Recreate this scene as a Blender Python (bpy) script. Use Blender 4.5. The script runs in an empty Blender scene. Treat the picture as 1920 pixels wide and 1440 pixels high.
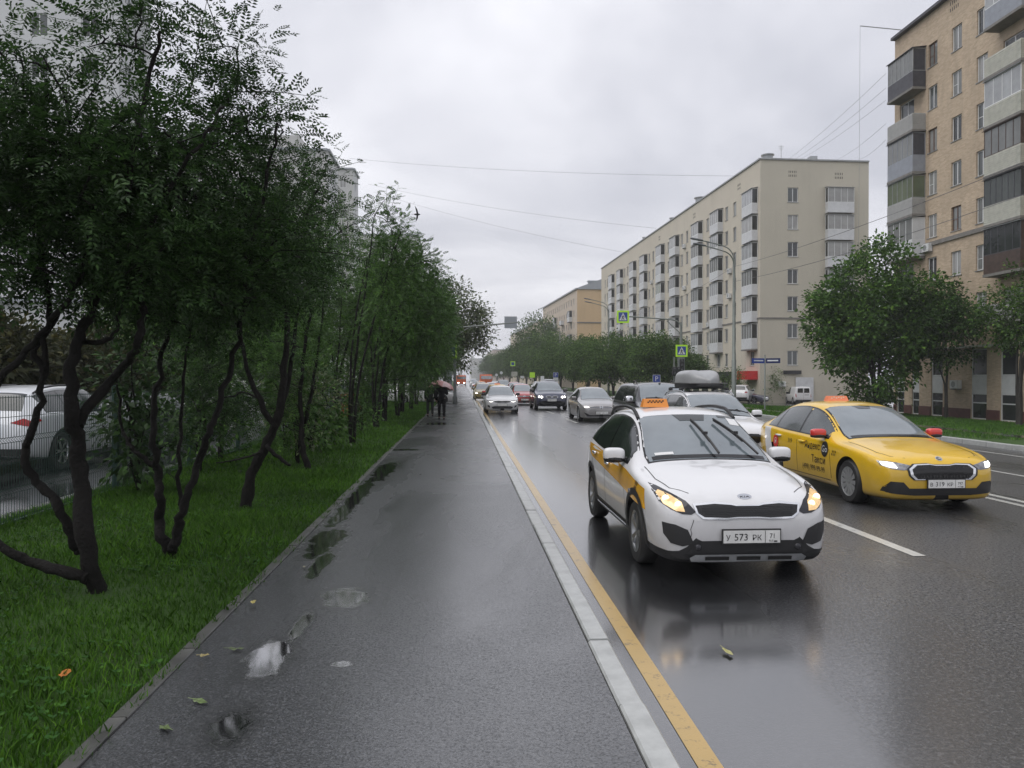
import bpy, bmesh, math, random
import numpy as np
from math import sin, cos, pi, radians, sqrt, atan2, tan
from mathutils import Vector, Matrix
from mathutils.bvhtree import BVHTree
from mathutils.geometry import delaunay_2d_cdt

SC = bpy.context.scene
COL = SC.collection
random.seed(7)
RNG = np.random.default_rng(11)

# ------------------------------------------------------------------ camera, sky, sun, exposure
CAM_H = 1.85                       # above the carriageway
YAW = radians(3.66)                # optical axis turned this far to the right of the road (+Y)
PITCH = -math.atan(10 / 1440)
FPX = 1440.0                       # focal length in pixels of the 1920x1440 photograph
cd = bpy.data.cameras.new('camera'); cam = bpy.data.objects.new('camera', cd); COL.objects.link(cam)
cam.location = (0, 0, CAM_H); cam.rotation_euler = (pi / 2 + PITCH, 0, -YAW)
cd.sensor_width = 36; cd.lens = 36 * FPX / 1920; cd.clip_start = 0.05; cd.clip_end = 4000
SC.camera = cam

SUN_EL, SUN_AZ = radians(60), radians(250)
world = bpy.data.worlds.new('World'); SC.world = world; world.use_nodes = True
nt = world.node_tree; nt.nodes.clear()
def wn(t, **k):
    n = nt.nodes.new(t)
    for a, b in k.items(): setattr(n, a, b)
    return n
L = nt.links.new
w_out = wn('ShaderNodeOutputWorld'); w_bg = wn('ShaderNodeBackground')
sky = wn('ShaderNodeTexSky', sky_type='NISHITA', sun_disc=False)
sky.sun_elevation = SUN_EL; sky.sun_rotation = SUN_AZ; sky.dust_density = 4; sky.air_density = 1.5
skys = wn('ShaderNodeMix', data_type='RGBA', blend_type='MULTIPLY'); skys.inputs[0].default_value = 1
skys.inputs[7].default_value = (0.09, 0.09, 0.09, 1); L(sky.outputs[0], skys.inputs[6])
tc = wn('ShaderNodeTexCoord'); sep = wn('ShaderNodeSeparateXYZ'); L(tc.outputs['Generated'], sep.inputs[0])
zadd = wn('ShaderNodeMath', operation='ABSOLUTE'); L(sep.outputs[2], zadd.inputs[0])
zad2 = wn('ShaderNodeMath', operation='ADD'); L(zadd.outputs[0], zad2.inputs[0]); zad2.inputs[1].default_value = 0.22
dx = wn('ShaderNodeMath', operation='DIVIDE'); L(sep.outputs[0], dx.inputs[0]); L(zad2.outputs[0], dx.inputs[1])
dy = wn('ShaderNodeMath', operation='DIVIDE'); L(sep.outputs[1], dy.inputs[0]); L(zad2.outputs[0], dy.inputs[1])
cmb = wn('ShaderNodeCombineXYZ'); L(dx.outputs[0], cmb.inputs[0]); L(dy.outputs[0], cmb.inputs[1])
cn = wn('ShaderNodeTexNoise'); cn.inputs['Scale'].default_value = 0.95; cn.inputs['Detail'].default_value = 5
cn.inputs['Roughness'].default_value = 0.52; cn.inputs['Distortion'].default_value = 0.35; L(cmb.outputs[0], cn.inputs['Vector'])
rp = wn('ShaderNodeValToRGB'); e = rp.color_ramp.elements
e[0].position = 0.37; e[0].color = (0.55, 0.56, 0.625, 1); e[1].position = 0.65; e[1].color = (0.95, 0.95, 1.0, 1)
m = e.new(0.5); m.color = (0.72, 0.725, 0.785, 1)
L(cn.outputs[0], rp.inputs[0])
wm = wn('ShaderNodeMix', data_type='RGBA'); wm.inputs[0].default_value = 0.93
L(skys.outputs[2], wm.inputs[6]); L(rp.outputs[0], wm.inputs[7]); L(wm.outputs[2], w_bg.inputs[0])
w_bg.inputs[1].default_value = 1.0; L(w_bg.outputs[0], w_out.inputs[0])

sd = bpy.data.lights.new('sun', 'SUN'); sun = bpy.data.objects.new('sun', sd); COL.objects.link(sun)
sd.energy = 1.3; sd.angle = radians(60); sd.color = (1, 0.98, 0.95)
sdir = Vector((sin(SUN_AZ) * cos(SUN_EL), cos(SUN_AZ) * cos(SUN_EL), sin(SUN_EL)))
sun.rotation_euler = (-sdir).to_track_quat('-Z', 'Y').to_euler()
vs = SC.view_settings; vs.view_transform = 'Standard'; vs.look = 'None'; vs.exposure = 0.25; vs.gamma = 1; vs.use_curve_mapping = False
cy = SC.cycles; cy.max_bounces = 6; cy.diffuse_bounces = 3; cy.glossy_bounces = 3; cy.transmission_bounces = 3
cy.transparent_max_bounces = 6; cy.volume_bounces = 0; cy.use_denoising = True; cy.caustics_reflective = False; cy.caustics_refractive = False
cy.sample_clamp_indirect = 4.0

# ------------------------------------------------------------------ photograph pixel -> place
_F = Vector((sin(YAW), cos(YAW), 0)); _R = Vector((cos(YAW), -sin(YAW), 0)); _Z = Vector((0, 0, 1))
_FW = _F * cos(PITCH) + _Z * sin(PITCH); _UP = _Z * cos(PITCH) - _F * sin(PITCH)
CAMP = Vector((0, 0, CAM_H))
def ray(u, v): return _FW + _R * ((u - 960) / FPX) + _UP * ((720 - v) / FPX)
def G(u, v, z=0.0):                # where the ray meets the level z
    d = ray(u, v); return CAMP + d * ((z - CAM_H) / d.z)
def D(u, v, dep):                  # at a depth along the optical axis
    return CAMP + ray(u, v) * dep
def AX(u, v, x):                   # on the plane X = x
    d = ray(u, v); return CAMP + d * (x / d.x)

# ------------------------------------------------------------------ object helpers
def tag(o, label=None, cat=None, group=None, kind=None):
    if label: o['label'] = label
    if cat: o['category'] = cat
    if group: o['group'] = group
    if kind: o['kind'] = kind
    return o
def empty(name, loc=(0, 0, 0), rz=0.0):
    o = bpy.data.objects.new(name, None); COL.objects.link(o); o.location = loc; o.rotation_euler = (0, 0, rz)
    o.empty_display_size = 0.2
    return o
def thing(name, label, cat, loc=(0, 0, 0), rz=0.0, group=None):
    return tag(empty(name, loc, rz), label, cat, group)
def linkm(name, me, parent=None, loc=None, rot=None, scale=None):
    o = bpy.data.objects.new(name, me); COL.objects.link(o)
    if parent is not None: o.parent = parent
    if loc is not None: o.location = loc
    if rot is not None: o.rotation_euler = rot
    if scale is not None: o.scale = scale
    return o
def copy_tree(o, parent=None, paint=None):
    c = o.copy(); COL.objects.link(c); c.parent = parent
    if paint and o.type == 'MESH':
        for i, s in enumerate(c.material_slots):
            if s.material and s.material.name in paint:
                nm = paint[s.material.name]; s.link = 'OBJECT'; s.material = nm
    for ch in [x for x in CHILD.get(o.name, [])] or list(o.children): copy_tree(ch, c, paint)
    return c
CHILD = {}

class MB:
    """collects faces, builds one mesh object"""
    def __init__(s): s.v = []; s.f = []; s.m = []
    def add(s, vs, fs, m=0):
        k = len(s.v); s.v += [tuple(p) for p in vs]
        for f in fs: s.f.append(tuple(i + k for i in f)); s.m.append(m)
        return s
    def box(s, x0, x1, y0, y1, z0, z1, m=0):
        return s.add([(x0, y0, z0), (x1, y0, z0), (x1, y1, z0), (x0, y1, z0), (x0, y0, z1), (x1, y0, z1), (x1, y1, z1), (x0, y1, z1)],
                     [(0, 3, 2, 1), (4, 5, 6, 7), (0, 1, 5, 4), (1, 2, 6, 5), (2, 3, 7, 6), (3, 0, 4, 7)], m)
    def cbox(s, c, sx, sy, sz, m=0):
        return s.box(c[0] - sx / 2, c[0] + sx / 2, c[1] - sy / 2, c[1] + sy / 2, c[2] - sz / 2, c[2] + sz / 2, m)
    def obox(s, o, ax, ay, az, m=0):           # box from corner o and three edge vectors
        o, ax, ay, az = map(Vector, (o, ax, ay, az))
        p = [o, o + ax, o + ax + ay, o + ay]; q = [a + az for a in p]
        return s.add(p + q, [(0, 3, 2, 1), (4, 5, 6, 7), (0, 1, 5, 4), (1, 2, 6, 5), (2, 3, 7, 6), (3, 0, 4, 7)], m)
    def quad(s, a, b, c, d, m=0): return s.add([a, b, c, d], [(0, 1, 2, 3)], m)
    def tube(s, pts, r, n=6, m=0, cap=True):
        pts = [Vector(p) for p in pts]
        if not hasattr(r, '__len__'): r = [r] * len(pts)
        k = len(s.v); up = Vector((0.31, 0.2, 0.93)).normalized(); prev = None
        for i, p in enumerate(pts):
            t = (pts[min(i + 1, len(pts) - 1)] - pts[max(i - 1, 0)])
            if t.length < 1e-9: t = Vector((0, 0, 1))
            t.normalize()
            if prev is None:
                a = t.cross(up)
                if a.length < 0.1: a = t.cross(Vector((1, 0, 0)))
            else: a = prev - t * prev.dot(t)
            a.normalize(); prev = a; b = t.cross(a)
            for j in range(n):
                q = 2 * pi * j / n; w = p + a * (cos(q) * r[i]) + b * (sin(q) * r[i]); s.v.append((w.x, w.y, w.z))
        for i in range(len(pts) - 1):
            for j in range(n):
                j2 = (j + 1) % n
                s.f.append((k + i * n + j, k + i * n + j2, k + (i + 1) * n + j2, k + (i + 1) * n + j)); s.m.append(m)
        if cap:
            s.f.append(tuple(k + j for j in range(n))[::-1]); s.m.append(m)
            e0 = k + (len(pts) - 1) * n; s.f.append(tuple(e0 + j for j in range(n))); s.m.append(m)
        return s
    def lathe(s, prof, n=24, c=(0, 0, 0), axis='z', m=0, close=False, caps=True):
        k = len(s.v); N = len(prof)
        for (r, h) in prof:
            for j in range(n):
                q = 2 * pi * j / n; x, y = r * cos(q), r * sin(q)
                p = (x, y, h) if axis == 'z' else ((h, x, y) if axis == 'x' else (x, h, y))
                s.v.append((p[0] + c[0], p[1] + c[1], p[2] + c[2]))
        for i in range(N - 1 + (1 if close else 0)):
            i2 = (i + 1) % N
            for j in range(n):
                j2 = (j + 1) % n; s.f.append((k + i * n + j, k + i * n + j2, k + i2 * n + j2, k + i2 * n + j)); s.m.append(m)
        if not close and caps:
            if prof[0][0] > 1e-6: s.f.append(tuple(k + j for j in range(n))[::-1]); s.m.append(m)
            if prof[-1][0] > 1e-6: s.f.append(tuple(k + (N - 1) * n + j for j in range(n))); s.m.append(m)
        return s
    def sell(s, c, r, e1=0.5, e2=0.5, nu=20, nv=12, m=0):    # superellipsoid: a rounded box
        def pw(a, e): return math.copysign(abs(a) ** e, a)
        k = len(s.v)
        for i in range(nv + 1):
            f = -pi / 2 + pi * i / nv
            for j in range(nu):
                q = 2 * pi * j / nu
                s.v.append((c[0] + r[0] * pw(cos(f), e1) * pw(cos(q), e2), c[1] + r[1] * pw(cos(f), e1) * pw(sin(q), e2), c[2] + r[2] * pw(sin(f), e1)))
        for i in range(nv):
            for j in range(nu):
                j2 = (j + 1) % nu; s.f.append((k + i * nu + j, k + i * nu + j2, k + (i + 1) * nu + j2, k + (i + 1) * nu + j)); s.m.append(m)
        return s
    def mesh(s, name, mats, smooth=None):
        me = bpy.data.meshes.new(name); me.from_pydata(s.v, [], s.f)
        for mm in (mats if isinstance(mats, (list, tuple)) else [mats]): me.materials.append(mm)
        me.polygons.foreach_set('material_index', s.m)
        if smooth is not None:
            me.polygons.foreach_set('use_smooth', [True] * len(s.f))
            if smooth < 179: me.set_sharp_from_angle(angle=radians(smooth))
        me.update(); return me
    def build(s, name, mats, parent=None, loc=None, smooth=None, rot=None):
        return linkm(name, s.mesh(name, mats, smooth), parent, loc, rot)

def np_mesh(name, co, nper, mats, smooth=False):
    """co: (N, nper, 3) faces with their own corners"""
    n = co.shape[0]; me = bpy.data.meshes.new(name)
    me.vertices.add(n * nper); me.vertices.foreach_set('co', co.astype(np.float32).ravel())
    me.loops.add(n * nper); me.loops.foreach_set('vertex_index', np.arange(n * nper, dtype=np.int32))
    me.polygons.add(n); me.polygons.foreach_set('loop_start', np.arange(0, n * nper, nper, dtype=np.int32))
    me.update(calc_edges=True)
    for mm in (mats if isinstance(mats, (list, tuple)) else [mats]): me.materials.append(mm)
    return me

# ------------------------------------------------------------------ materials
class NT:
    def __init__(s, name):
        s.mat = bpy.data.materials.new(name); s.mat.use_nodes = True; s.t = s.mat.node_tree
        s.p = s.t.nodes['Principled BSDF']; s.out = s.t.nodes['Material Output']
    def n(s, t, ins=None, **k):
        nd = s.t.nodes.new(t)
        for a, b in k.items(): setattr(nd, a, b)
        for a, b in (ins or {}).items():
            if isinstance(b, bpy.types.NodeSocket): s.t.links.new(b, nd.inputs[a])
            else: nd.inputs[a].default_value = b
        return nd
    def l(s, a, b): s.t.links.new(a, b)
    def math(s, op, a, b=None, c=None, clamp=False):
        nd = s.n('ShaderNodeMath', operation=op); nd.use_clamp = clamp
        for i, x in enumerate((a, b, c)):
            if x is None: continue
            if isinstance(x, bpy.types.NodeSocket): s.l(x, nd.inputs[i])
            else: nd.inputs[i].default_value = x
        return nd.outputs[0]
    def coord(s, kind='Object', scale=None):
        o = s.n('ShaderNodeTexCoord').outputs[kind]
        if scale is not None:
            mp = s.n('ShaderNodeMapping'); mp.inputs['Scale'].default_value = scale; s.l(o, mp.inputs[0]); o = mp.outputs[0]
        return o
    def noise(s, sc, det=4, rough=0.55, vec=None, dist=0.0):
        nd = s.n('ShaderNodeTexNoise', {'Scale': sc, 'Detail': det, 'Roughness': rough, 'Distortion': dist}); s.l(vec or s.coord(), nd.inputs['Vector']); return nd.outputs[0]
    def ramp(s, fac, stops):
        nd = s.n('ShaderNodeValToRGB'); s.l(fac, nd.inputs[0]); el = nd.color_ramp.elements
        while len(el) < len(stops): el.new(0.5)
        for x, (p, c) in zip(el, stops): x.position = p; x.color = (c[0], c[1], c[2], 1) if hasattr(c, '__len__') else (c, c, c, 1)
        return nd.outputs[0]
    def mix(s, fac, a, b, bt='MIX'):
        nd = s.n('ShaderNodeMix', data_type='RGBA', blend_type=bt)
        for i, x in ((0, fac), (6, a), (7, b)):
            if isinstance(x, bpy.types.NodeSocket): s.l(x, nd.inputs[i])
            elif i == 0: nd.inputs[0].default_value = x
            else: nd.inputs[i].default_value = (x[0], x[1], x[2], 1)
        return nd.outputs[2]
    def bump(s, h, strength=0.3, dist=0.01):
        nd = s.n('ShaderNodeBump', {'Strength': strength, 'Distance': dist, 'Height': h}); s.l(nd.outputs[0], s.p.inputs['Normal']); return nd.outputs[0]
    def set(s, **k):
        for a, b in k.items():
            i = s.p.inputs[{'col': 'Base Color', 'rough': 'Roughness', 'metal': 'Metallic', 'spec': 'Specular IOR Level', 'coat': 'Coat Weight', 'crough': 'Coat Roughness', 'ior': 'IOR', 'ecol': 'Emission Color', 'estr': 'Emission Strength', 'alpha': 'Alpha', 'trans': 'Transmission Weight'}[a]]
            if isinstance(b, bpy.types.NodeSocket): s.l(b, i)
            elif hasattr(b, '__len__'): i.default_value = (b[0], b[1], b[2], 1)
            else: i.default_value = b
        return s

def mat(name, col, rough=0.5, metal=0.0, var=0.0, vs=3.0, bump=0.0, bs=60.0, bd=0.005, coat=0.0, spec=0.5, ecol=None, estr=0.0, rvar=0.0):
    t = NT(name); t.set(col=col, rough=rough, metal=metal, spec=spec, coat=coat, crough=0.06)
    if var:
        n = t.noise(vs, 5, 0.6); lo = [c * (1 - var) for c in col]; hi = [min(1, c * (1 + var)) for c in col]
        t.set(col=t.ramp(n, [(0.3, lo), (0.7, hi)]))
        if rvar: t.set(rough=t.ramp(n, [(0.3, max(0.02, rough - rvar)), (0.7, min(1, rough + rvar))]))
    if bump: t.bump(t.noise(bs, 3), bump, bd)
    if ecol: t.set(ecol=ecol, estr=estr)
    return t.mat
M = {}
# ================================================================== the setting
SWZ = 0.12                                            # pavement height above the carriageway
def asphalt(name, base=(0.05, 0.051, 0.054), puddles=(), film=None, r_dry=0.42, r_wet=0.12, grain=0.5, cover=(0.48, 0.62), coat0=0.75, cr=(0.22, 0.07), cbump=0.05, gs=70.0, speck=0.4, cior=1.8, fleck=0.0, ripple=0.0, tracks=False):
    t = NT(name); co = t.coord(); s = t.n('ShaderNodeSeparateXYZ', {0: co}); X, Y = s.outputs[0], s.outputs[1]
    g1 = t.noise(85, 3, 0.65); g2 = t.n('ShaderNodeTexVoronoi', {'Scale': 70.0, 'Vector': co}).outputs['Distance']
    big = t.noise(0.55, 4, 0.6, t.coord('Object', (1, 0.35, 1)), 0.6); mid = t.noise(4.0, 4, 0.6)
    col = t.ramp(g1, [(0.40, [c * 0.25 for c in base]), (0.53, base), (0.64, [c * 3.6 for c in base])])
    col = t.mix(t.math('MULTIPLY', mid, 0.5), col, [c * 0.6 for c in base])
    wet = t.n('ShaderNodeMapRange', {'Value': big, 'From Min': cover[0], 'From Max': cover[1]}); wet.clamp = True; wet = wet.outputs[0]
    if film:                                          # a run of water along the gutter
        f = t.n('ShaderNodeMapRange', {'Value': t.math('ADD', X, t.math('MULTIPLY', t.math('SUBTRACT', big, 0.5), 2.2)), 'From Min': film[0], 'From Max': film[1], 'To Min': 1.0, 'To Max': 0.0}); f.clamp = True
        wet = t.math('MAXIMUM', t.math('MULTIPLY', wet, 0.6), f.outputs[0])
    if tracks:                                        # polished wheel paths and hair cracks
        tw = t.math('POWER', t.math('ABSOLUTE', t.math('SINE', t.math('MULTIPLY', t.math('SUBTRACT', X, 1.05), 1.92))), 3.0)
        wet = t.math('ADD', wet, t.math('MULTIPLY', t.math('MULTIPLY', tw, t.math('SUBTRACT', big, 0.25)), 0.6), None, True)
    vc = t.n('ShaderNodeTexVoronoi', {'Scale': 0.55, 'Vector': t.n('ShaderNodeVectorMath', {0: t.coord('Object', (1, 0.35, 1)), 1: t.n('ShaderNodeTexNoise', {'Scale': 3.0, 'Detail': 4.0}).outputs['Color']}, operation='ADD').outputs[0]}, feature='DISTANCE_TO_EDGE').outputs['Distance']
    ck = t.math('MULTIPLY', t.ramp(vc, [(0.004, 1.0), (0.012, 0.0)]), t.ramp(big, [(0.47, 0.0), (0.56, 0.8)]))
    col = t.mix(ck, col, (0.008, 0.008, 0.008))
    pud = None
    for (cx, cy_, rx, ry) in puddles:
        a = t.math('DIVIDE', t.math('SUBTRACT', X, cx), rx); b = t.math('DIVIDE', t.math('SUBTRACT', Y, cy_), ry)
        d = t.math('SUBTRACT', 1.0, t.math('SQRT', t.math('ADD', t.math('MULTIPLY', a, a), t.math('MULTIPLY', b, b))))
        pud = d if pud is None else t.math('MAXIMUM', pud, d)
    if pud is not None:
        pn = t.noise(2.6, 5, 0.68, None, 0.5)
        pv = t.math('ADD', pud, t.math('MULTIPLY', t.math('SUBTRACT', pn, 0.5), 1.75))
        pm = t.n('ShaderNodeMapRange', {'Value': pv, 'From Min': 0.14, 'From Max': 0.36}); pm.clamp = True
        pm = pm.outputs[0]
        damp = t.n('ShaderNodeMapRange', {'Value': pv, 'From Min': -0.35, 'From Max': 0.25}); damp.clamp = True
        col = t.mix(damp.outputs[0], col, [c * 0.45 for c in base])
        col = t.mix(pm, col, (0.012, 0.012, 0.013))
        wet = t.math('MAXIMUM', t.math('MAXIMUM', t.math('MULTIPLY', damp.outputs[0], 0.55), wet), pm)
    col = t.mix(t.math('MULTIPLY', wet, 0.5), col, [c * 0.45 for c in base])
    if fleck:
        fk = t.ramp(t.noise(34, 2, 0.75), [(0.54, 0.0), (0.62, 1.0)]); fk = t.math('MULTIPLY', t.math('MULTIPLY', fk, fleck), t.math('SUBTRACT', 1.0, t.math('MULTIPLY', wet, 0.75)))
        col = t.mix(fk, col, (0.20, 0.20, 0.205))  # pale flecks in the colour stand in for wet sparkle
    rough = t.n('ShaderNodeMapRange', {'Value': wet, 'From Min': 0.0, 'From Max': 1.0, 'To Min': r_dry, 'To Max': r_wet}).outputs[0]
    hgt = t.math('ADD', g1, t.math('MULTIPLY', g2, 0.6))
    hs = t.math('MULTIPLY', hgt, t.n('ShaderNodeMapRange', {'Value': wet, 'From Min': 0.0, 'From Max': 1.0, 'To Min': 1.0, 'To Max': 0.22}).outputs[0])
    if pud is not None:
        rough = t.math('MULTIPLY', rough, t.math('SUBTRACT', 1.0, t.math('MULTIPLY', pm, 0.93)))
        hs = t.math('MULTIPLY', hs, t.math('SUBTRACT', 1.0, t.math('MULTIPLY', pm, 0.985)))
    t.set(col=col, rough=rough, spec=0.6, coat=t.math('MULTIPLY', t.math('ADD', coat0, t.math('MULTIPLY', wet, 1.0 - coat0)), t.math('SUBTRACT', 1.0, t.math('MULTIPLY', t.ramp(t.noise(gs, 2, 0.7), [(0.50, 0.0), (0.60, 1.0)]), t.math('MULTIPLY', t.math('SUBTRACT', 1.0, t.math('POWER', wet, 2.0)), speck)))))
    cr_ = t.n('ShaderNodeMapRange', {'Value': wet, 'From Min': 0.0, 'From Max': 1.0, 'To Min': cr[0], 'To Max': cr[1]}).outputs[0]
    if pud is not None: cr_ = t.math('MULTIPLY', cr_, t.math('SUBTRACT', 1.0, t.math('MULTIPLY', pm, 0.66)))
    t.set(crough=cr_); t.bump(hs, grain, 0.012)
    cb = t.n('ShaderNodeBump', {'Strength': cbump, 'Distance': 0.01, 'Height': t.math('ADD', t.math('MULTIPLY', t.noise(26, 2, 0.6, t.coord('Object', (0.5, 1.5, 1))), ripple), t.math('MULTIPLY', t.math('ADD', g1, t.noise(22, 2)), t.math('SUBTRACT', 1.0, t.math('MULTIPLY', wet, 0.97))))}); t.l(cb.outputs[0], t.p.inputs['Coat Normal']); t.p.inputs['IOR'].default_value = 1.5
    if pud is not None: t.l(t.math('ADD', cior, t.math('MULTIPLY', pm, 4.0)), t.p.inputs['Coat IOR'])
    else: t.l(t.math('ADD', cior, t.math('MULTIPLY', wet, 0.95)), t.p.inputs['Coat IOR'])
    return t.mat
def pe(u, v, rx, ry):
    p = G(u, v, SWZ); return (p.x, p.y, rx, ry)
M['road'] = asphalt('wet_road_asphalt', (0.019, 0.020, 0.0225), film=(1.8, 4.0), r_dry=0.40, r_wet=0.25, grain=0.5, cover=(0.50, 0.74), coat0=0.85, cr=(0.34, 0.12), cbump=0.08, tracks=True, gs=42.0, speck=1.0, cior=1.7, fleck=0.7, ripple=0.35)
M['walk'] = asphalt('wet_pavement_asphalt', (0.029, 0.031, 0.035), r_dry=0.5, r_wet=0.4, grain=0.35, cover=(0.42, 0.7), coat0=0.85, cr=(0.30, 0.2), gs=60.0, speck=0.6, cior=1.95, fleck=0.25,
    puddles=[pe(645, 1120, 0.24, 0.34), pe(505, 1235, 0.17, 0.38), pe(565, 1172, 0.07, 0.42), pe(640, 1245, 0.07, 0.06), pe(430, 1360, 0.13, 0.26), pe(600, 1060, 0.10, 0.6), (-1.46, 8.4, 0.22, 0.9), (-1.55, 11.3, 0.15, 3.6), (-1.46, 14.6, 0.24, 1.8), (-1.0, 29.6, 0.7, 1.0), pe(822, 772, 1.0, 0.5), (-1.4, 18.8, .4, .3)])
M['lot'] = asphalt('wet_lot_asphalt', (0.04, 0.041, 0.044), r_dry=0.3, r_wet=0.05, grain=0.08, cover=(0.38, 0.55))
M['granite'] = mat('kerb_granite', (0.40, 0.41, 0.40), 0.34, var=0.16, vs=7, bump=0.12, bs=200, bd=0.003)
M['concrete'] = mat('edging_concrete', (0.085, 0.085, 0.08), 0.42, var=0.45, vs=3, bump=0.2, bs=120)
def worn(name, col, under, thr=0.36):
    t = NT(name); n = t.noise(9, 5, 0.7); n2 = t.noise(70, 3)
    f = t.ramp(t.math('ADD', t.math('MULTIPLY', n, 0.75), t.math('MULTIPLY', n2, 0.25)), [(thr, 0), (thr + 0.1, 1)])
    t.set(col=t.mix(f, under, t.mix(t.math('MULTIPLY', t.noise(2.0), 0.6), col, [c * 0.6 for c in col])), rough=0.4, coat=0.8, crough=0.2); t.bump(n2, 0.3, 0.004); return t.mat
M['yellow_line'] = worn('yellow_line_paint', (0.54, 0.35, 0.09), (0.08, 0.06, 0.03), 0.34)
M['white_line'] = worn('white_line_paint', (0.72, 0.72, 0.68), (0.07, 0.07, 0.07), 0.33)
def soil(name, a, b, c):
    t = NT(name); n = t.noise(1.1, 6, 0.65); f = t.noise(22, 4, 0.7)
    t.set(col=t.mix(t.math('MULTIPLY', f, 0.8), t.ramp(n, [(0.3, a), (0.55, b), (0.75, c)]), [x * 0.3 for x in a]), rough=0.75, spec=0.3); t.bump(f, 0.9, 0.05); return t.mat
M['turf'] = soil('turf', (0.040, 0.075, 0.016), (0.060, 0.14, 0.020), (0.08, 0.175, 0.025))
M['dirt'] = soil('distant_ground', (0.05, 0.07, 0.03), (0.06, 0.09, 0.03), (0.07, 0.10, 0.04))
M['rubber'] = mat('kerb_shadow_joint', (0.02, 0.02, 0.02), 0.8)

def struct(name, o): o['kind'] = 'structure'; o.name = name; return o
def sheet(name, x0, x1, y0, y1, z, m, nx=1, ny=1):
    b = MB()
    for i in range(nx):
        for j in range(ny):
            a0, a1 = x0 + (x1 - x0) * i / nx, x0 + (x1 - x0) * (i + 1) / nx; c0, c1 = y0 + (y1 - y0) * j / ny, y0 + (y1 - y0) * (j + 1) / ny
            zz = z if callable(z) else (lambda x, y: z)
            b.quad((a0, c0, zz(a0, c0)), (a1, c0, zz(a1, c0)), (a1, c1, zz(a1, c1)), (a0, c1, zz(a0, c1)))
    return struct(name, b.build(name, m))
KX0, KX1, FARX = 0.82, 0.965, 14.2
sheet('ground', -690, 690, -120, 690, -1.4, M['dirt'], 2, 2)
sheet('road', KX1 - 0.01, FARX, -14, 620, 0.0, M['road'], 1, 40)
sheet('pavement', -1.70, KX0 - 0.008, -14, 620, SWZ, M['walk'], 1, 40)
sheet('car_park', -24, -5.62, -14, 110, 0.05, M['lot'], 1, 8)
sheet('back_lot', -300, -24.0, -60, 620, 0.03, M['dirt'])
sheet('far_verge', -24, -1.8, 110, 620, 0.09, M['turf'])
def rz(x, y): return 0.10 - max(0.0, min(x, 34.0) - 14.4) * 0.046
sheet('side_street', 14.36, 70, 62.5, 82.0, lambda x, y: rz(x, y) - (0.1 if x < 15 else 0.0), M['lot'], 28, 2)
sheet('courtyard', 34.0, 300, -60, 620, -0.83, M['dirt'])
tp = sheet('footpath', 17.9, 19.3, -14, 62.3, lambda x, y: rz(x, y) + 0.012, M['lot'], 2, 4)

# ---- kerb, edging: stone by stone
def stones(name, x0, x1, z0, z1, y0, n, ln, m, bev=0.012):
    root = empty(name, (0, 0, 0)); root['kind'] = 'structure'
    b = MB(); g = 0.007
    xs = [(x0, z0), (x0, z1 - bev), (x0 + bev, z1), (x1 - bev, z1), (x1, z1 - bev), (x1, z0)]
    vs_ = [(x, g, z) for x, z in xs] + [(x, ln - g, z) for x, z in xs]; k = len(xs)
    b.add(vs_, [(i, i + 1, i + 1 + k, i + k) for i in range(k - 1)] + [tuple(range(k))[::-1], tuple(range(k, 2 * k))])
    me = b.mesh('kerb_stone', m)
    for i in range(n):
        linkm('kerb_stone', me, root, (random.uniform(-.004, .004), y0 + i * ln, random.uniform(-.005, .005)))
    y1 = y0 + n * ln
    c = MB(); c.box(x0, x1, y1, 620, z0, z1 - 0.004); o = c.build('far_run', m, root); o['kind'] = 'stuff'
    return root
stones('kerb', KX0 + 0.004, KX1, -0.05, SWZ + 0.012, -3, 130, 1.0, M['granite'])
stones('pavement_edging', -1.79, -1.704, -0.05, SWZ + 0.014, -3, 130, 1.0, M['concrete'], 0.006)
stones('far_kerb', FARX - 0.002, FARX + 0.15, -0.05, 0.14, 4, 58, 1.0, M['granite'])

# ---- painted lines
def line(name, x0, x1, y0, y1, m, ny=24):
    return sheet(name, x0, x1, y0, y1, 0.004, m, 1, ny)
line('kerb_line', 1.115, 1.235, -10, 95, M['yellow_line'], 60)
line('centre_line', 8.05, 8.18, -10, 400, M['white_line']); line('centre_line', 8.32, 8.45, -10, 400, M['white_line'])
dl = G(1735, 1043, 0.0)
for k in range(10): line('lane_dash', dl.x - .13, dl.x + .01, dl.y + k * 8.0, dl.y + k * 8.0 + 3.6, M['white_line'], 6)
line('far_lane_line', 10.55, 10.66, -10, 400, M['white_line'])
line('far_edge_line', 13.12, 13.22, -10, 400, M['white_line'])
for k in range(12): line('stop_bar', 1.4 + k * 1.05, 1.9 + k * 1.05, 70.0, 74.0, M['white_line'], 2)

# ---- grassy verges
def bumpy(x, y):
    return 0.10 + 0.05 * min(1, max(0, (-1.8 - x) / 0.5)) + 0.025 * sin(x * 2.1 + y * 0.7) * sin(y * 0.9 + 1) * min(1, max(0, (-1.8 - x)))
sheet('verge', -5.62, -1.79, -6, 110, bumpy, M['turf'], 16, 220)
sheet('far_side_verge', FARX + 0.15, 34.0, -14, 62.5, lambda x, y: rz(x, y), M['turf'], 24, 20)
sheet('far_side_verge', FARX + 0.15, 34.0, 82.0, 620, lambda x, y: rz(x, y), M['turf'], 24, 20)

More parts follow.
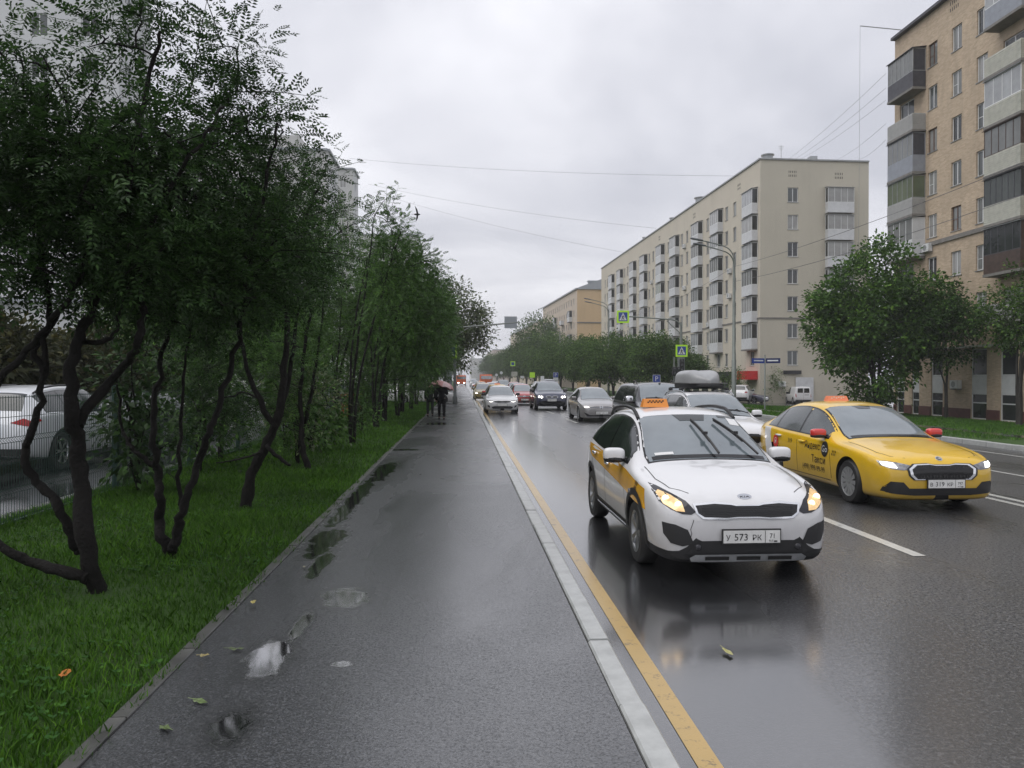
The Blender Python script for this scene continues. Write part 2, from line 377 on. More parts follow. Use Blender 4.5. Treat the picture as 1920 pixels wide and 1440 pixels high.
def leafmat(name, col, dark=0.55, light=1.5, rough=0.45, trans=0.25, yell=(1.25, 1.05, 0.7), spec=0.5):
    t = NT(name); r = t.n('ShaderNodeNewGeometry').outputs['Random Per Island']
    c0 = [x * dark for x in col]; c2 = [min(1, x * light * y) for x, y in zip(col, yell)]
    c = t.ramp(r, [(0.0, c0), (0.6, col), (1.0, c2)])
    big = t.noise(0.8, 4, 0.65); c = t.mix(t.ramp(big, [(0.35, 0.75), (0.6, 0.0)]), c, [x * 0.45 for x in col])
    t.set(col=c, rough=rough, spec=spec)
    if trans:
        tr = t.n('ShaderNodeBsdfTranslucent'); t.l(c, tr.inputs[0]); ms = t.n('ShaderNodeMixShader', {0: trans})
        t.l(t.p.outputs[0], ms.inputs[1]); t.l(tr.outputs[0], ms.inputs[2]); t.l(ms.outputs[0], t.out.inputs[0])
    return t.mat
M['blade'] = leafmat('grass_blade', (0.075, 0.19, 0.022), 0.4, 1.5, 0.55, 0.3, spec=0.25)
def grass(name, x0, x1, y0, y1, zf, n, h, w, label, ybias=1.0, mask=None):
    u = RNG.random(n) ** ybias; y = y0 + (y1 - y0) * u; x = x0 + (x1 - x0) * RNG.random(n)
    if mask is not None: k = mask(x, y); x, y = x[k], y[k]; n = len(x)
    z = np.array([zf(a, b) for a, b in zip(x, y)])
    a = RNG.random(n) * 2 * pi; hh = h * (0.5 + RNG.random(n)) * (0.8 + 0.35 * np.sin(x * 1.7 + 3) * np.sin(y * 1.3)); ww = w * (0.6 + 0.8 * RNG.random(n)) * (1 + (y - y0) * 0.035)
    lean = hh * (0.25 + 0.7 * RNG.random(n)); la = RNG.random(n) * 2 * pi
    dx_, dy_ = np.cos(a) * ww / 2, np.sin(a) * ww / 2; lx, ly = np.cos(la) * lean, np.sin(la) * lean
    b0 = np.stack([x - dx_, y - dy_, z - 0.01], 1); b1 = np.stack([x + dx_, y + dy_, z - 0.01], 1)
    m1 = np.stack([x + dx_ * .7 + lx * .35, y + dy_ * .7 + ly * .35, z + hh * .62], 1); m0 = np.stack([x - dx_ * .7 + lx * .35, y - dy_ * .7 + ly * .35, z + hh * .62], 1)
    tp_ = np.stack([x + lx, y + ly, z + hh], 1)
    me = np_mesh(name, np.stack([b0, b1, m1, tp_, m0], 1), 5, M['blade'])
    o = linkm(name, me); return tag(o, label, 'grass', None, 'stuff')
gap = lambda x, y: (x < -1.80 + 0.10 * (np.sin(y * 5.1) * np.sin(y * 2.3 + 1) * np.sin(y * 11.0 + 2) + 0.25 * RNG.random(len(x)) > 0.12)) & ~((np.hypot((x + 2.9) / 0.5, (y - 6.3) / 0.5) < 0.8 * RNG.random(len(x))))
grass('verge_grass', -5.6, -1.70, 2.6, 13, bumpy, 74000, 0.075, 0.007, 'short wet green grass under the row of small trees', 1.35, gap)
grass('verge_grass', -5.6, -1.76, 13, 60, bumpy, 52000, 0.09, 0.013, 'green grass verge running beside the wet pavement', 1.5)
grass('far_side_grass', 14.4, 31.5, 22, 62, rz, 50000, 0.09, 0.02, 'green grass strip in front of the brick apartment block', 1.0, lambda x, y: (x < 17.9) | (x > 19.3))
# clover and broad weeds, a few dandelions
def clover():
    n = 2600; x = -5.5 + 3.7 * RNG.random(n); y = 2.7 + 9 * RNG.random(n) ** 1.6
    k = np.sin(x * 2.3 + 1) * np.sin(y * 1.9) + 0.5 * RNG.random(n) > 0.25; x, y = x[k], y[k]; n = len(x)
    z = np.array([bumpy(a, b) for a, b in zip(x, y)]) + 0.03 + 0.04 * RNG.random(n); r = 0.008 + 0.01 * RNG.random(n); fs = []
    for j in range(3):
        a = RNG.random(n) * 0.5 + j * 2.09; c = np.stack([x + np.cos(a) * r, y + np.sin(a) * r, z], 1)
        q = [c + np.stack([np.cos(a + t) * r, np.sin(a + t) * r, 0.006 * np.sin(t + a * 3)], 1) for t in (0, 1.26, 2.51, 3.77, 5.03)]
        fs.append(np.stack(q, 1))
    tag(linkm('clover', np_mesh('clover', np.concatenate(fs), 5, leafmat('clover_leaf', (0.040, 0.115, 0.022), 0.6, 1.25, 0.7, 0.2, spec=0.15))), 'low clover patches among the verge grass', 'clover', None, 'stuff')
clover()
# ================================================================== vehicles
def paint(name, col, metal=0.0, rough=0.28, flake=0.0, dirt=(0.10, 0.085, 0.07), wetd=0.22):
    t = NT(name); co = t.coord(); z = t.n('ShaderNodeSeparateXYZ', {0: co}).outputs[2]
    n = t.noise(6, 5, 0.65); dz = t.n('ShaderNodeMapRange', {'Value': t.math('ADD', z, t.math('MULTIPLY', n, -0.35)), 'From Min': 0.0, 'From Max': 0.62, 'To Min': 0.42, 'To Max': 0.0}); dz.clamp = True
    c = t.mix(dz.outputs[0], col, dirt); t.set(col=c, metal=metal, rough=rough, coat=0.9, crough=0.05)
    vo = t.n('ShaderNodeTexVoronoi', {'Scale': 55.0, 'Randomness': 1.0, 'Vector': co}).outputs['Distance']      # rain drops
    dr = t.ramp(vo, [(0.10, 1.0), (0.26, 0.0)]); t.bump(dr, wetd, 0.003)
    return t.mat
M['p_white'] = paint('white_car_paint', (0.74, 0.74, 0.75)); M['p_yellow'] = paint('taxi_yellow_paint', (0.76, 0.47, 0.010))
M['p_silver'] = paint('silver_car_paint', (0.40, 0.39, 0.39), 0.55, 0.32); M['p_black'] = paint('black_car_paint', (0.018, 0.018, 0.022), wetd=0.3)
M['p_navy'] = paint('navy_car_paint', (0.03, 0.035, 0.075), wetd=0.3); M['p_red'] = paint('red_car_paint', (0.42, 0.03, 0.03)); M['p_gold'] = paint('gold_car_paint', (0.45, 0.34, 0.08))
M['p_grey'] = paint('grey_car_paint', (0.10, 0.11, 0.125), 0.3); M['p_orange'] = mat('truck_orange_paint', (0.62, 0.12, 0.03), 0.4, var=0.2); M['p_purple'] = paint('plum_car_paint', (0.10, 0.03, 0.05))
M['plastic'] = mat('black_plastic', (0.018, 0.018, 0.019), 0.5, bump=0.1, bs=300); M['gloss'] = mat('gloss_black', (0.010, 0.010, 0.011), 0.15)
M['chrome'] = mat('chrome', (0.75, 0.76, 0.78), 0.16, 1.0); M['alloy'] = mat('alloy_rim', (0.42, 0.43, 0.44), 0.3, 0.9, var=0.2, vs=8)
M['tyre'] = mat('tyre_rubber', (0.016, 0.016, 0.016), 0.55, bump=0.3, bs=90); M['under'] = mat('car_underside', (0.008, 0.008, 0.008), 0.9)
def glass(name, col, ior, rough=0.05, var=True):
    t = NT(name); t.set(col=col, rough=rough, ior=ior, spec=0.5)
    n = t.noise(90, 2, 0.5); w = t.noise(2.2, 3)
    if var: t.set(col=t.mix(w, [c * 0.55 for c in col], [c * 1.4 for c in col])); t.bump(n, 0.08, 0.002)
    return t.mat
M['wind'] = glass('windscreen_glass', (0.125, 0.155, 0.17), 3.0, 0.04); M['win'] = glass('side_window_glass', (0.018, 0.023, 0.024), 1.7, 0.03)  # windscreen base colour lifted to stand in for reflected sky
def lamp(name, col, s, base=(0.8, 0.8, 0.8)): return mat(name, base, 0.1, 0.0, ecol=col, estr=s)
M['lamp_warm'] = lamp('headlamp_bulb_warm', (1.0, 0.66, 0.28), 1.8); M['lamp_white'] = lamp('headlamp_led_white', (1.0, 0.97, 0.92), 3.2); M['lamp_far'] = lamp('headlamp_glow', (1.0, 0.95, 0.88), 7.0)
M['lens'] = mat('headlamp_lens', (0.30, 0.30, 0.31), 0.1, 0.6, var=0.5, vs=14); M['lens_dark'] = mat('headlamp_dark', (0.04, 0.04, 0.045), 0.08, 0.3)
M['lens_warm'] = mat('headlamp_reflector_warm', (0.55, 0.42, 0.25), 0.15, 0.5, var=0.4, vs=22, ecol=(1.0, 0.62, 0.25), estr=0.45)
M['taillight'] = mat('tail_lamp_red', (0.32, 0.01, 0.012), 0.12); M['plate'] = mat('plate_white', (0.72, 0.72, 0.70), 0.35, var=0.12, vs=9); M['ink'] = mat('black_ink', (0.012, 0.012, 0.012), 0.5)
M['taxi_orange'] = mat('taxi_sign_orange', (0.74, 0.27, 0.05), 0.3); M['taxi_pink'] = mat('taxi_sign_coral', (0.75, 0.24, 0.13), 0.3)
M['decal_white'] = mat('decal_white', (0.72, 0.72, 0.73), 0.25, coat=0.6); M['decal_yellow'] = mat('decal_amber', (0.72, 0.37, 0.02), 0.25, coat=0.6, var=0.12, vs=4); M['decal_red'] = mat('decal_red', (0.62, 0.03, 0.025), 0.3, coat=0.5)
M['mirror_red'] = mat('mirror_cap_red', (0.60, 0.035, 0.03), 0.25, coat=0.8); M['carbox'] = mat('roof_box_grey', (0.30, 0.305, 0.31), 0.35, var=0.12, vs=2, coat=0.2); M['paper'] = mat('paper', (0.7, 0.7, 0.7), 0.7)

def pchip(keys):
    xs = [k[0] for k in keys]; ys = [k[1] for k in keys]; n = len(xs)
    h = [xs[i + 1] - xs[i] for i in range(n - 1)]; d = [(ys[i + 1] - ys[i]) / h[i] for i in range(n - 1)]
    m = [0.0] * n
    for i in range(1, n - 1):
        if d[i - 1] * d[i] > 0:
            w1, w2 = 2 * h[i] + h[i - 1], h[i] + 2 * h[i - 1]; m[i] = (w1 + w2) / (w1 / d[i - 1] + w2 / d[i])
    m[0] = d[0]; m[-1] = d[-1]
    def f(x):
        if x <= xs[0]: return ys[0]
        if x >= xs[-1]: return ys[-1]
        i = max(j for j in range(n - 1) if xs[j] <= x); t = (x - xs[i]) / h[i]
        return (2 * t**3 - 3 * t**2 + 1) * ys[i] + (t**3 - 2 * t**2 + t) * h[i] * m[i] + (-2 * t**3 + 3 * t**2) * ys[i + 1] + (t**3 - t**2) * h[i] * m[i + 1]
    return f
def chaikin(p, n):
    for _ in range(n):
        q = [p[0]]
        for a, b in zip(p, p[1:]): q += [(a[0] * .75 + b[0] * .25, a[1] * .75 + b[1] * .25), (a[0] * .25 + b[0] * .75, a[1] * .25 + b[1] * .75)]
        p = q + [p[-1]]
    return p

class Car:
    """a lofted body with real wheel arches; lamps, panes, trims and decals are laid on it by ray casts. Nose points to local -y, front at y = 0."""
    def __init__(s, sp):
        s.sp = sp; s.L = sp['L']; s.top = pchip(sp['top']); s.wr = pchip(sp['wr']); s.cr = pchip(sp['cr']); s.belt = pchip(sp['belt']); s.w = pchip(sp['w']); s.zb = pchip(sp['zb'])
        L_ = s.L; st = [0, .012, .03, .055, .085, .12, .16, .21, .27]; y = .34
        while y < L_ - .3: st.append(y); y += .075
        st += [L_ - .27, L_ - .2, L_ - .14, L_ - .09, L_ - .055, L_ - .03, L_ - .012, L_]
        secs = []
        for y in st:
            zt, w, zb, wr = s.top(y), s.w(y), s.zb(y), min(s.wr(y), s.w(y) - .02); ze = zt - s.cr(y); zs = min(s.belt(y), ze - .01); zs = max(zs, zb + .05)
            hh = zs - zb
            pts = [(0, zb), (w - .13, zb), (w - .035, zb + min(.05, hh * .2)), (w - .012, zb + hh * .30), (w, zb + hh * .62), (w - .012, zs - min(.05, hh * .15)), (w - .045, zs),
                   (wr + (w - .05 - wr) * .52 + .012, zs + (ze - zs) * .5), (wr + .012, ze - min(.035, (ze - zs) * .3)), (wr - .07, ze + (zt - ze) * .45), (wr * .5, zt - (zt - ze) * .12), (0, zt)]
            secs.append(chaikin(pts, 2))
        n = len(secs[0]); b = MB(); idx = []
        for y, sec in zip(st, secs):
            row = []
            for j, (x, z) in enumerate(sec): row.append(len(b.v)); b.v.append((x, y, z))
            mir = []
            for j, (x, z) in enumerate(sec):
                if j == 0 or j == n - 1: mir.append(row[j]); continue
                mir.append(len(b.v)); b.v.append((-x, y, z))
            idx.append((row, mir))
        lowr = sp.get('clad', 0)
        for i in range(len(st) - 1):
            for j in range(n - 1):
                mi = 1 if j < 2 else (2 if j < lowr else 0)
                r, q = idx[i], idx[i + 1]
                b.f.append((r[0][j], q[0][j], q[0][j + 1], r[0][j + 1])); b.m.append(mi)
                b.f.append((r[1][j], r[1][j + 1], q[1][j + 1], q[1][j])); b.m.append(mi)
        for k, sgn in ((0, 1), (-1, -1)):
            ring = idx[k][0] + idx[k][1][1:-1][::-1]; b.f.append(tuple(ring if sgn > 0 else ring[::-1])); b.m.append(0)
        me = b.mesh('body_raw', [sp['paint'], M['under'], M['plastic']]); ob = bpy.data.objects.new('body_raw', me); COL.objects.link(ob)
        s.bvh = BVHTree.FromPolygons([Vector(v) for v in b.v], b.f)
        # wheel arches
        s.R = sp['R']; cut = MB(); s.ax = sp['axles']
        for ya in s.ax:
            for sg in (1, -1):
                wx = s.w(ya); x0, x1 = sorted((sg * (wx - .30), sg * (wx + .25)))
                prof = [(s.R + sp.get('gap', .055), x0), (s.R + sp.get('gap', .055), x1)]; cut.lathe(prof, 40, (0, ya, s.R), 'x')
        cm = cut.mesh('arch_cut', M['under']); co = bpy.data.objects.new('arch_cut', cm); COL.objects.link(co)
        bm = bmesh.new(); bm.from_mesh(cm); bmesh.ops.recalc_face_normals(bm, faces=bm.faces); bm.to_mesh(cm); bm.free()
        bm = bmesh.new(); bm.from_mesh(me); bmesh.ops.recalc_face_normals(bm, faces=bm.faces); bm.to_mesh(me); bm.free()
        md = ob.modifiers.new('c', 'BOOLEAN'); md.object = co; md.operation = 'DIFFERENCE'; md.solver = 'EXACT'; md.material_mode = 'TRANSFER'
        dg = bpy.context.evaluated_depsgraph_get(); dg.update(); nm = bpy.data.meshes.new_from_object(ob.evaluated_get(dg))
        bpy.data.objects.remove(ob); bpy.data.objects.remove(co)
        nm.polygons.foreach_set('use_smooth', [True] * len(nm.polygons)); nm.set_sharp_from_angle(angle=radians(32)); nm.name = 'body'
        s.root = empty(sp['name']); s.body = linkm('body', nm, s.root)
    # ---- surface patches
    def hit(s, p, d):
        d = Vector(d).normalized(); p = Vector(p); h = s.bvh.ray_cast(p - d * 4, d)
        if h[0] is None: h = s.bvh.find_nearest(p)
        return h[0], h[1]
    def patch(s, name, m, pts, d, off=0.004, h=0.05, parent=None, ret=False):
        d = Vector(d).normalized(); pts = [Vector(p) for p in pts]
        a = d.cross(Vector((0, 0, 1)))
        if a.length < .05: a = Vector((1, 0, 0))
        a.normalize(); b = a.cross(d).normalized(); o = pts[0]
        out = []
        for p, q in zip(pts, pts[1:] + pts[:1]):
            k = max(1, int(((q - p) - d * (q - p).dot(d)).length / h))
            for i in range(k): r = p.lerp(q, i / k) - o; out.append(Vector((r.dot(a), r.dot(b))))
        n = len(out); x0, x1 = min(p.x for p in out), max(p.x for p in out); y0, y1 = min(p.y for p in out), max(p.y for p in out)
        def inside(x, y):
            c = False
            for i in range(n):
                p, q = out[i], out[i - 1]
                if (p.y > y) != (q.y > y) and x < (q.x - p.x) * (y - p.y) / (q.y - p.y) + p.x: c = not c
            return c
        vv = list(out); x = x0 + h * .5
        while x < x1:
            y = y0 + h * .5
            while y < y1:
                if inside(x, y) and min((p - Vector((x, y))).length_squared for p in out) > (h * .35) ** 2: vv.append(Vector((x, y)))
                y += h
            x += h
        r = delaunay_2d_cdt(vv, [(i, (i + 1) % n) for i in range(n)], [], 1, 1e-5)
        vs_ = []
        for p in r[0]:
            w = o + a * p.x + b * p.y; w = w - d * w.dot(d) + d * o.dot(d); loc, nn = s.hit(w, d); vs_.append(loc - d * off)
        mb = MB(); mb.add(vs_, [tuple(f) for f in r[2]])
        me = mb.mesh(name, m, 180)
        bm = bmesh.new(); bm.from_mesh(me)
        flip = [f for f in bm.faces if f.normal.dot(d) > 0]
        bmesh.ops.reverse_faces(bm, faces=flip); bm.to_mesh(me); bm.free()
        for p in me.polygons: p.use_smooth = True
        if ret: return me
        return linkm(name, me, parent or s.root)
    def front(s, name, m, xz, off=0.004, parent=None, h=.04, mirror=False):
        r = [s.patch(name, m, [(x, 0, z) for x, z in xz], (0, 1, 0), off, h, parent)]
        if mirror: r.append(s.patch(name, m, [(-x, 0, z) for x, z in xz][::-1], (0, 1, 0), off, h, parent))
        return r
    def rear(s, name, m, xz, off=0.004, parent=None, h=.05, mirror=False):
        r = [s.patch(name, m, [(x, s.L, z) for x, z in xz], (0, -1, 0), off, h, parent)]
        if mirror: r.append(s.patch(name, m, [(-x, s.L, z) for x, z in xz][::-1], (0, -1, 0), off, h, parent))
        return r
    def side(s, name, m, yz, off=0.004, parent=None, h=.06, sides=(1, -1)):
        r = []
        for sg in sides: r.append(s.patch(name, m, [(sg * 1.0, y, z) for y, z in yz][::sg], (-sg, 0, 0), off, h, parent))
        return r
    def ribbon(s, pts, wd):                                     # thin polygon around a 2D polyline
        l, r = [], []
        for i, p in enumerate(pts):
            q0, q1 = pts[max(i - 1, 0)], pts[min(i + 1, len(pts) - 1)]; t = Vector((q1[0] - q0[0], q1[1] - q0[1])).normalized(); nrm = Vector((-t.y, t.x)) * wd / 2
            l.append((p[0] + nrm.x, p[1] + nrm.y)); r.append((p[0] - nrm.x, p[1] - nrm.y))
        return l + r[::-1]
    def windows(s, split=None, glassm=None, wm=None, rear=True, trim=True):
        sp = s.sp; gm = glassm or M['win']; wm = wm or M['wind']
        y0, y1 = sp['ws']; n = 7; e = []
        for i in range(n): y = y0 + (y1 - y0) * i / (n - 1); e.append((s.wr(y) - .035 - (.02 if i == 0 else 0), y, s.top(y) - s.cr(y) * .5))
        pts = e + [(-x, y, z) for x, y, z in e[::-1]]
        g = [(x * 1.03, y + (-.03 if z < s.top(y0) + .05 else .022 if z > s.top(y1) - .12 else 0), z) for x, y, z in pts]
        dd = Vector((0, (s.top(y1) - s.top(y0)), -(y1 - y0))).normalized()
        if trim: s.patch('windscreen_surround', M['gloss'], g, dd, .003, .08)
        s.wsh = s.patch('windscreen', wm, pts, dd, .007, .08)
        if rear and 'rg' in sp:
            y0, y1 = sp['rg']; e = []
            for i in range(n): y = y0 + (y1 - y0) * i / (n - 1); e.append((s.wr(y) - .05, y, s.top(y) - s.cr(y) * .5))
            s.patch('rear_window', gm, e + [(-x, y, z) for x, y, z in e[::-1]], Vector((0, -abs(s.top(y0) - s.top(y1)), -(y1 - y0))).normalized(), .005, .09)
        def poly(a, b_, lo=.03, hi=.055):
            k = max(6, int((b_ - a) / .07)); bt, tp_ = [], []
            for i in range(k + 1):
                y = a + (b_ - a) * i / k; z0 = s.belt(y) + lo; z1 = s.top(y) - s.cr(y) - hi
                if z1 < z0 + .015: continue
                bt.append((y, z0)); tp_.append((y, z1))
            return bt + tp_[::-1]
        a, b_ = sp['dlo']
        if trim: s.side('window_surround', M['gloss'], poly(a - .03, b_ + .03, .01, .035), .002, h=.07)
        cuts = [a] + list(split or sp['pillars']) + [b_]
        for i in range(len(cuts) - 1):
            s.side('side_window', gm, poly(cuts[i] + (.03 if i else 0), cuts[i + 1] - (.03 if i < len(cuts) - 2 else 0)), .005, h=.06)
    def seams(s, lines, hood=None):
        for ln in lines: s.side('door_seam', M['ink'], s.ribbon(ln, .011), .0025, h=.1)
        if hood: s.patch('bonnet_seam', M['ink'], [(x, y, 1) for x, y in s.ribbon(hood, .008)], (0, 0, -1), .0025, .1); s.patch('bonnet_seam', M['ink'], [(-x, y, 1) for x, y in s.ribbon(hood, .008)], (0, 0, -1), .0025, .1)
    def wheels(s, style='spoke', n=5, wd=.20, rimm=None, inset=.015):
        R = s.R; r = R * s.sp.get('rim', .66); rm = rimm or M['alloy']
        ty = MB().lathe([(r, -wd / 2), (R - .03, -wd / 2), (R - .008, -wd / 2 + .025), (R, -wd / 2 + .05), (R, wd / 2 - .05), (R - .008, wd / 2 - .025), (R - .03, wd / 2), (r, wd / 2), (r - .015, 0)], 40, axis='x', close=True).mesh('wheel', M['tyre'], 40)
        rim = MB().lathe([(r, wd / 2 - .004), (r - .02, wd / 2 - .012), (r - .03, wd / 2 - .05)], 40, axis='x', caps=False).lathe([(.03, wd / 2 - .02), (.0, wd / 2 - .012)], 16, axis='x')
        rim.lathe([(r - .02, wd / 2 - .09), (.0, wd / 2 - .09)], 24, axis='x', m=1, caps=False)
        for k in range(n):
            q = 2 * pi * k / n
            def sp_(q, w0, w1):
                c, s_ = cos(q), sin(q); t = Vector((0, -s_, c)); rad = Vector((0, c, s_)); p0 = rad * .035; p1 = rad * (r - .015)
                x0 = wd / 2 - .02; x1 = wd / 2 - .008
                rim.add([p0 - t * w0 + Vector((x0, 0, 0)), p0 + t * w0 + Vector((x0, 0, 0)), p1 + t * w1 + Vector((x1, 0, 0)), p1 - t * w1 + Vector((x1, 0, 0)),
                         p0 - t * w0 + Vector((x0 - .03, 0, 0)), p0 + t * w0 + Vector((x0 - .03, 0, 0)), p1 + t * w1 + Vector((x1 - .03, 0, 0)), p1 - t * w1 + Vector((x1 - .03, 0, 0))], [(0, 1, 2, 3), (0, 4, 5, 1), (3, 2, 6, 7), (1, 5, 6, 2), (0, 3, 7, 4)])
            if style == 'double': sp_(q - .13, .014, .013); sp_(q + .13, .014, .013)
            elif style == 'blade': sp_(q, .014, .038)
            else: sp_(q, .026, .034)
        rme = rim.mesh('rim', [rm, M['under']], 40)
        for ya in s.ax:
            for sg in (1, -1):
                o = linkm('wheel', ty, s.root, (sg * (s.w(ya) - wd / 2 - inset), ya, R), (0, 0, 0 if sg > 0 else pi)); linkm('rim', rme, o)
    def mirrors(s, y, z, m, m2=None, sz=(.12, .065, .085), x=None, foot=True):
        for sg in (1, -1):
            xx = (x or s.w(y)) + sz[0] * .75
            b = MB().sell((0, 0, 0), sz, .55, .55, 20, 12); o = b.build('wing_mirror', m, s.root, (sg * xx, y, z), 60)
            f = MB().sell((0, .0, -sz[2] * .62), (sz[0] * .99, sz[1] * 1.03, sz[2] * .55), .6, .6, 16, 8)
            if foot: f.box(-sg * sz[0] * 1.5 - .05, -sg * sz[0] * 1.5 + .09, -.03, .03, -sz[2] * .8 - .02, -sz[2] * .8 + .03)
            f.build('mirror_base', m2 or M['plastic'], o, None, 60)
            MB().sell((0, sz[1] * .8, 0), (sz[0] * .85, sz[1] * .3, sz[2] * .8), .5, .5, 16, 8).build('mirror_glass', M['win'], o, None, 60)
    def plate(s, txt, reg, x, z, y=None, w=.52, tilt=0.0, rear=False, frame=True):
        loc, _ = s.hit((x, 0 if not rear else s.L, z), (0, 1 if not rear else -1, 0)); sg = -1 if not rear else 1; yy = loc.y + sg * .03 if y is None else y
        fr = MB().cbox((0, .004, 0), w + .025, .014, .137); o = fr.build('plate_holder', M['plastic'], s.root, (x, yy, z), rot=(tilt, 0, pi if rear else 0))
        b = MB().cbox((0, -.006, 0), w, .008, .112); b.build('number_plate', M['plate'], o)
        if txt:
            for wd_, xx, sz in zip(txt.split(), (-.42, -.19, .09), (.07, .088, .07)): text_mesh('plate_text', wd_, sz, M['ink'], o, (w * xx, -.0125, -.032), (pi / 2, 0, 0), 'CENTER', 1.0)
        if reg:
            text_mesh('region_text', reg, .062 if len(reg) < 3 else .055, M['ink'], o, (w * .365, -.0125, -.014), (pi / 2, 0, 0), 'CENTER', .9); text_mesh('country_text', 'RUS', .026, M['ink'], o, (w * .34, -.0125, -.045), (pi / 2, 0, 0), 'CENTER', .9)
            MB().cbox((w * .235, -.0125, 0), .004, .001, .11).build('plate_rule', M['ink'], o); MB().cbox((w * .42, -.0125, -.041), .03, .001, .012).build('plate_flag', M['ink'], o)
        return o
    def handle(s, y, z, m, sides=(1, -1)):
        for sg in sides:
            loc, _ = s.hit((sg, y, z), (-sg, 0, 0)); b = MB().sell((0, 0, 0), (.022, .10, .017), .5, .5, 12, 8); b.build('door_handle', m, s.root, (loc.x + sg * .018, y, z), 60)
    def wipers(s, lines, d=None):
        for (p, q) in lines:
            pts = []
            for i in range(7):
                t = i / 6; x = p[0] + (q[0] - p[0]) * t; y = p[1] + (q[1] - p[1]) * t; loc, nn = s.hit((x, y, 1), (0, 0, -1)); pts.append(loc + nn * (.05 + .02 * sin(t * pi)))
            b = MB().tube(pts, [.013] * 3 + [.011] * 4, 6); k = pts[3]; b.cbox((k.x, k.y, k.z + .01), .05, .05, .03)
            bl = [p_ - Vector((0, 0, .02)) for p_ in pts[2:]]; b.tube(bl, .008, 4); b.build('wiper', M['plastic'], s.root)

def text_mesh(name, txt, size, m, parent, loc, rot=(0, 0, 0), align='CENTER', sx=1.0, car=None):
    cu = bpy.data.curves.new('t', 'FONT'); cu.body = txt; cu.size = size; cu.align_x = align; cu.extrude = 0; cu.resolution_u = 2
    o = bpy.data.objects.new('t', cu); COL.objects.link(o); dg = bpy.context.evaluated_depsgraph_get(); dg.update()
    me = bpy.data.meshes.new_from_object(o.evaluated_get(dg)); bpy.data.objects.remove(o); bpy.data.curves.remove(cu)
    me.name = name; me.materials.clear(); me.materials.append(m)
    r = linkm(name, me, parent, loc, rot); r.scale = (sx, 1, 1); return r
def side_text(car, name, txt, size, m, y, z, sg, off=.006, sx=1.0, slant=0.0):
    """lettering laid on the car's flank; sg = side"""
    o = text_mesh(name, txt, size, m, car.root, (0, 0, 0)); me = o.data; o.scale = (1, 1, 1)
    bm = bmesh.new(); bm.from_mesh(me); bmesh.ops.triangulate(bm, faces=bm.faces)
    for v in bm.verts:
        a, b = v.co.x * sx, v.co.y; yy = y + sg * a; zz = z + b + slant * a
        loc, nn = car.hit((sg, yy, zz), (-sg, 0, 0)); v.co = loc + Vector((sg * off, 0, 0))
    bm.to_mesh(me); bm.free(); return o
def place(car, x, y, z=0.0, rz_=0.0, label=None, group=None, cat='car'):
    r = car.root; r.location = (x, y, z); r.rotation_euler = (0, 0, rz_); tag(r, label, cat, group); return r
# ---------------------------------------------------------------- the white and amber crossover hatchback taxi
ARC = lambda yc, zc, r0, r1, a0=-8, a1=188, n=22: [(yc - r1 * cos(radians(a0 + (a1 - a0) * i / n)), zc + r1 * sin(radians(a0 + (a1 - a0) * i / n))) for i in range(n + 1)] + [(yc - r0 * cos(radians(a0 + (a1 - a0) * i / n)), zc + r0 * sin(radians(a0 + (a1 - a0) * i / n))) for i in range(n, -1, -1)]
SPEC_HATCH = dict(name='white_taxi_hatchback', L=4.24, paint=M['p_white'], R=.318, axles=(.83, 3.40), rim=.66, gap=.06, clad=12,
    top=[(0, .60), (.02, .68), (.06, .735), (.12, .785), (.25, .845), (.5, .915), (.9, .985), (1.08, 1.01), (1.2, 1.07), (1.5, 1.235), (1.8, 1.385), (1.95, 1.44), (2.2, 1.485), (2.6, 1.505), (3.1, 1.485), (3.5, 1.44), (3.75, 1.38), (3.92, 1.22), (4.08, 1.03), (4.15, .95), (4.2, .87), (4.24, .75)],
    wr=[(0, .44), (.06, .58), (.25, .68), (.6, .70), (1.08, .69), (1.3, .67), (1.8, .60), (2.2, .585), (3.2, .575), (3.7, .56), (4.0, .60), (4.24, .52)],
    cr=[(0, .03), (.12, .05), (.5, .075), (1.08, .06), (1.3, .05), (2.2, .055), (3.5, .06), (4.24, .05)],
    belt=[(0, .56), (.06, .66), (.25, .76), (.6, .845), (1.1, .905), (2.0, .94), (3.0, .985), (3.6, 1.03), (4.0, .93), (4.24, .7)],
    w=[(0, .50), (.012, .58), (.03, .65), (.06, .71), (.12, .765), (.25, .82), (.5, .853), (.83, .868), (1.4, .862), (2.6, .868), (3.4, .872), (3.8, .84), (4.05, .78), (4.18, .68), (4.24, .58)],
    zb=[(0, .36), (.012, .25), (.03, .195), (.085, .17), (.21, .17), (1, .19), (3.6, .19), (4.0, .24), (4.18, .32), (4.24, .42)],
    ws=(1.10, 1.93), rg=(3.80, 4.06), dlo=(1.40, 3.66), pillars=(2.42, 3.25))
K = Car(SPEC_HATCH)
K.windows(); K.wheels('double', 5, .2); K.mirrors(1.52, 1.02, M['decal_white'], M['gloss'], (.118, .07, .075), x=.84)
K.seams([[(1.28, .34), (1.32, .62), (1.38, .90)], [(2.42, .30), (2.44, .93)], [(3.10, .62), (3.28, .80), (3.32, .98)], [(1.30, .315), (3.1, .315)]], hood=[(.50, .17), (.64, .32), (.70, .62), (.70, 1.06)])
K.side('arch_cladding', M['plastic'], ARC(.83, .318, .365, .435), .008, h=.05); K.side('arch_cladding', M['plastic'], ARC(3.40, .318, .365, .435), .008, h=.05)
K.side('sill_strip', M['chrome'], [(1.3, .285), (2.95, .285), (2.95, .31), (1.3, .31)], .012)
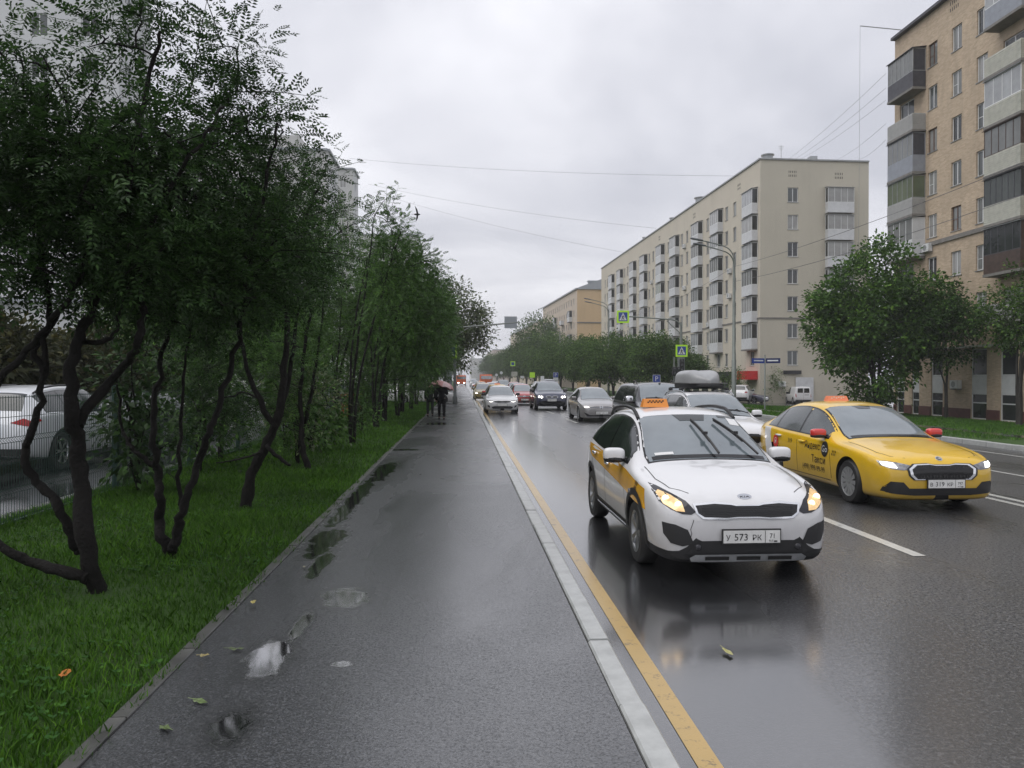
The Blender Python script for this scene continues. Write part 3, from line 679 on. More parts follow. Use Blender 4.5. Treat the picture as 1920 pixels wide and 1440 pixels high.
# front: lamps, grille, intakes
HL = [(.475, .645), (.52, .62), (.60, .625), (.70, .665), (.775, .72), (.795, .80), (.785, .845), (.73, .83), (.64, .785), (.55, .735)]
for sg in (1, -1):
    h = K.patch('headlight', M['lens_dark'], [(sg * x, 0, z) for x, z in HL][::sg], (0, 1, 0), .005, .03)
    K.patch('reflector', M['lens_warm'], [(sg * x, 0, z) for x, z in [(.575, .645), (.65, .65), (.745, .705), (.775, .785), (.74, .805), (.66, .775), (.59, .725)]][::sg], (0, 1, 0), .009, .03, parent=h)
    for bx, bz, br in ((.625, .700, .034), (.715, .745, .036)):
        loc, _ = K.hit((sg * bx, 0, bz), (0, 1, 0)); MB().sell((0, 0, 0), (br, .012, br), 1, 1, 14, 8).build('bulb', M['lamp_warm'], h, (loc.x, loc.y - .008, loc.z), 180)
GR = [(-.475, .70), (-.30, .715), (-.15, .705), (-.09, .692), (.09, .692), (.15, .705), (.30, .715), (.475, .70), (.455, .635), (.40, .60), (.2, .592), (.1, .60), (-.1, .60), (-.2, .592), (-.40, .60), (-.455, .635)]
g = K.front('grille_surround', M['chrome'], [(x * 1.045, .655 + (z - .655) * 1.3) for x, z in GR], .008)[0]
K.front('grille', M['gloss'], GR, .014, parent=g)
for i in range(6):
    zz = .612 + i * .016
    K.front('grille_bar', M['plastic'], [(-.42, zz), (.42, zz), (.42, zz + .004), (-.42, zz + .004)], .018, parent=g)
K.front('fog_lamp_recess', M['plastic'], [(.50, .36), (.60, .335), (.70, .36), (.755, .44), (.765, .545), (.66, .53), (.555, .485)], .008, mirror=True)
K.front('lower_intake', M['plastic'], [(-.56, .27), (-.50, .355), (-.42, .385), (.42, .385), (.50, .355), (.56, .27), (.50, .235), (-.50, .235)], .009)
K.front('lower_valance', M['plastic'], [(-.79, .29), (-.60, .275), (-.50, .235), (.50, .235), (.60, .275), (.79, .29), (.79, .165), (-.79, .165)], .006)
sk = K.front('skid_bar', M['alloy'], [(-.49, .262), (.49, .262), (.54, .232), (.52, .192), (-.52, .192), (-.54, .232)], .028)[0]
for x in (-.29, 0, .29): K.front('skid_slot', M['ink'], [(x - .11, .208), (x + .11, .208), (x + .11, .242), (x - .11, .242)], .032, parent=sk)
for sg in (1, -1):
    loc, _ = K.hit((sg * .46, 0, .325), (0, 1, 0)); MB().sell((0, 0, 0), (.03, .012, .03), 1, 1, 14, 8).build('fog_lamp', M['lens_dark'], K.root, (loc.x, loc.y - .01, loc.z), 180)
K.plate('У 573 РК', '71', .02, .425)
loc, nn = K.hit((0, .10, .77), (0, .35, -1)); bd = MB().lathe([(.058, 0), (.058, .006), (.052, .009)], 28, axis='y'); em = bd.build('badge', M['chrome'], K.root, (0, loc.y - .004, loc.z), 40, rot=(-.95, 0, 0)); em.scale = (1.15, 1, .62)
em['label'] = 'oval chrome badge'; text_mesh('badge_text', 'KIA', .052, M['ink'], em, (0, -.002, -.026), (pi / 2, 0, 0), 'CENTER', 1.0)
K.front('bumper_crack', M['ink'], K.ribbon([(-.50, .575), (-.515, .53), (-.53, .49), (-.52, .45), (-.535, .40)], .005), .004)
K.side('amber_stripe', M['decal_yellow'], [(.42, .60), (.50, .79), (.95, .845), (1.32, .885), (2.0, .925), (2.9, .965), (3.55, 1.00), (3.62, .93), (3.3, .83), (2.4, .76), (1.6, .70), (.95, .64)], .0035, h=.07)
for i in range(3):
    for j in range(2):
        y = .74 + i * .035 - j * .02; z = .735 + j * .05 + i * .004
        K.side('checker_mark', M['ink'], [(y, z), (y + .016, z + .002), (y + .006, z + .042), (y - .01, z + .04)], .007, sides=(-1,))
loc, _ = K.hit((-1, 1.02, .70), (1, 0, 0)); MB().sell((0, 0, 0), (.012, .05, .02), .7, .7, 12, 8).build('side_repeater', M['lens'], K.root, (loc.x - .004, 1.02, .70), 60)
K.handle(2.25, .85, M['chrome']); K.handle(3.08, .90, M['chrome'])
for sg in (1, -1):                                                     # roof rails
    pts = []
    for i in range(13):
        t = i / 12; y = 1.95 + 1.65 * t; lift = .055 * min(1, sin(pi * t) * 2.4); pts.append((sg * (.56 - .02 * t), y, K.top(y) - K.cr(y) + .005 + lift))
    MB().tube(pts, .021, 8).build('roof_rail', M['plastic'], K.root, None, 60)
K.wipers([((.10, 1.12), (-.02, 1.72)), ((.52, 1.14), (.24, 1.74))])
tz = K.top(2.55); s_ = MB(); s_.add([(-.27, -.09, 0), (.27, -.09, 0), (.27, .09, 0), (-.27, .09, 0), (-.235, -.05, .115), (.235, -.05, .115), (.235, .05, .115), (-.235, .05, .115)], [(0, 1, 5, 4), (1, 2, 6, 5), (2, 3, 7, 6), (3, 0, 4, 7), (4, 5, 6, 7), (0, 3, 2, 1)])
sg_ = s_.build('roof_sign', M['taxi_orange'], K.root, (-.22, 2.55, tz - .004)); sg_.scale = (.60, .8, .88)
for i in range(10):
    row = i % 2; xx = -.15 + (i // 2) * .068 + row * .034; zz = .068 + row * .018; MB().cbox((xx, -.0695 + row * .0062, zz), .033, .004, .018).build('checker_square', M['ink'], sg_)
def ws_patch(car, name, m, x0, x1, t0, t1, parent=None, off=.010):
    y0, y1 = car.sp['ws']; Y = lambda t: y0 + (y1 - y0) * t; dd = Vector((0, car.top(y1) - car.top(y0), -(y1 - y0))).normalized()
    q = [(x0, Y(t0), car.top(Y(t0))), (x1, Y(t0), car.top(Y(t0))), (x1, Y(t1), car.top(Y(t1))), (x0, Y(t1), car.top(Y(t1)))]
    if name == 'mirror_tint': q = q[:2] + [(x1 - .05, Y(t1), q[2][2]), (x0 + .05, Y(t1), q[2][2])]
    return car.patch(name, m, q, dd, off, .06, parent or car.wsh)
ws_patch(K, 'mirror_tint', M['win'], -.18, .20, .99, .80); ws_patch(K, 'dash_edge', M['gloss'], -.60, .60, .0, .07); ws_patch(K, 'dash_paper', M['paper'], -.56, -.36, .08, .13, off=.013); ws_patch(K, 'permit_sticker', M['lightpaper'] if 'lightpaper' in M else M['paper'], .43, .54, .92, .72)
ws_patch(K, 'visor_tint', M['win'], .34, .52, .985, .90)
place(K, 2.58, 6.80, label='white and amber hatchback taxi with orange roof sign, raised wipers and glowing headlights')

# ---------------------------------------------------------------- the yellow liftback taxi
SPEC_LIFT = dict(name='yellow_taxi_liftback', L=4.69, paint=M['p_yellow'], R=.322, axles=(.90, 3.585), rim=.68, gap=.05, clad=0,
    top=[(0, .58), (.02, .65), (.06, .70), (.12, .745), (.25, .79), (.5, .85), (.95, .915), (1.25, .95), (1.4, 1.0), (1.75, 1.185), (2.1, 1.345), (2.3, 1.405), (2.55, 1.445), (2.9, 1.465), (3.3, 1.45), (3.7, 1.385), (4.0, 1.285), (4.3, 1.15), (4.48, 1.08), (4.58, 1.05), (4.65, .95), (4.69, .78)],
    wr=[(0, .46), (.06, .60), (.25, .70), (.6, .73), (1.25, .72), (1.45, .70), (2.1, .61), (2.5, .585), (3.3, .57), (3.9, .565), (4.3, .60), (4.5, .64), (4.69, .56)],
    cr=[(0, .03), (.12, .045), (.5, .06), (1.25, .055), (1.45, .045), (2.5, .05), (3.5, .055), (4.4, .04), (4.69, .04)],
    belt=[(0, .54), (.06, .62), (.25, .72), (.6, .80), (1.3, .87), (2.2, .905), (3.2, .935), (3.9, .965), (4.3, .96), (4.55, .93), (4.69, .7)],
    w=[(0, .52), (.012, .60), (.03, .67), (.06, .73), (.12, .785), (.25, .84), (.5, .885), (.9, .908), (1.5, .905), (2.8, .91), (3.6, .912), (4.1, .88), (4.45, .82), (4.62, .72), (4.69, .6)],
    zb=[(0, .36), (.012, .26), (.03, .20), (.085, .165), (.21, .155), (1, .15), (3.8, .16), (4.3, .21), (4.62, .30), (4.69, .40)],
    ws=(1.29, 2.26), rg=(3.62, 4.40), dlo=(1.62, 3.98), pillars=(2.62, 3.58))
S = Car(SPEC_LIFT); M['decal_amber'] = mat('handle_yellow', (0.74, 0.50, 0.02), 0.25, coat=0.8)
M['wind2'] = glass('taxi_windscreen', (0.13, 0.16, 0.175), 3.0, 0.04)
S.windows(wm=M['wind2'], glassm=glass('taxi_side_glass', (0.05, 0.06, 0.062), 1.9, .03)); S.wheels('blade', 12, .2, mat('hubcap_silver', (.45, .455, .46), .35, .7))
ws_patch(S, 'mirror_tint', M['win'], -.14, .16, .99, .84); ws_patch(S, 'dash_edge', M['gloss'], -.62, .62, .0, .06)
S.mirrors(1.72, .985, M['mirror_red'], M['plastic'], (.12, .075, .068), x=.87)
S.seams([[(1.42, .30), (1.44, .60), (1.52, .87)], [(2.62, .26), (2.64, .90)], [(3.22, .52), (3.42, .72), (3.55, .93)], [(1.45, .265), (3.2, .265)]], hood=[(.46, .14), (.62, .24), (.70, .45), (.73, 1.2)])
HLS = [(.42, .60), (.55, .585), (.70, .60), (.80, .64), (.815, .70), (.74, .705), (.62, .69), (.46, .655)]
for sg in (1, -1):
    h = S.patch('headlight', M['lens'], [(sg * x, 0, z) for x, z in HLS][::sg], (0, 1, 0), .005, .03)
    S.patch('daytime_lamp', M['lamp_white'], [(sg * x, 0, z) for x, z in [(.63, .615), (.70, .618), (.785, .65), (.795, .69), (.74, .692), (.66, .682)]][::sg], (0, 1, 0), .009, .03, parent=h)
GS = [(-.36, .655), (-.18, .662), (-.10, .648), (.10, .648), (.18, .662), (.36, .655), (.435, .60), (.42, .52), (.36, .465), (-.36, .465), (-.42, .52), (-.435, .60)]
S.front('grille_border', M['plastic'], [(x * 1.17, .56 + (z - .56) * 1.18) for x, z in GS], .006)
g = S.front('grille_surround', M['chrome'], [(x * 1.10, .565 + (z - .565) * 1.12) for x, z in GS], .010)[0]
S.front('grille', M['gloss'], GS, .016, parent=g)
for i in range(17):
    x = -.38 + i * .0475
    S.front('grille_bar', M['plastic'], [(x, .485), (x + .012, .485), (x + .012, .64), (x, .64)], .020, parent=g, h=.08)
S.front('lower_intake', M['plastic'], [(-.80, .285), (-.79, .345), (-.72, .43), (-.56, .42), (-.48, .335), (.48, .335), (.56, .42), (.72, .43), (.79, .345), (.80, .285), (.70, .262), (.4, .235), (-.4, .235), (-.70, .262)], .006)
S.plate('В 319 КР', '797', 0.03, .40)
loc, nn = S.hit((0, .10, .74), (0, .3, -1)); em = MB().lathe([(.047, 0), (.047, .006), (.040, .009)], 28, axis='y').build('badge', M['chrome'], S.root, (0, loc.y - .004, loc.z + .004), 40, rot=(-.95, 0, 0)); em['label'] = 'round silver badge'
MB().lathe([(.034, -.002), (.0, -.003)], 20, axis='y').build('badge_face', mat('badge_dark', (.12, .13, .13), .3), em)
MB().box(-.004, .022, -.005, -.003, -.012, .014).box(-.024, -.004, -.005, -.003, -.003, .004).build('badge_mark', M['chrome'], em)
for sg in (-1, 1):
    S.side('white_band', M['decal_white'], [(3.55, .30), (3.75, .80), (3.78, .955), (4.12, .95), (4.05, .70), (3.98, .36)], .0035, sides=(sg,))
    S.side('red_roundel', M['decal_red'], [(3.50 + .115 * cos(a * pi / 10), .72 + .115 * sin(a * pi / 10)) for a in range(20)], .0045, sides=(sg,))
    side_text(S, 'roundel_letter', 'Я', .15, M['decal_white'], 3.50, .67, sg, .008)
    side_text(S, 'fleet_number', '319', .11, M['ink'], 2.90, .735, sg)
    side_text(S, 'service_name', 'Яндекс', .165, M['ink'], 2.05, .70, sg, sx=.95)
    S.side('go_disc', M['ink'], [(1.62 + .115 * cos(a * pi / 10), .735 + .125 * sin(a * pi / 10)) for a in range(20)], .005, sides=(sg,))
    side_text(S, 'go_text', 'Go', .15, M['decal_white'], 1.62, .69, sg, .010)
    side_text(S, 'taxi_word', 'Такси', .17, M['ink'], 1.83, .49, sg)
    side_text(S, 'phone_number', '(499) 999-99-99', .135, M['ink'], 2.02, .35, sg, sx=.9)
    for i in range(3):
        for j in range(2):
            y = 1.36 - i * .05 - j * .02; z = .66 + j * .045
            S.side('checker_mark', M['ink'], [(y, z), (y + .02, z), (y + .032, z + .035), (y + .012, z + .035)], .006, sides=(sg,))
S.handle(2.43, .80, M['decal_amber']); S.handle(3.36, .835, M['decal_white'])
s2 = s_.mesh('roof_sign', M['taxi_pink']); r2 = linkm('roof_sign', s2, S.root, (0, 3.05, S.top(3.05) - .004)); r2.scale = (.72, .8, .75)
for i in range(6): MB().cbox((-.15 + i * .06, -.071 + (i % 2) * .006, .065 + (i % 2) * .02), .035, .004, .02).build('checker_square', M['paper'], r2)
S.rear('tail_lamp', M['taillight'], [(.45, .82), (.80, .84), (.80, .95), (.5, .94)], .006, mirror=True)
place(S, 6.62, 10.2, label='yellow liftback taxi with red mirror caps, door lettering and coral roof sign')
# ---------------------------------------------------------------- other vehicles
def vary(sp, name, paint_, **k):
    q = dict(sp); q['name'] = name; q['paint'] = paint_; hs = k.pop('hs', 1.0); ws_ = k.pop('wscale', 1.0)
    q['top'] = [(a, b * hs) for a, b in q['top']]; q['belt'] = [(a, b * hs) for a, b in q['belt']]; q['w'] = [(a, b * ws_) for a, b in q['w']]; q['wr'] = [(a, b * ws_) for a, b in q['wr']]; q.update(k); return q
def lamps(c, outline, m, glow=None, gm=None, frame=None):
    for sg in (1, -1):
        h = c.patch('headlight', m, [(sg * x, 0, z) for x, z in outline][::sg], (0, 1, 0), .006, .04)
        if glow: c.patch('lit_bulb', gm or M['lamp_far'], [(sg * x, 0, z) for x, z in glow][::sg], (0, 1, 0), .012, .04, parent=h)
def disc(cx, cz, r, n=12, e=1.0): return [(cx + r * cos(2 * pi * i / n), cz + r * e * sin(2 * pi * i / n)) for i in range(n)]
def mirr(pts): return pts + [(-x, z) for x, z in pts[::-1]]

# silver sedan
V = Car(vary(SPEC_LIFT, 'silver_sedan', M['p_silver'], hs=1.01, wscale=.96))
V.windows(); V.wheels('double', 5); V.mirrors(1.72, 1.0, M['p_silver'], None, (.11, .07, .07), x=.84)
lamps(V, [(.47, .61), (.62, .60), (.74, .645), (.78, .70), (.70, .70), (.50, .665)], M['lens'], [(.52, .625), (.68, .63), (.70, .675), (.54, .66)])
V.front('grille', M['gloss'], mirr([(.46, .60), (.47, .655), (.3, .675), (0, .68)])[::-1], .007)
for zz in (.615, .648): V.front('grille_trim', M['chrome'], [(-.46, zz), (.46, zz), (.46, zz + .007), (-.46, zz + .007)], .011)
em = V.front('badge', M['chrome'], disc(0, .635, .068, 24), .016)[0]; V.front('badge_face', M['gloss'], disc(0, .635, .058, 24), .019, parent=em)
for pts in ([(-.038, .675), (0, .615), (.038, .675)], [(-.05, .655), (-.022, .592), (0, .632), (.022, .592), (.05, .655)]): V.front('badge_mark', M['chrome'], V.ribbon(pts, .013), .022, parent=em)
V.front('lower_intake', M['plastic'], mirr([(.60, .25), (.74, .42), (.60, .37), (.5, .31), (0, .30)])[::-1][:5] + mirr([(.60, .25), (.74, .42), (.60, .37), (.5, .31), (0, .30)])[::-1][5:], .006)
V.front('bumper_trim', M['chrome'], mirr([(.62, .225), (.64, .245), (0, .235), (0, .22)][:2]) if False else [(-.64, .245), (-.4, .228), (.4, .228), (.64, .245), (.64, .232), (.4, .214), (-.4, .214), (-.64, .232)], .009)
V.plate('М 651 СУ', '797', .03, .40)
place(V, 5.85, 32.2, label='silver grey sedan with one bright headlight showing, waiting behind the dark pickup')

SPEC_SUV = dict(name='suv', L=4.80, paint=M['p_navy'], R=.375, axles=(.88, 3.76), rim=.68, gap=.055, clad=0,
    top=[(0, .72), (.02, .82), (.06, .90), (.12, .96), (.25, 1.01), (.5, 1.06), (1.0, 1.12), (1.3, 1.15), (1.45, 1.21), (1.75, 1.42), (2.05, 1.585), (2.25, 1.65), (2.6, 1.70), (3.2, 1.70), (3.8, 1.66), (4.25, 1.58), (4.42, 1.48), (4.6, 1.24), (4.7, 1.08), (4.77, .95), (4.8, .8)],
    wr=[(0, .48), (.06, .64), (.25, .76), (.6, .79), (1.3, .78), (1.5, .76), (2.1, .66), (2.6, .64), (3.8, .62), (4.3, .61), (4.6, .68), (4.8, .6)],
    cr=[(0, .03), (.12, .05), (.5, .065), (1.3, .05), (2.6, .06), (4.3, .06), (4.8, .05)],
    belt=[(0, .68), (.06, .80), (.25, .90), (.6, .98), (1.3, 1.055), (2.2, 1.09), (3.2, 1.12), (4.0, 1.16), (4.5, 1.12), (4.8, .75)],
    w=[(0, .58), (.012, .66), (.03, .73), (.06, .79), (.12, .845), (.25, .90), (.5, .945), (.9, .965), (1.5, .955), (3.0, .96), (3.8, .97), (4.3, .94), (4.6, .87), (4.75, .77), (4.8, .65)],
    zb=[(0, .42), (.012, .34), (.03, .29), (.085, .25), (.21, .235), (1, .23), (3.9, .23), (4.4, .28), (4.75, .36), (4.8, .46)],
    ws=(1.33, 2.2), rg=(4.28, 4.6), dlo=(1.68, 4.22), pillars=(2.62, 3.55))
B = Car(vary(SPEC_SUV, 'navy_suv', M['p_navy']))
B.windows(); B.wheels('spoke', 5); B.mirrors(1.78, 1.17, M['p_black'], None, (.13, .07, .09), x=.92)
lamps(B, [(.46, .75), (.62, .72), (.78, .74), (.84, .80), (.80, .86), (.62, .86), (.48, .83)], M['lens'], disc(.60, .785, .06) )
for sg in (1, -1): B.front('lit_ring', M['lamp_far'], disc(sg * .735, .80, .05), .012)
for sg in (1, -1):
    k_ = B.front('kidney_frame', M['chrome'], [(sg * x, z) for x, z in [(.03, .72), (.20, .715), (.33, .745), (.37, .80), (.30, .855), (.10, .86), (.03, .83)]][::sg], .007)[0]
    B.front('kidney_grille', M['gloss'], [(sg * x, z) for x, z in [(.045, .735), (.19, .73), (.31, .755), (.345, .80), (.285, .842), (.11, .845), (.045, .82)]][::sg], .011, parent=k_)
B.front('lower_intake', M['gloss'], [(-.75, .30), (-.78, .50), (-.5, .56), (.5, .56), (.78, .50), (.75, .30), (.4, .27), (-.4, .27)], .006)
B.front('skid_plate', M['alloy'], [(-.42, .25), (-.38, .285), (.38, .285), (.42, .25)], .010); B.plate('А 304 НЕ', '199', 0, .60)
place(B, 5.15, 44.2, label='navy blue SUV with twin kidney grille and both headlights on')

# white sedan with dark intakes
O = Car(vary(SPEC_LIFT, 'white_sedan', M['p_white'], wscale=1.0))
O.windows(); O.wheels('spoke', 5); O.mirrors(1.72, 1.0, M['gloss'], None, (.11, .07, .07), x=.87)
lamps(O, [(.45, .63), (.60, .61), (.76, .66), (.83, .72), (.70, .715), (.5, .68)], M['lens_dark'], [(.47, .635), (.60, .62), (.72, .655), (.60, .645)])
O.front('grille', M['gloss'], [(-.45, .66), (-.2, .675), (0, .665), (.2, .675), (.45, .66), (.40, .60), (.2, .575), (0, .585), (-.2, .575), (-.40, .60)], .007)
O.front('lower_intake', M['gloss'], [(-.50, .26), (-.58, .36), (-.4, .40), (.4, .40), (.58, .36), (.50, .26)], .007); O.front('air_curtain', M['gloss'], [(.64, .30), (.74, .34), (.79, .47), (.66, .42)], .007, mirror=True)
O.plate(None, None, 0, .46); place(O, 2.08, 40.6, label='white sedan with dark grille and two narrow bright headlights near the kerb')
O.root['group'] = 'oncoming cars on the wet street'
for c in (V, B): c.root['group'] = 'oncoming cars on the wet street'

# white estate with a roof box
SPEC_WAG = vary(SPEC_LIFT, 'white_estate', M['p_white'], hs=1.02,
    top=[(0, .59), (.02, .67), (.06, .72), (.12, .77), (.25, .83), (.5, .885), (.95, .95), (1.2, .99), (1.35, 1.05), (1.7, 1.25), (2.05, 1.42), (2.25, 1.48), (2.6, 1.53), (3.2, 1.535), (3.9, 1.49), (4.25, 1.43), (4.4, 1.32), (4.55, 1.10), (4.62, 1.0), (4.66, .92), (4.69, .8)],
    rg=(4.24, 4.55), dlo=(1.55, 4.2), pillars=(2.55, 3.5), ws=(1.24, 2.2), wr=[(0, .46), (.06, .60), (.25, .70), (.6, .73), (1.2, .72), (1.45, .70), (2.1, .63), (2.6, .61), (3.9, .60), (4.3, .60), (4.5, .66), (4.69, .56)])
W = Car(SPEC_WAG); W.windows(); W.wheels('spoke', 5); W.mirrors(1.66, 1.03, M['decal_white'], None, (.12, .07, .08), x=.87)
lamps(W, HLS, M['lens'], [(.63, .615), (.70, .618), (.785, .65), (.74, .692), (.66, .682)], M['lamp_white']); W.front('grille', M['gloss'], GS, .01); W.front('lower_intake', M['plastic'], [(-.7, .25), (-.74, .36), (.74, .36), (.7, .25)], .007); W.plate('Т 208 ОМ', '777', 0, .41)
W.patch('sunroof', M['gloss'], [(-.42, 2.55, 2), (.42, 2.55, 2), (.40, 3.2, 2), (-.40, 3.2, 2)], (0, 0, -1), .004, .12)
for sg in (1, -1):
    MB().tube([(sg * (.60 - .02 * i / 10), 2.2 + 2.0 * i / 10, W.top(2.2 + 2.0 * i / 10) - W.cr(2.2 + .2 * i) + .01 + .05 * min(1, 2.5 * sin(pi * i / 10))) for i in range(11)], .018, 6).build('roof_rail', M['alloy'], W.root, None, 60)
W.wipers([((.05, 1.3), (-.5, 1.45)), ((.6, 1.32), (.1, 1.42))])
place(W, 6.02, 16.2, label='white estate car with roof rails and a sunroof, following the yellow taxi', group='oncoming cars on the wet street')
rb = thing('roof_box', 'grey rounded roof box strapped on the white estate car', 'roof box', (6.2, 18.95, 1.52 + .115)); zc = 0.04
bx = MB(); NU, NV = 22, 14
def boxsec(t):                                                     # lid outline along its length, a streamlined nose
    return (.46 * (sin(pi * min(1, t / .5) / 2) ** .35 if t < .5 else (1 - ((t - .5) / .5) ** 3 * .25)), .34 * (min(1, (t + .02) / .32) ** .5) * (1 - max(0, (t - .7) / .3) ** 2 * .25))
prev = None
for i in range(NV + 1):
    t = i / NV; w_, h_ = boxsec(t); row = []
    for j in range(NU + 1):
        a = pi * j / NU; x = -w_ * math.copysign(abs(cos(a)) ** .42, cos(a)); z = h_ * sin(a) ** .5 * (1 - .10 * (1 if abs(x) < .13 else 0)); row.append(len(bx.v)); bx.v.append((x, t * 1.95, z))
    if prev:
        for j in range(NU): bx.f.append((prev[j], row[j], row[j + 1], prev[j + 1])); bx.m.append(0)
    else: bx.f.append(tuple(row)); bx.m.append(0)
    prev = row
bx.f.append(tuple(prev[::-1])); bx.m.append(0)
bx.build('lid', M['carbox'], rb, (0, 0, .10), 50)
MB().sell((0, .98, .04), (.455, .98, .085), .45, .4, 24, 10).build('tray', M['plastic'], rb, None, 50)
MB().box(-.47, .47, 0.02, 1.93, .088, .11).build('rim_seam', mat('box_seam', (.12, .12, .12), .4), rb)
for y in (.45, 1.45): MB().box(-.62, .62, y, y + .06, -.045, -.015).sell((-.60, y + .03, -.07), (.05, .06, .05), .5, .5, 10, 6).sell((.60, y + .03, -.07), (.05, .06, .05), .5, .5, 10, 6).build('cross_bar', M['plastic'], rb)

# dark pickup with a hard canopy
SPEC_PICK = vary(SPEC_SUV, 'black_pickup', M['p_black'], L=5.15, axles=(.95, 4.05), R=.38,
    top=[(0, .75), (.02, .88), (.06, .98), (.12, 1.03), (.3, 1.08), (.7, 1.13), (1.15, 1.17), (1.35, 1.22), (1.7, 1.46), (2.0, 1.64), (2.2, 1.70), (2.5, 1.735), (3.2, 1.73), (3.6, 1.74), (4.3, 1.735), (4.8, 1.70), (4.98, 1.55), (5.08, 1.2), (5.12, 1.0), (5.15, .8)],
    wr=[(0, .5), (.06, .68), (.25, .80), (.7, .82), (1.2, .80), (1.5, .77), (2.1, .68), (2.5, .66), (3.4, .67), (4.8, .68), (5.15, .6)], cr=[(0, .03), (.3, .05), (1.2, .05), (2.5, .07), (4.8, .08), (5.15, .05)],
    belt=[(0, .7), (.06, .86), (.25, .95), (.7, 1.03), (1.3, 1.08), (3.2, 1.12), (4.8, 1.14), (5.15, .75)], w=[(0, .6), (.03, .76), (.06, .82), (.12, .88), (.25, .92), (.5, .945), (1.0, .955), (4.6, .955), (5.0, .92), (5.15, .8)],
    zb=[(0, .5), (.03, .38), (.1, .32), (.21, .30), (1, .30), (4.4, .31), (5.0, .40), (5.15, .5)], ws=(1.24, 2.12), rg=(4.82, 5.02), dlo=(1.62, 4.75), pillars=(2.35, 3.15, 3.42))
P = Car(SPEC_PICK); P.windows(); P.wheels('spoke', 6); P.mirrors(1.75, 1.22, M['chrome'], M['p_black'], (.125, .075, .11), x=.93)
lamps(P, [(.55, .80), (.72, .78), (.86, .84), (.86, .97), (.68, .96), (.56, .92)], M['lens']); P.front('grille', M['chrome'], [(-.5, .72), (-.52, .98), (.52, .98), (.5, .72)], .008); P.front('lower_intake', M['plastic'], [(-.7, .42), (-.72, .6), (.72, .6), (.7, .42)], .006); P.plate('Х 817 ЕР', '750', 0, .62)
P.side('arch_trim', M['chrome'], ARC(.95, .38, .435, .455), .008); P.side('arch_trim', M['chrome'], ARC(4.05, .38, .435, .455), .008)
for sg in (1, -1): MB().tube([(sg * .6, 2.6, 1.70), (sg * .6, 2.7, 1.77), (sg * .6, 2.95, 1.77), (sg * .6, 3.05, 1.70)], .02, 6).build('roof_rack_foot', M['plastic'], P.root)
P.wipers([((0, 1.3), (-.6, 1.42)), ((.16, 1.28), (.12, 1.62))]); MB().cbox((0, 2.12, 1.70), .05, .08, .03).build('mirror_mount', M['plastic'], P.root)
place(P, 6.07, 21.3, label='black pickup with hard canopy and chrome mirrors between silver sedan and white estate', group='oncoming cars on the wet street', cat='pickup')

# white panel van, seen from behind
SPEC_VAN = vary(SPEC_SUV, 'white_van', M['p_white'], L=4.40, R=.32, axles=(.88, 3.55),
    top=[(0, .68), (.03, .80), (.1, .88), (.3, .97), (.75, 1.07), (.95, 1.12), (1.3, 1.38), (1.65, 1.66), (1.85, 1.76), (2.2, 1.81), (3.0, 1.83), (4.0, 1.82), (4.25, 1.79), (4.33, 1.72), (4.37, 1.4), (4.39, 1.0), (4.40, .8)],
    wr=[(0, .5), (.06, .64), (.3, .74), (.9, .75), (1.2, .74), (1.8, .70), (2.2, .72), (4.0, .72), (4.3, .70), (4.40, .66)], cr=[(0, .03), (.3, .05), (1.2, .05), (2.2, .07), (4.3, .06), (4.4, .05)],
    belt=[(0, .64), (.06, .74), (.3, .86), (.9, .98), (2.0, 1.02), (4.0, 1.02), (4.4, .75)], w=[(0, .56), (.03, .70), (.1, .80), (.3, .86), (.7, .89), (3.9, .90), (4.2, .88), (4.33, .84), (4.38, .80), (4.4, .78)],
    zb=[(0, .40), (.03, .28), (.1, .22), (1, .19), (3.9, .20), (4.3, .26), (4.4, .32)], ws=(.98, 1.74), dlo=(1.32, 2.3), pillars=(1.62,)); SPEC_VAN.pop('rg')
N = Car(SPEC_VAN); N.windows(); N.wheels('spoke', 5); N.mirrors(1.4, 1.12, M['plastic'], None, (.11, .07, .1), x=.85)
N.rear('rear_window', M['win'], [(.06, 1.17), (.60, 1.17), (.585, 1.60), (.55, 1.64), (.06, 1.64)], .006, mirror=True); N.rear('tail_lamp', M['taillight'], [(.72, .70), (.80, .70), (.80, 1.08), (.72, 1.08)], .006, mirror=True)
N.rear('rear_bumper', M['plastic'], [(-.80, .26), (-.80, .44), (.80, .44), (.80, .26)], .008); N.rear('door_seam', M['ink'], [(-.006, .46), (.006, .46), (.006, 1.76), (-.006, 1.76)], .004); N.rear('tail_badge', M['ink'], [(-.55, .93), (-.12, .93), (-.12, .97), (-.55, .97)], .005)
pv = G(1506, 757, rz(34, 78)); place(N, pv.x + .4, pv.y + 3.6, rz(34, 78), pi - .16, 'white panel van with dark rear windows parked beside the cream gable wall', cat='van')

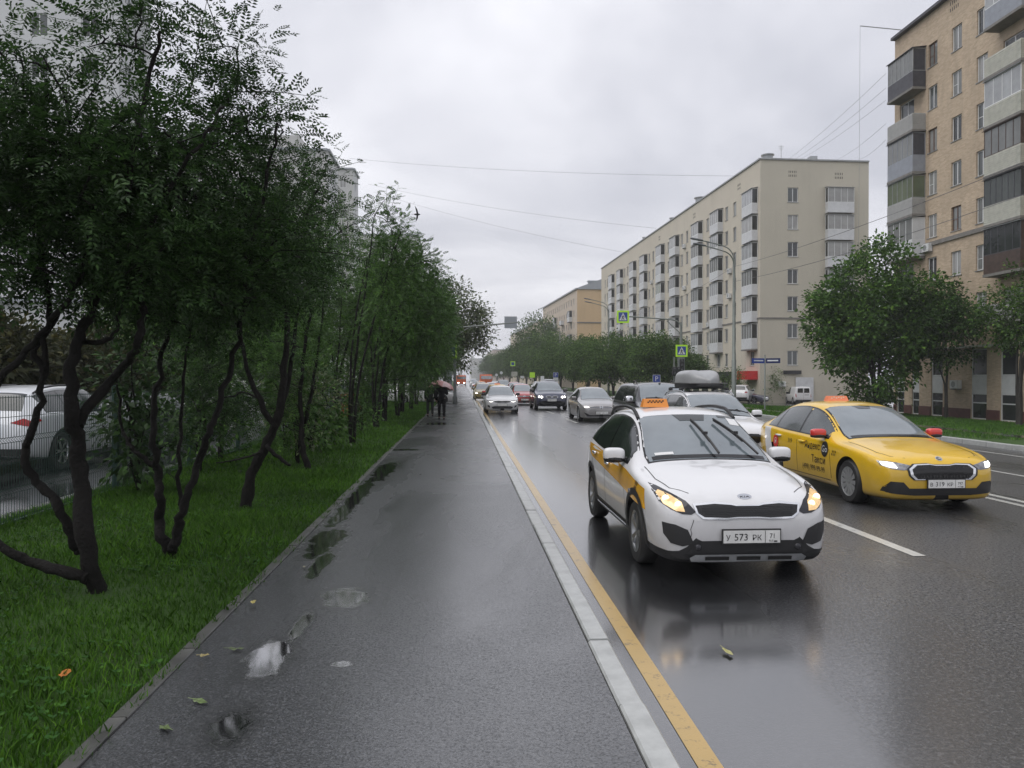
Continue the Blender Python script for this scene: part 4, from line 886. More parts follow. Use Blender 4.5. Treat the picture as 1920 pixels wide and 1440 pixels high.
# parked at the cream block: white off-roader and dark saloon
q1 = Car(vary(SPEC_SUV, 'white_offroader', M['p_white'], hs=1.06, wscale=1.0)); q1.windows(); q1.wheels('spoke', 6); q1.mirrors(1.78, 1.24, M['decal_white'], None, (.13, .07, .1), x=.92)
q1.rear('tail_lamp', M['taillight'], [(.58, 1.0), (.84, 1.0), (.84, 1.12), (.62, 1.14)], .007, mirror=True); q1.rear('rear_bumper', M['plastic'], [(-.8, .38), (-.82, .56), (.82, .56), (.8, .38)], .007); q1.rear('tailgate_trim', M['chrome'], [(-.5, .98), (.5, .98), (.5, 1.02), (-.5, 1.02)], .007)
p1 = G(1404, 756, rz(30, 76)); place(q1, p1.x + .9, p1.y + 3.3, rz(p1.x, 76), pi - .5, 'white off-roader parked near the red shop awning', 'car')
q1.root['category'] = 'car'; del q1.root['group']
q2 = Car(vary(SPEC_LIFT, 'dark_saloon', M['p_navy'])); q2.windows(); q2.wheels('spoke', 5); q2.mirrors(1.72, 1.0, M['p_navy'], None, (.11, .07, .07), x=.87)
lamps(q2, HLS, M['lens']); q2.front('grille', M['chrome'], GS, .008); q2.front('lower_intake', M['plastic'], [(-.7, .24), (-.74, .36), (.74, .36), (.7, .24)], .006); q2.plate(None, None, 0, .42)
p2 = G(1436, 757, rz(32, 76)); place(q2, p2.x - .2, p2.y - .6, rz(p2.x, 76), .75, 'dark blue saloon parked between the white off-roader and the white van')

# car park behind the fence
q3 = Car(vary(SPEC_SUV, 'white_suv', M['p_white'], hs=.985, paint=paint('pearl_white_paint', (.70, .72, .75)))); q3.windows(split=(2.62, 3.5)); q3.wheels('double', 6, .24, M['chrome']); q3.mirrors(1.78, 1.16, M['chrome'], None, (.13, .07, .09), x=.92)
q3.rear('tail_lamp', M['taillight'], [(.50, .98), (.84, .90), (.86, .99), (.70, 1.06)], .007, mirror=True); q3.side('tail_lamp_wrap', M['taillight'], [(4.42, 1.0), (4.70, .95), (4.72, 1.02), (4.5, 1.07)], .006)
q3.side('arch_trim', M['plastic'], ARC(.88, .375, .425, .455), .006); q3.side('arch_trim', M['plastic'], ARC(3.76, .375, .425, .455), .006); q3.side('fender_vent', M['plastic'], [(1.38, .68), (1.44, .68), (1.48, .90), (1.42, .92)], .007); q3.handle(2.5, .98, M['chrome']); q3.handle(3.4, 1.02, M['chrome'])
q3.rear('rear_bumper', M['plastic'], [(-.8, .36), (-.82, .5), (.82, .5), (.8, .36)], .007); q3.plate('О 440 КК', '97', 0, .80, rear=True)
for sg in (1, -1): MB().tube([(sg * .62, 2.3 + 1.9 * i / 8, q3.top(2.3 + 1.9 * i / 8) - .05 + .04 * min(1, 3 * sin(pi * i / 8))) for i in range(9)], .02, 6).build('roof_rail', M['plastic'], q3.root)
place(q3, -8.86, 19.5, .05, pi, 'pearl white SUV with chrome wheels parked behind the green wire fence')
q4 = copy_tree(q2.root, None, {'navy_car_paint': M['p_black'], 'chrome': M['chrome']}); q4.name = 'black_saloon'; q4.location = (-9.2, 25.6, .05); q4.rotation_euler = (0, 0, pi); tag(q4, 'black saloon parked ahead of the pearl white SUV behind the fence', 'car')
q5 = copy_tree(V.root); q5.name = 'silver_sedan'; q5.location = (-9.3, 31.4, .05); q5.rotation_euler = (0, 0, pi); tag(q5, 'silver sedan parked ahead of the black saloon beyond the trees', 'car')
if 'group' in q5: del q5['group']

# farther traffic: copies in other colours
def far(src, name, x, y, label, paint_=None, rz_=0.0, group='oncoming cars on the wet street', z=0.0, cat='car'):
    o = copy_tree(src.root, None, paint_ or {}); o.name = name; o.location = (x, y, z); o.rotation_euler = (0, 0, rz_); tag(o, label, cat, group); return o
far(V, 'red_sedan', 4.25, 53.0, 'bright red sedan half hidden behind the navy SUV', {'silver_car_paint': M['p_red']})
far(S, 'yellow_taxi', 2.35, 49.5, 'yellow taxi close behind the white sedan with dark grille')
far(V, 'gold_sedan', 1.75, 64.0, 'gold yellow sedan with one headlight on, farther back by the kerb', {'silver_car_paint': M['p_gold']})
far(V, 'plum_sedan', 5.0, 66.0, 'plum coloured sedan behind the bright red sedan', {'silver_car_paint': M['p_purple']})
far(q1, 'grey_suv', 10.0, 92.0, 'grey off-roader driving away in the far lane', {'white_car_paint': M['p_grey']}, pi, 'cars driving away in the far lanes')
far(O, 'white_sedan', 3.2, 82.0, 'white sedan in the queue ahead of the orange lorry')
far(V, 'red_sedan', 5.9, 86.0, 'dull red sedan beside the white sedan in the far queue', {'silver_car_paint': M['p_red']})
far(B, 'grey_suv', 5.6, 104.0, 'grey SUV with headlights on far down the street', {'navy_car_paint': M['p_grey']})
far(S, 'yellow_taxi', 2.4, 100.0, 'distant yellow taxi in front of the orange lorry')
far(O, 'white_sedan', 5.5, 128.0, 'distant white sedan beside the orange lorry')
far(V, 'silver_sedan', 2.6, 150.0, 'very distant silver sedan on the straight street')
far(N, 'white_van', 2.5, 180.0, 'very distant white van facing along the street', None, 0.0, 'oncoming cars on the wet street', 0, 'van')
far(O, 'white_sedan', 11.5, 120.0, 'white sedan seen far off in the outer lane', None, pi, 'cars driving away in the far lanes')
pw = G(842, 757, .1); o_ = far(O, 'white_sedan', pw.x + .0, pw.y - .2, 'white sedan nosing out of the side entrance past the pedestrians', None, pi / 2, None, .1); o_.location = (-.5, 53.8, .1)
# ================================================================== buildings
def brickmat(name, c1, c2, mortar, sc=3.6):
    t = NT(name); co = t.coord(); sp = t.n('ShaderNodeSeparateXYZ', {0: co}); h = t.math('ADD', sp.outputs[0], sp.outputs[1])
    cm = t.n('ShaderNodeCombineXYZ', {0: h, 1: sp.outputs[2]})
    b = t.n('ShaderNodeTexBrick', {'Vector': cm.outputs[0], 'Color1': (*c1, 1), 'Color2': (*c2, 1), 'Mortar': (*mortar, 1), 'Scale': sc, 'Mortar Size': 0.012, 'Bias': 0.0, 'Brick Width': 1.0, 'Row Height': 0.30})
    n = t.noise(0.35, 6, 0.65); n2 = t.noise(1.6, 4, .6, t.coord('Object', (1, 1, .25)))
    c = t.mix(t.ramp(n, [(.35, .55), (.6, 0)]), b.outputs[0], [x * .62 for x in c1]); c = t.mix(t.ramp(n2, [(.5, 0), (.75, .4)]), c, [x * .5 for x in c1])
    t.set(col=c, rough=.8, spec=.3); t.bump(b.outputs[1], -.25, .02); return t.mat
def stucco(name, c, streak=.3):
    t = NT(name); n = t.noise(.3, 6, .6); s_ = t.noise(1.2, 5, .65, t.coord('Object', (1, 1, .12)))
    cc = t.mix(t.ramp(n, [(.3, .35), (.65, 0)]), c, [x * .8 for x in c]); cc = t.mix(t.ramp(s_, [(.52, 0), (.8, streak)]), cc, [x * .6 for x in c]); t.set(col=cc, rough=.85, spec=.25); t.bump(t.noise(40, 3), .15, .01); return t.mat
M['cream'] = stucco('cream_render', (.60, .55, .46)); M['gable'] = stucco('cream_render_shaded', (.54, .505, .42), .2); M['brick'] = brickmat('yellow_brick', (.60, .48, .35), (.46, .355, .25), (.54, .47, .39)); M['brick2'] = stucco('ochre_brick', (.62, .45, .27)); M['beige'] = stucco('beige_render', (.60, .51, .42))  # gable is the cream render darkened: shade of its facing put into the colour
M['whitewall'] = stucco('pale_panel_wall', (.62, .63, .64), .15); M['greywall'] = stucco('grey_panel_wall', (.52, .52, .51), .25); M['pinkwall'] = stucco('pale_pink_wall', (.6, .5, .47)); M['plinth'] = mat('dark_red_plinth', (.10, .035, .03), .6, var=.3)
M['pvc'] = mat('white_window_frame', (.66, .67, .67), .35); M['woodfr'] = mat('brown_window_frame', (.12, .06, .035), .5, var=.3); M['balc'] = mat('balcony_white_panel', (.60, .61, .62), .5, var=.1, vs=1.5); M['dark_m'] = mat('dark_grey_metal', (.055, .055, .065), .5, var=.3); M['blue_m'] = mat('blue_grey_panel', (.27, .29, .33), .5, var=.12)
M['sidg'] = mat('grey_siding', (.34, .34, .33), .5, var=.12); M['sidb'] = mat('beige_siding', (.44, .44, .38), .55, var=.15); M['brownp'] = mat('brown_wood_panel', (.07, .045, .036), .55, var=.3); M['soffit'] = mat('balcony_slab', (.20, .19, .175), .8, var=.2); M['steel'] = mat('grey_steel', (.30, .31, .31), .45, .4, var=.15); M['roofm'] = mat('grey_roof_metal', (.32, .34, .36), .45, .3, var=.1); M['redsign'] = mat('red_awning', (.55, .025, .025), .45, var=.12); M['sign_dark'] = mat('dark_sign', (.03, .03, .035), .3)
def pane(name, col, sh=1.0):
    t = NT(name); n = t.noise(.9, 3, .6); t.set(col=t.mix(n, [c * .5 for c in col], [c * 1.5 for c in col]), rough=.06, ior=1.6); return t.mat
PANES = [pane('pane_dark', (.03, .034, .036)), pane('pane_mid', (.09, .10, .10)), pane('pane_curtain', (.30, .30, .29)), pane('pane_net', (.18, .185, .18))]; M['greenglass'] = pane('pane_green', (.12, .145, .085)); M['lightpane'] = pane('pane_light', (.36, .37, .38))

def facade(mb, o, ud, W_, z0, z1, ops, dep=.14, m=0, mr=0):
    """wall seen from outside with s running to the viewer's right along ud; openings (s0,s1,za,zb) are cut and given reveals"""
    o = Vector(o); ud = Vector(ud).normalized(); inn = Vector((0, 0, 1)).cross(ud)
    ss = sorted({0.0, W_} | {round(x, 4) for p in ops for x in p[:2]}); zs = sorted({z0, z1} | {round(x, 4) for p in ops for x in p[2:4]})
    P = lambda s_, z, d=0: tuple(o + ud * s_ + inn * d + Vector((0, 0, z)))
    occ = set()
    for (a, b, c, d) in ops:
        a, b, c, d = round(a, 4), round(b, 4), round(c, 4), round(d, 4)
        for i in range(ss.index(a), ss.index(b)):
            for j in range(zs.index(c), zs.index(d)): occ.add((i, j))
        mb.quad(P(a, c), P(a, c, dep), P(a, d, dep), P(a, d), mr); mb.quad(P(b, c, dep), P(b, c), P(b, d), P(b, d, dep), mr); mb.quad(P(a, d), P(a, d, dep), P(b, d, dep), P(b, d), mr); mb.quad(P(a, c, dep), P(a, c), P(b, c), P(b, c, dep), mr)
    for j in range(len(zs) - 1):
        i = 0
        while i < len(ss) - 1:
            if (i, j) in occ: i += 1; continue
            k = i
            while k < len(ss) - 1 and (k, j) not in occ: k += 1
            mb.quad(P(ss[i], zs[j]), P(ss[k], zs[j]), P(ss[k], zs[j + 1]), P(ss[i], zs[j + 1]), m); i = k
_wc = {}
def win_meshes(w, h, fm, mull=1, transom=0.0):
    key = (round(w, 2), round(h, 2), fm.name, mull, transom)
    if key not in _wc:
        f = MB(); t = .07; y0, y1 = .10, .15
        f.box(0, w, y0, y1, 0, t).box(0, w, y0, y1, h - t, h).box(0, t, y0, y1, t, h - t).box(w - t, w, y0, y1, t, h - t)
        for i in range(mull): x = w * (i + 1) / (mull + 1); f.box(x - t * .55, x + t * .55, y0 - .004, y1, t, h - t)
        if transom: f.box(t, w / 2 - .04, y0 + .003, y1, h * transom, h * transom + .04)
        _wc[key] = (f.mesh('window', fm), {pm.name: MB().box(t * .6, w - t * .6, .125, .138, t * .6, h - t * .6).mesh('pane', pm) for pm in PANES}, MB().box(-.06, w + .06, -.05, .10, -.05, -.004).mesh('sill', M['steel']))
    return _wc[key]
def window(parent, o, ud, s_, z, w, h, fm=None, pm=None, mull=1, sill=True, transom=0.0):
    fm = fm or M['pvc']; pm = pm or random.choice(PANES); a, b, c = win_meshes(w, h, fm, mull, transom); ud = Vector(ud); p = Vector(o) + ud.normalized() * s_ + Vector((0, 0, z)); r = (0, 0, atan2(ud.y, ud.x))
    q = linkm('window', a, parent, p, r); linkm('pane', b[pm.name], q)
    if sill: linkm('sill', c, q)
    return q
def balcony(parent, o, ud, s_, z, w, dep=.75, par='plain', pmat=None, fmat=None, glaz=True, npan=4, ph=1.12, gh=1.62, gm=None, roof=None, open_end=False, sidem=None, slab=True):
    """projecting balcony; local x along the wall, -y outwards, z from the slab"""
    ud = Vector(ud); p = Vector(o) + ud.normalized() * s_ + Vector((0, 0, z)); r = (0, 0, atan2(ud.y, ud.x)); pmat = pmat or M['balc']; fmat = fmat or M['pvc']
    key = ('b', round(w, 2), dep, par, pmat.name, round(ph, 2))
    if key not in _wc:
        b = MB()
        if par == 'siding':
            n = 9
            for i in range(n):
                a0, a1 = ph * i / n, ph * (i + 1) / n; k = .02
                for (x0, y0, x1, y1) in ((0, -dep, w, -dep), (w, -dep, w, 0), (0, 0, 0, -dep)):
                    d = Vector((x1 - x0, y1 - y0, 0)).normalized(); nn = Vector((d.y, -d.x, 0))
                    b.quad((x0 + nn.x * k, y0 + nn.y * k, a0), (x1 + nn.x * k, y1 + nn.y * k, a0), (x1, y1, a1), (x0, y0, a1)); b.quad((x0, y0, a0), (x1, y1, a0), (x1 + nn.x * k, y1 + nn.y * k, a0), (x0 + nn.x * k, y0 + nn.y * k, a0))
            b.box(.01, w - .01, -dep + .01, -dep + .05, 0, ph).box(.012, .05, -dep + .05, 0, 0, ph).box(w - .05, w - .012, -dep + .05, 0, 0, ph)
        else:
            b.box(0, w, -dep, -dep + .05, 0, ph).box(0, .05, -dep + .05, 0, 0, ph).box(w - .05, w, -dep + .05, 0, 0, ph)
        _wc[key] = b.mesh('balcony', pmat)
    q = linkm('balcony', _wc[key], parent, p, r)
    if slab:
        k = ('s', round(w, 2), dep)
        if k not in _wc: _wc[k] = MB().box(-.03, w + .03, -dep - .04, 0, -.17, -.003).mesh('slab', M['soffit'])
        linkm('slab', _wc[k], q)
    if glaz:
        k = ('g', round(w, 2), dep, fmat.name, npan, round(gh, 2), round(ph, 2))
        if k not in _wc:
            f = MB(); t = .05
            f.box(0, w, -dep, -dep + .05, ph + .003, ph + .055).box(0, w, -dep, -dep + .05, ph + gh - .06, ph + gh)
            for i in range(npan + 1): x = (w - t) * i / npan; f.box(x, x + t, -dep + .003, -dep + .047, ph + .055, ph + gh - .06)
            for x in (0, w - t):
                f.box(x, x + t, -dep + .05, 0, ph + .003, ph + .055).box(x, x + t, -dep + .05, 0, ph + gh - .06, ph + gh).box(x, x + t, -.06, 0, ph + .055, ph + gh - .06)
            _wc[k] = f.mesh('glazing_frame', fmat)
        linkm('glazing_frame', _wc[k], q); g1 = gm or random.choice([PANES[1], PANES[2], M['lightpane'], PANES[3]]); k2 = ('p', round(w, 2), dep, g1.name, round(ph, 2), round(gh, 2))
        if k2 not in _wc: _wc[k2] = MB().box(.03, w - .03, -dep + .018, -dep + .03, ph + .03, ph + gh - .03).mesh('pane', g1)
        linkm('pane', _wc[k2], q)
        g2 = sidem or PANES[0]; k3 = ('q', round(w, 2), dep, g2.name, round(ph, 2), round(gh, 2))
        if k3 not in _wc: _wc[k3] = MB().box(.015, .03, -dep + .04, -.01, ph + .03, ph + gh - .03).mesh('side_pane', g2)
        linkm('side_pane', _wc[k3], q); linkm('side_pane', _wc[k3], q, (w - .045, 0, 0))
        rm = roof or M['steel']; k4 = ('r', round(w, 2), dep, rm.name, round(ph, 2), round(gh, 2))
        if k4 not in _wc: _wc[k4] = MB().obox((-.08, -dep - .10, ph + gh - .03), (w + .16, 0, 0), (0, dep + .10, .13), (0, 0, .035)).mesh('balcony_roof', rm)
        linkm('balcony_roof', _wc[k4], q)
    return q
def slots(parent, o, ud, s_, z, nx=5, nz=2):
    ud = Vector(ud); inn = Vector((0, 0, 1)).cross(ud.normalized()); b = MB()
    for i in range(nx):
        for j in range(nz): b.box(i * .2, i * .2 + .06, -.012, .05, -j * .42, -j * .42 + .24)
    g = b.build('attic_vent', M['ink'], parent, Vector(o) + ud.normalized() * s_ + Vector((0, 0, z)), rot=(0, 0, atan2(ud.y, ud.x))); g['kind'] = 'stuff'
def aircon(parent, o, ud, s_, z):
    ud = Vector(ud); b = MB().box(0, .8, -.34, -.04, 0, .55); q = b.build('air_conditioner', M['pvc'], parent, Vector(o) + ud.normalized() * s_ + Vector((0, 0, z)), rot=(0, 0, atan2(ud.y, ud.x))); MB().lathe([(.2, -.355), (.2, -.342), (.03, -.342)], 20, (.36, 0, .28), 'y').build('fan_grille', M['steel'], q); MB().box(.05, .1, -.3, .0, -.08, -.003).box(.7, .75, -.3, 0, -.08, -.003).build('bracket', M['steel'], q)

# ---------------------------------------------------------------- the cream block with white glazed balconies
GZ = -.83
c0 = D(1425, 710, 84.0); th = math.atan((868 - 829) / FPX); c2_dir = Vector((-sin(th), cos(th), 0)); gx = Vector((cos(th), sin(th), 0)); c0.z = 0
b2 = thing('apartment_block', 'long cream rendered apartment block with stacked white glazed balconies', 'building', (c0.x, c0.y, 0)); FL = 84.0; GW = 12.4; TOP2 = 25.9
ZC = [22.0 - 2.98 * k for k in range(7)]; uF = -c2_dir; oF = c2_dir * FL                      # street front, s from its far end
opsF, jobs = [], []
wcols = [7.4, 10.0]; bcols = [.7]
for k in range(5):
    b0 = 11.2 + 17.5 * k; bcols += [b0, b0 + 7.4]; wcols += [b0 + 5.5, b0 + 14.0, b0 + 16.4]
wcols = [t for t in wcols if t < 83]; bcols = [t for t in bcols if t < 81]; WW, WH = .95, 1.62
for zc in ZC:
    for t in wcols: opsF.append((FL - t - WW / 2, FL - t + WW / 2, zc - WH / 2, zc + WH / 2))
for t in bcols: opsF.append((FL - t - 2.1, FL - t - .9, ZC[6] - WH / 2, ZC[6] + WH / 2))
gops = [(3.1, 4.3, zc - .8, zc + .8) for zc in ZC]
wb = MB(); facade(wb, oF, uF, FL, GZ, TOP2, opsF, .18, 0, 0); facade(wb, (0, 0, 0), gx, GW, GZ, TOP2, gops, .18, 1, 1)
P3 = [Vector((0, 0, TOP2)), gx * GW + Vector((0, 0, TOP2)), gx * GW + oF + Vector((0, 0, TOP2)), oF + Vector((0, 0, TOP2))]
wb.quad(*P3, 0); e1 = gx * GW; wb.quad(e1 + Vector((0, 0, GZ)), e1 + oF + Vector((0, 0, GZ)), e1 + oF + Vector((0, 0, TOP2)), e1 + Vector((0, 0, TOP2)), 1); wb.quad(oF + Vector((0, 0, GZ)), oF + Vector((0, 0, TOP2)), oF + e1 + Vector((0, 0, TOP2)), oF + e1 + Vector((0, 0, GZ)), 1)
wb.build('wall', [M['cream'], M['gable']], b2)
for (s0, s1, a, b_) in opsF: window(b2, oF, uF, s0, a, s1 - s0, b_ - a, None, random.choice(PANES[:2]) if random.random() < .75 else PANES[3], 1)
for (s0, s1, a, b_) in gops: window(b2, (0, 0, 0), gx, s0, a, s1 - s0, b_ - a, None, random.choice(PANES[:3]), 1)
for t in bcols:
    for k in range(6):
        balcony(b2, oF, uF, FL - t - 2.9, ZC[k] - 1.95, 2.9, .68, 'plain', M['balc'], M['pvc'], True, random.choice((3, 4, 4)), 1.12, 1.66, M['greenglass'] if (k == 2 and 36 < t < 37) else random.choice([PANES[2], M['lightpane'], PANES[3]]), M['steel'], slab=(k == 5))
for k in range(6): balcony(b2, (0, 0, 0), gx, 7.4, ZC[k] - 1.95, 3.0, .6, 'plain', M['balc'], M['pvc'], True, 4, 1.12, 1.66, random.choice([PANES[2], PANES[3]]), M['steel'], slab=(k == 5))
for (s_, z) in ((3.2, 24.4), (8.5, 24.3)): slots(b2, (0, 0, 0), gx, s_, z)
for t in (5.5, 21.5, 38.5): slots(b2, oF, uF, FL - t - 1, 24.4)
for t, k in ((9.0, 2), (9.1, 3), (16.3, 4), (26.4, 0), (26.3, 2), (43.5, 1), (33.8, 6), (59.5, 3), (15.9, 5)): aircon(b2, oF, uF, FL - t, ZC[k] - 1.5)
aircon(b2, (0, 0, 0), gx, 9.4, ZC[0] - 1.35); aircon(b2, (0, 0, 0), gx, 2.0, 1.0)
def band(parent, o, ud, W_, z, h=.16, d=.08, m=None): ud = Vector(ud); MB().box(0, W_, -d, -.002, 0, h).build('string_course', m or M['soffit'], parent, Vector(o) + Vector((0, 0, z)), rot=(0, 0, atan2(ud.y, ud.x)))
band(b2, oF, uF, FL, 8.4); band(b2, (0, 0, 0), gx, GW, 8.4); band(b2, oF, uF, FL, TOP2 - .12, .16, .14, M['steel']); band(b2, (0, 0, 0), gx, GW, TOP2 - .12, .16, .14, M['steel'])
MB().box(0, 3.2, -1.1, -.004, 0, .95).build('shop_awning', M['redsign'], b2, oF + uF * (FL - 3.8) + Vector((0, 0, 1.75)), rot=(0, 0, atan2(uF.y, uF.x)))
MB().box(0, 26, -.35, -.004, 0, .8).build('shop_fascia', M['sign_dark'], b2, oF + uF * (FL - 34) + Vector((0, 0, 1.9)), rot=(0, 0, atan2(uF.y, uF.x)))
for i in range(7): MB().box(0, 2.4, -.03, -.004, 0, 2.3).build('shop_window', PANES[0], b2, oF + uF * (FL - 8 - i * 3.6) + Vector((0, 0, -.55)), rot=(0, 0, atan2(uF.y, uF.x)))
MB().box(4.0, 6.0, -.05, -.002, -.8, 2.0).build('garage_door', M['balc'], b2); MB().box(2.6, 4.6, -.14, -.003, 2.35, 2.75).build('gable_sign', M['sign_dark'], b2)
for t, w_, h_, n_ in ((.9, 1.6, .55, 'roof_box'), (23, 2.0, 1.0, 'roof_vent'), (36, 1.2, .9, 'roof_vent'), (52, 1.4, .8, 'roof_vent')):
    p = c2_dir * t + gx * 1.2; vb = MB().lathe([(w_ * .35, 0), (w_ * .35, h_), (w_ * .45, h_ + .02), (w_ * .45, h_ + .12)], 14).build(n_, M['roofm'], b2, (p.x, p.y, TOP2), 40)
for s_, w_ in ((6.9, .8), (9.0, .7)): p = gx * s_ + c2_dir * 2; MB().box(-w_ / 2, w_ / 2, -.4, .4, 0, .9 if s_ < 8 else .4).build('chimney', M['roofm'], b2, (p.x, p.y, TOP2))
for s_, h_ in ((1.4, 1.0), (2.4, .9), (3.7, 2.4)):
    p = gx * s_ + c2_dir * 3; a = MB().tube([(0, 0, 0), (0, 0, h_)], .03, 5)
    for j in range(3): a.box(-.35 + j * .08, .35 - j * .08, -.015, .015, h_ - .1 - j * .2, h_ - .07 - j * .2)
    a.build('aerial', M['steel'], b2, (p.x, p.y, TOP2))

# ---------------------------------------------------------------- the yellow brick block
BX = 32.6; BYF = 58.2; BLN = 26.0; ZT = 27.5; ZG = rz(BX, 0) - .1
b1 = thing('brick_apartment_block', 'yellow brick apartment block with mismatched glazed balconies and shop windows below', 'building', (BX, BYF - 1.95, 0))
uB = Vector((0, -1, 0)); Z1 = [24.4 - 2.98 * k for k in range(7)]; ops = []
sy = lambda Y: BYF - Y
cols = [53.5, 50.9, 48.4, 42.2, 39.6, 37.0]
for zc in Z1:
    for Y in cols: ops.append((sy(Y) - .52, sy(Y) + .52, zc - .8, zc + .8))
    for Y in (56.6, 45.6): ops.append((sy(Y) - .9, sy(Y) + .9, zc - 1.35, zc + .8))
shop = [(57.3, 1.0), (55.4, .9), (52.9, 1.3), (48.6, 1.5), (45.9, 1.5), (43.2, 1.5), (40.4, 1.5), (37.6, 1.5), (34.8, 1.5)]
sops = [(sy(Y) - w_ / 2, sy(Y) + w_ / 2, ZG + .12, 3.75) for Y, w_ in shop]
wb = MB(); facade(wb, (0, 0, 0), uB, BLN, ZG, ZT, ops + sops, .2)
wb.quad((0, 0, ZG), (0, 0, ZT), (14, 0, ZT), (14, 0, ZG)); wb.quad((0, -BLN, ZG), (14, -BLN, ZG), (14, -BLN, ZT), (0, -BLN, ZT)); wb.quad((0, 0, ZT), (0, -BLN, ZT), (14, -BLN, ZT), (14, 0, ZT)); wb.quad((14, 0, ZG), (14, 0, ZT), (14, -BLN, ZT), (14, -BLN, ZG))
wb.build('wall', M['brick'], b1)
for i, (s0, s1, a, b_) in enumerate(ops): window(b1, (0, 0, 0), uB, s0, a, s1 - s0, b_ - a, M['woodfr'] if (i % 11 in (0, 5)) else M['pvc'], random.choice([PANES[1], PANES[2], PANES[3], PANES[0]]), 1, s1 - s0 < 1.5, .45 if i % 3 == 0 else 0.0)
for (s0, s1, a, b_) in sops:
    q = linkm('shop_window', MB().box(0, s1 - s0, .12, .14, 0, b_ - a).mesh('shop_window', PANES[0]), b1, (0, -s0, a), (0, 0, -pi / 2))
    w_ = s1 - s0; fr = MB()
    for z in (0, 1.0, 1.55 + .02, 2.75, b_ - a - .07): fr.box(0, w_, .07, .118, z, z + .07)
    fr.box(0, .06, .07, .118, .07, b_ - a - .07).box(w_ - .06, w_, .07, .118, .07, b_ - a - .07); fr.build('shop_frame', M['pvc'], q)
    MB().box(.06, w_ - .06, .06, .069, 1.62, 2.74).build('spandrel_panel', M['balc'], q)
MB().box(0, BLN, -.05, -.003, 0, .0).build('ledge_line', M['soffit'], b1) if False else None
band(b1, (0, 0, 0), uB, BLN, 11.1, .28, .12); band(b1, (0, 0, 0), uB, BLN, 5.35, .12, .10, M['steel']); band(b1, (0, 0, 0), uB, BLN, 3.85, .14, .16, M['sidb']); band(b1, (0, 0, 0), uB, BLN, ZT - .15, .2, .35, M['dark_m'])
ps = [0] + sorted([x for (a, b_, _, _) in sops for x in (a, b_)]) + [BLN]
for a, b_ in zip(ps[::2], ps[1::2]): MB().box(a + .02, b_ - .02, -.06, -.002, 0, .75).build('plinth', M['plinth'], b1, (0, 0, ZG), rot=(0, 0, -pi / 2))
slots(b1, (0, 0, 0), uB, sy(51.6), 26.8)
PM = [  # far stack from the top, then the near stack
 [dict(par='plain', pmat=M['dark_m'], fmat=M['steel'], npan=6, gm=PANES[3], roof=M['dark_m'], sidem=M['dark_m']), dict(par='siding', pmat=M['sidg'], glaz=False), dict(par='plain', pmat=M['blue_m'], fmat=M['blue_m'], npan=5, gm=PANES[3], roof=M['dark_m'], sidem=M['dark_m']), dict(par='siding', pmat=M['sidg'], fmat=M['steel'], npan=5, gm=M['greenglass'], sidem=M['greenglass']), dict(par='plain', pmat=M['balc'], fmat=M['pvc'], npan=4, gm=PANES[3], sidem=M['balc']), dict(par='plain', pmat=M['sidb'], glaz=False), dict(par='plain', pmat=M['balc'], fmat=M['woodfr'], npan=4, gm=PANES[0])],
 [dict(par='plain', pmat=M['blue_m'], fmat=M['pvc'], npan=4, gm=M['lightpane'], sidem=PANES[2]), dict(par='siding', pmat=M['sidb'], glaz=False), dict(par='siding', pmat=M['sidb'], fmat=M['pvc'], npan=4, gm=M['lightpane'], sidem=M['sidb']), dict(par='siding', pmat=M['sidb'], fmat=M['brownp'], npan=5, gm=PANES[3], roof=M['brownp'], sidem=M['brownp']), dict(par='siding', pmat=M['sidb'], fmat=M['dark_m'], npan=6, gm=PANES[1], roof=M['dark_m']), dict(par='plain', pmat=M['brownp'], fmat=M['dark_m'], npan=5, gm=PANES[0], sidem=M['brownp']), dict(par='siding', pmat=M['sidg'], glaz=False)]]
for st, (Yc, w_) in enumerate(((55.9, 3.2), (45.3, 3.1), (34.6, 3.1))):
    for k in range(7): balcony(b1, (0, 0, 0), uB, sy(Yc) - w_ / 2, Z1[k] - 1.95 + (.0 if st == 0 else .62), w_, .95, **PM[min(st, 1)][k])
aircon(b1, (0, 0, 0), uB, sy(54.2), Z1[4] - 1.75); aircon(b1, (0, 0, 0), uB, sy(47.6), Z1[3] - 1.2); aircon(b1, (0, 0, 0), uB, sy(51.0), 1.2)
MB().tube([(-.2, -1.5, ZT), (-3.2, -.9, ZT + .5)], .035, 5).build('roof_spar', M['steel'], b1); MB().tube([(2, -4, ZT), (2, -4, ZT + 2.6)], .03, 5).build('aerial', M['steel'], b1)
MB().tube([(-3.2, -.9, ZT + .5), (-3.25, -.9, 14), (-3.3, -.8, ZG)], .012, 4).build('down_cable', M['steel'], b1)

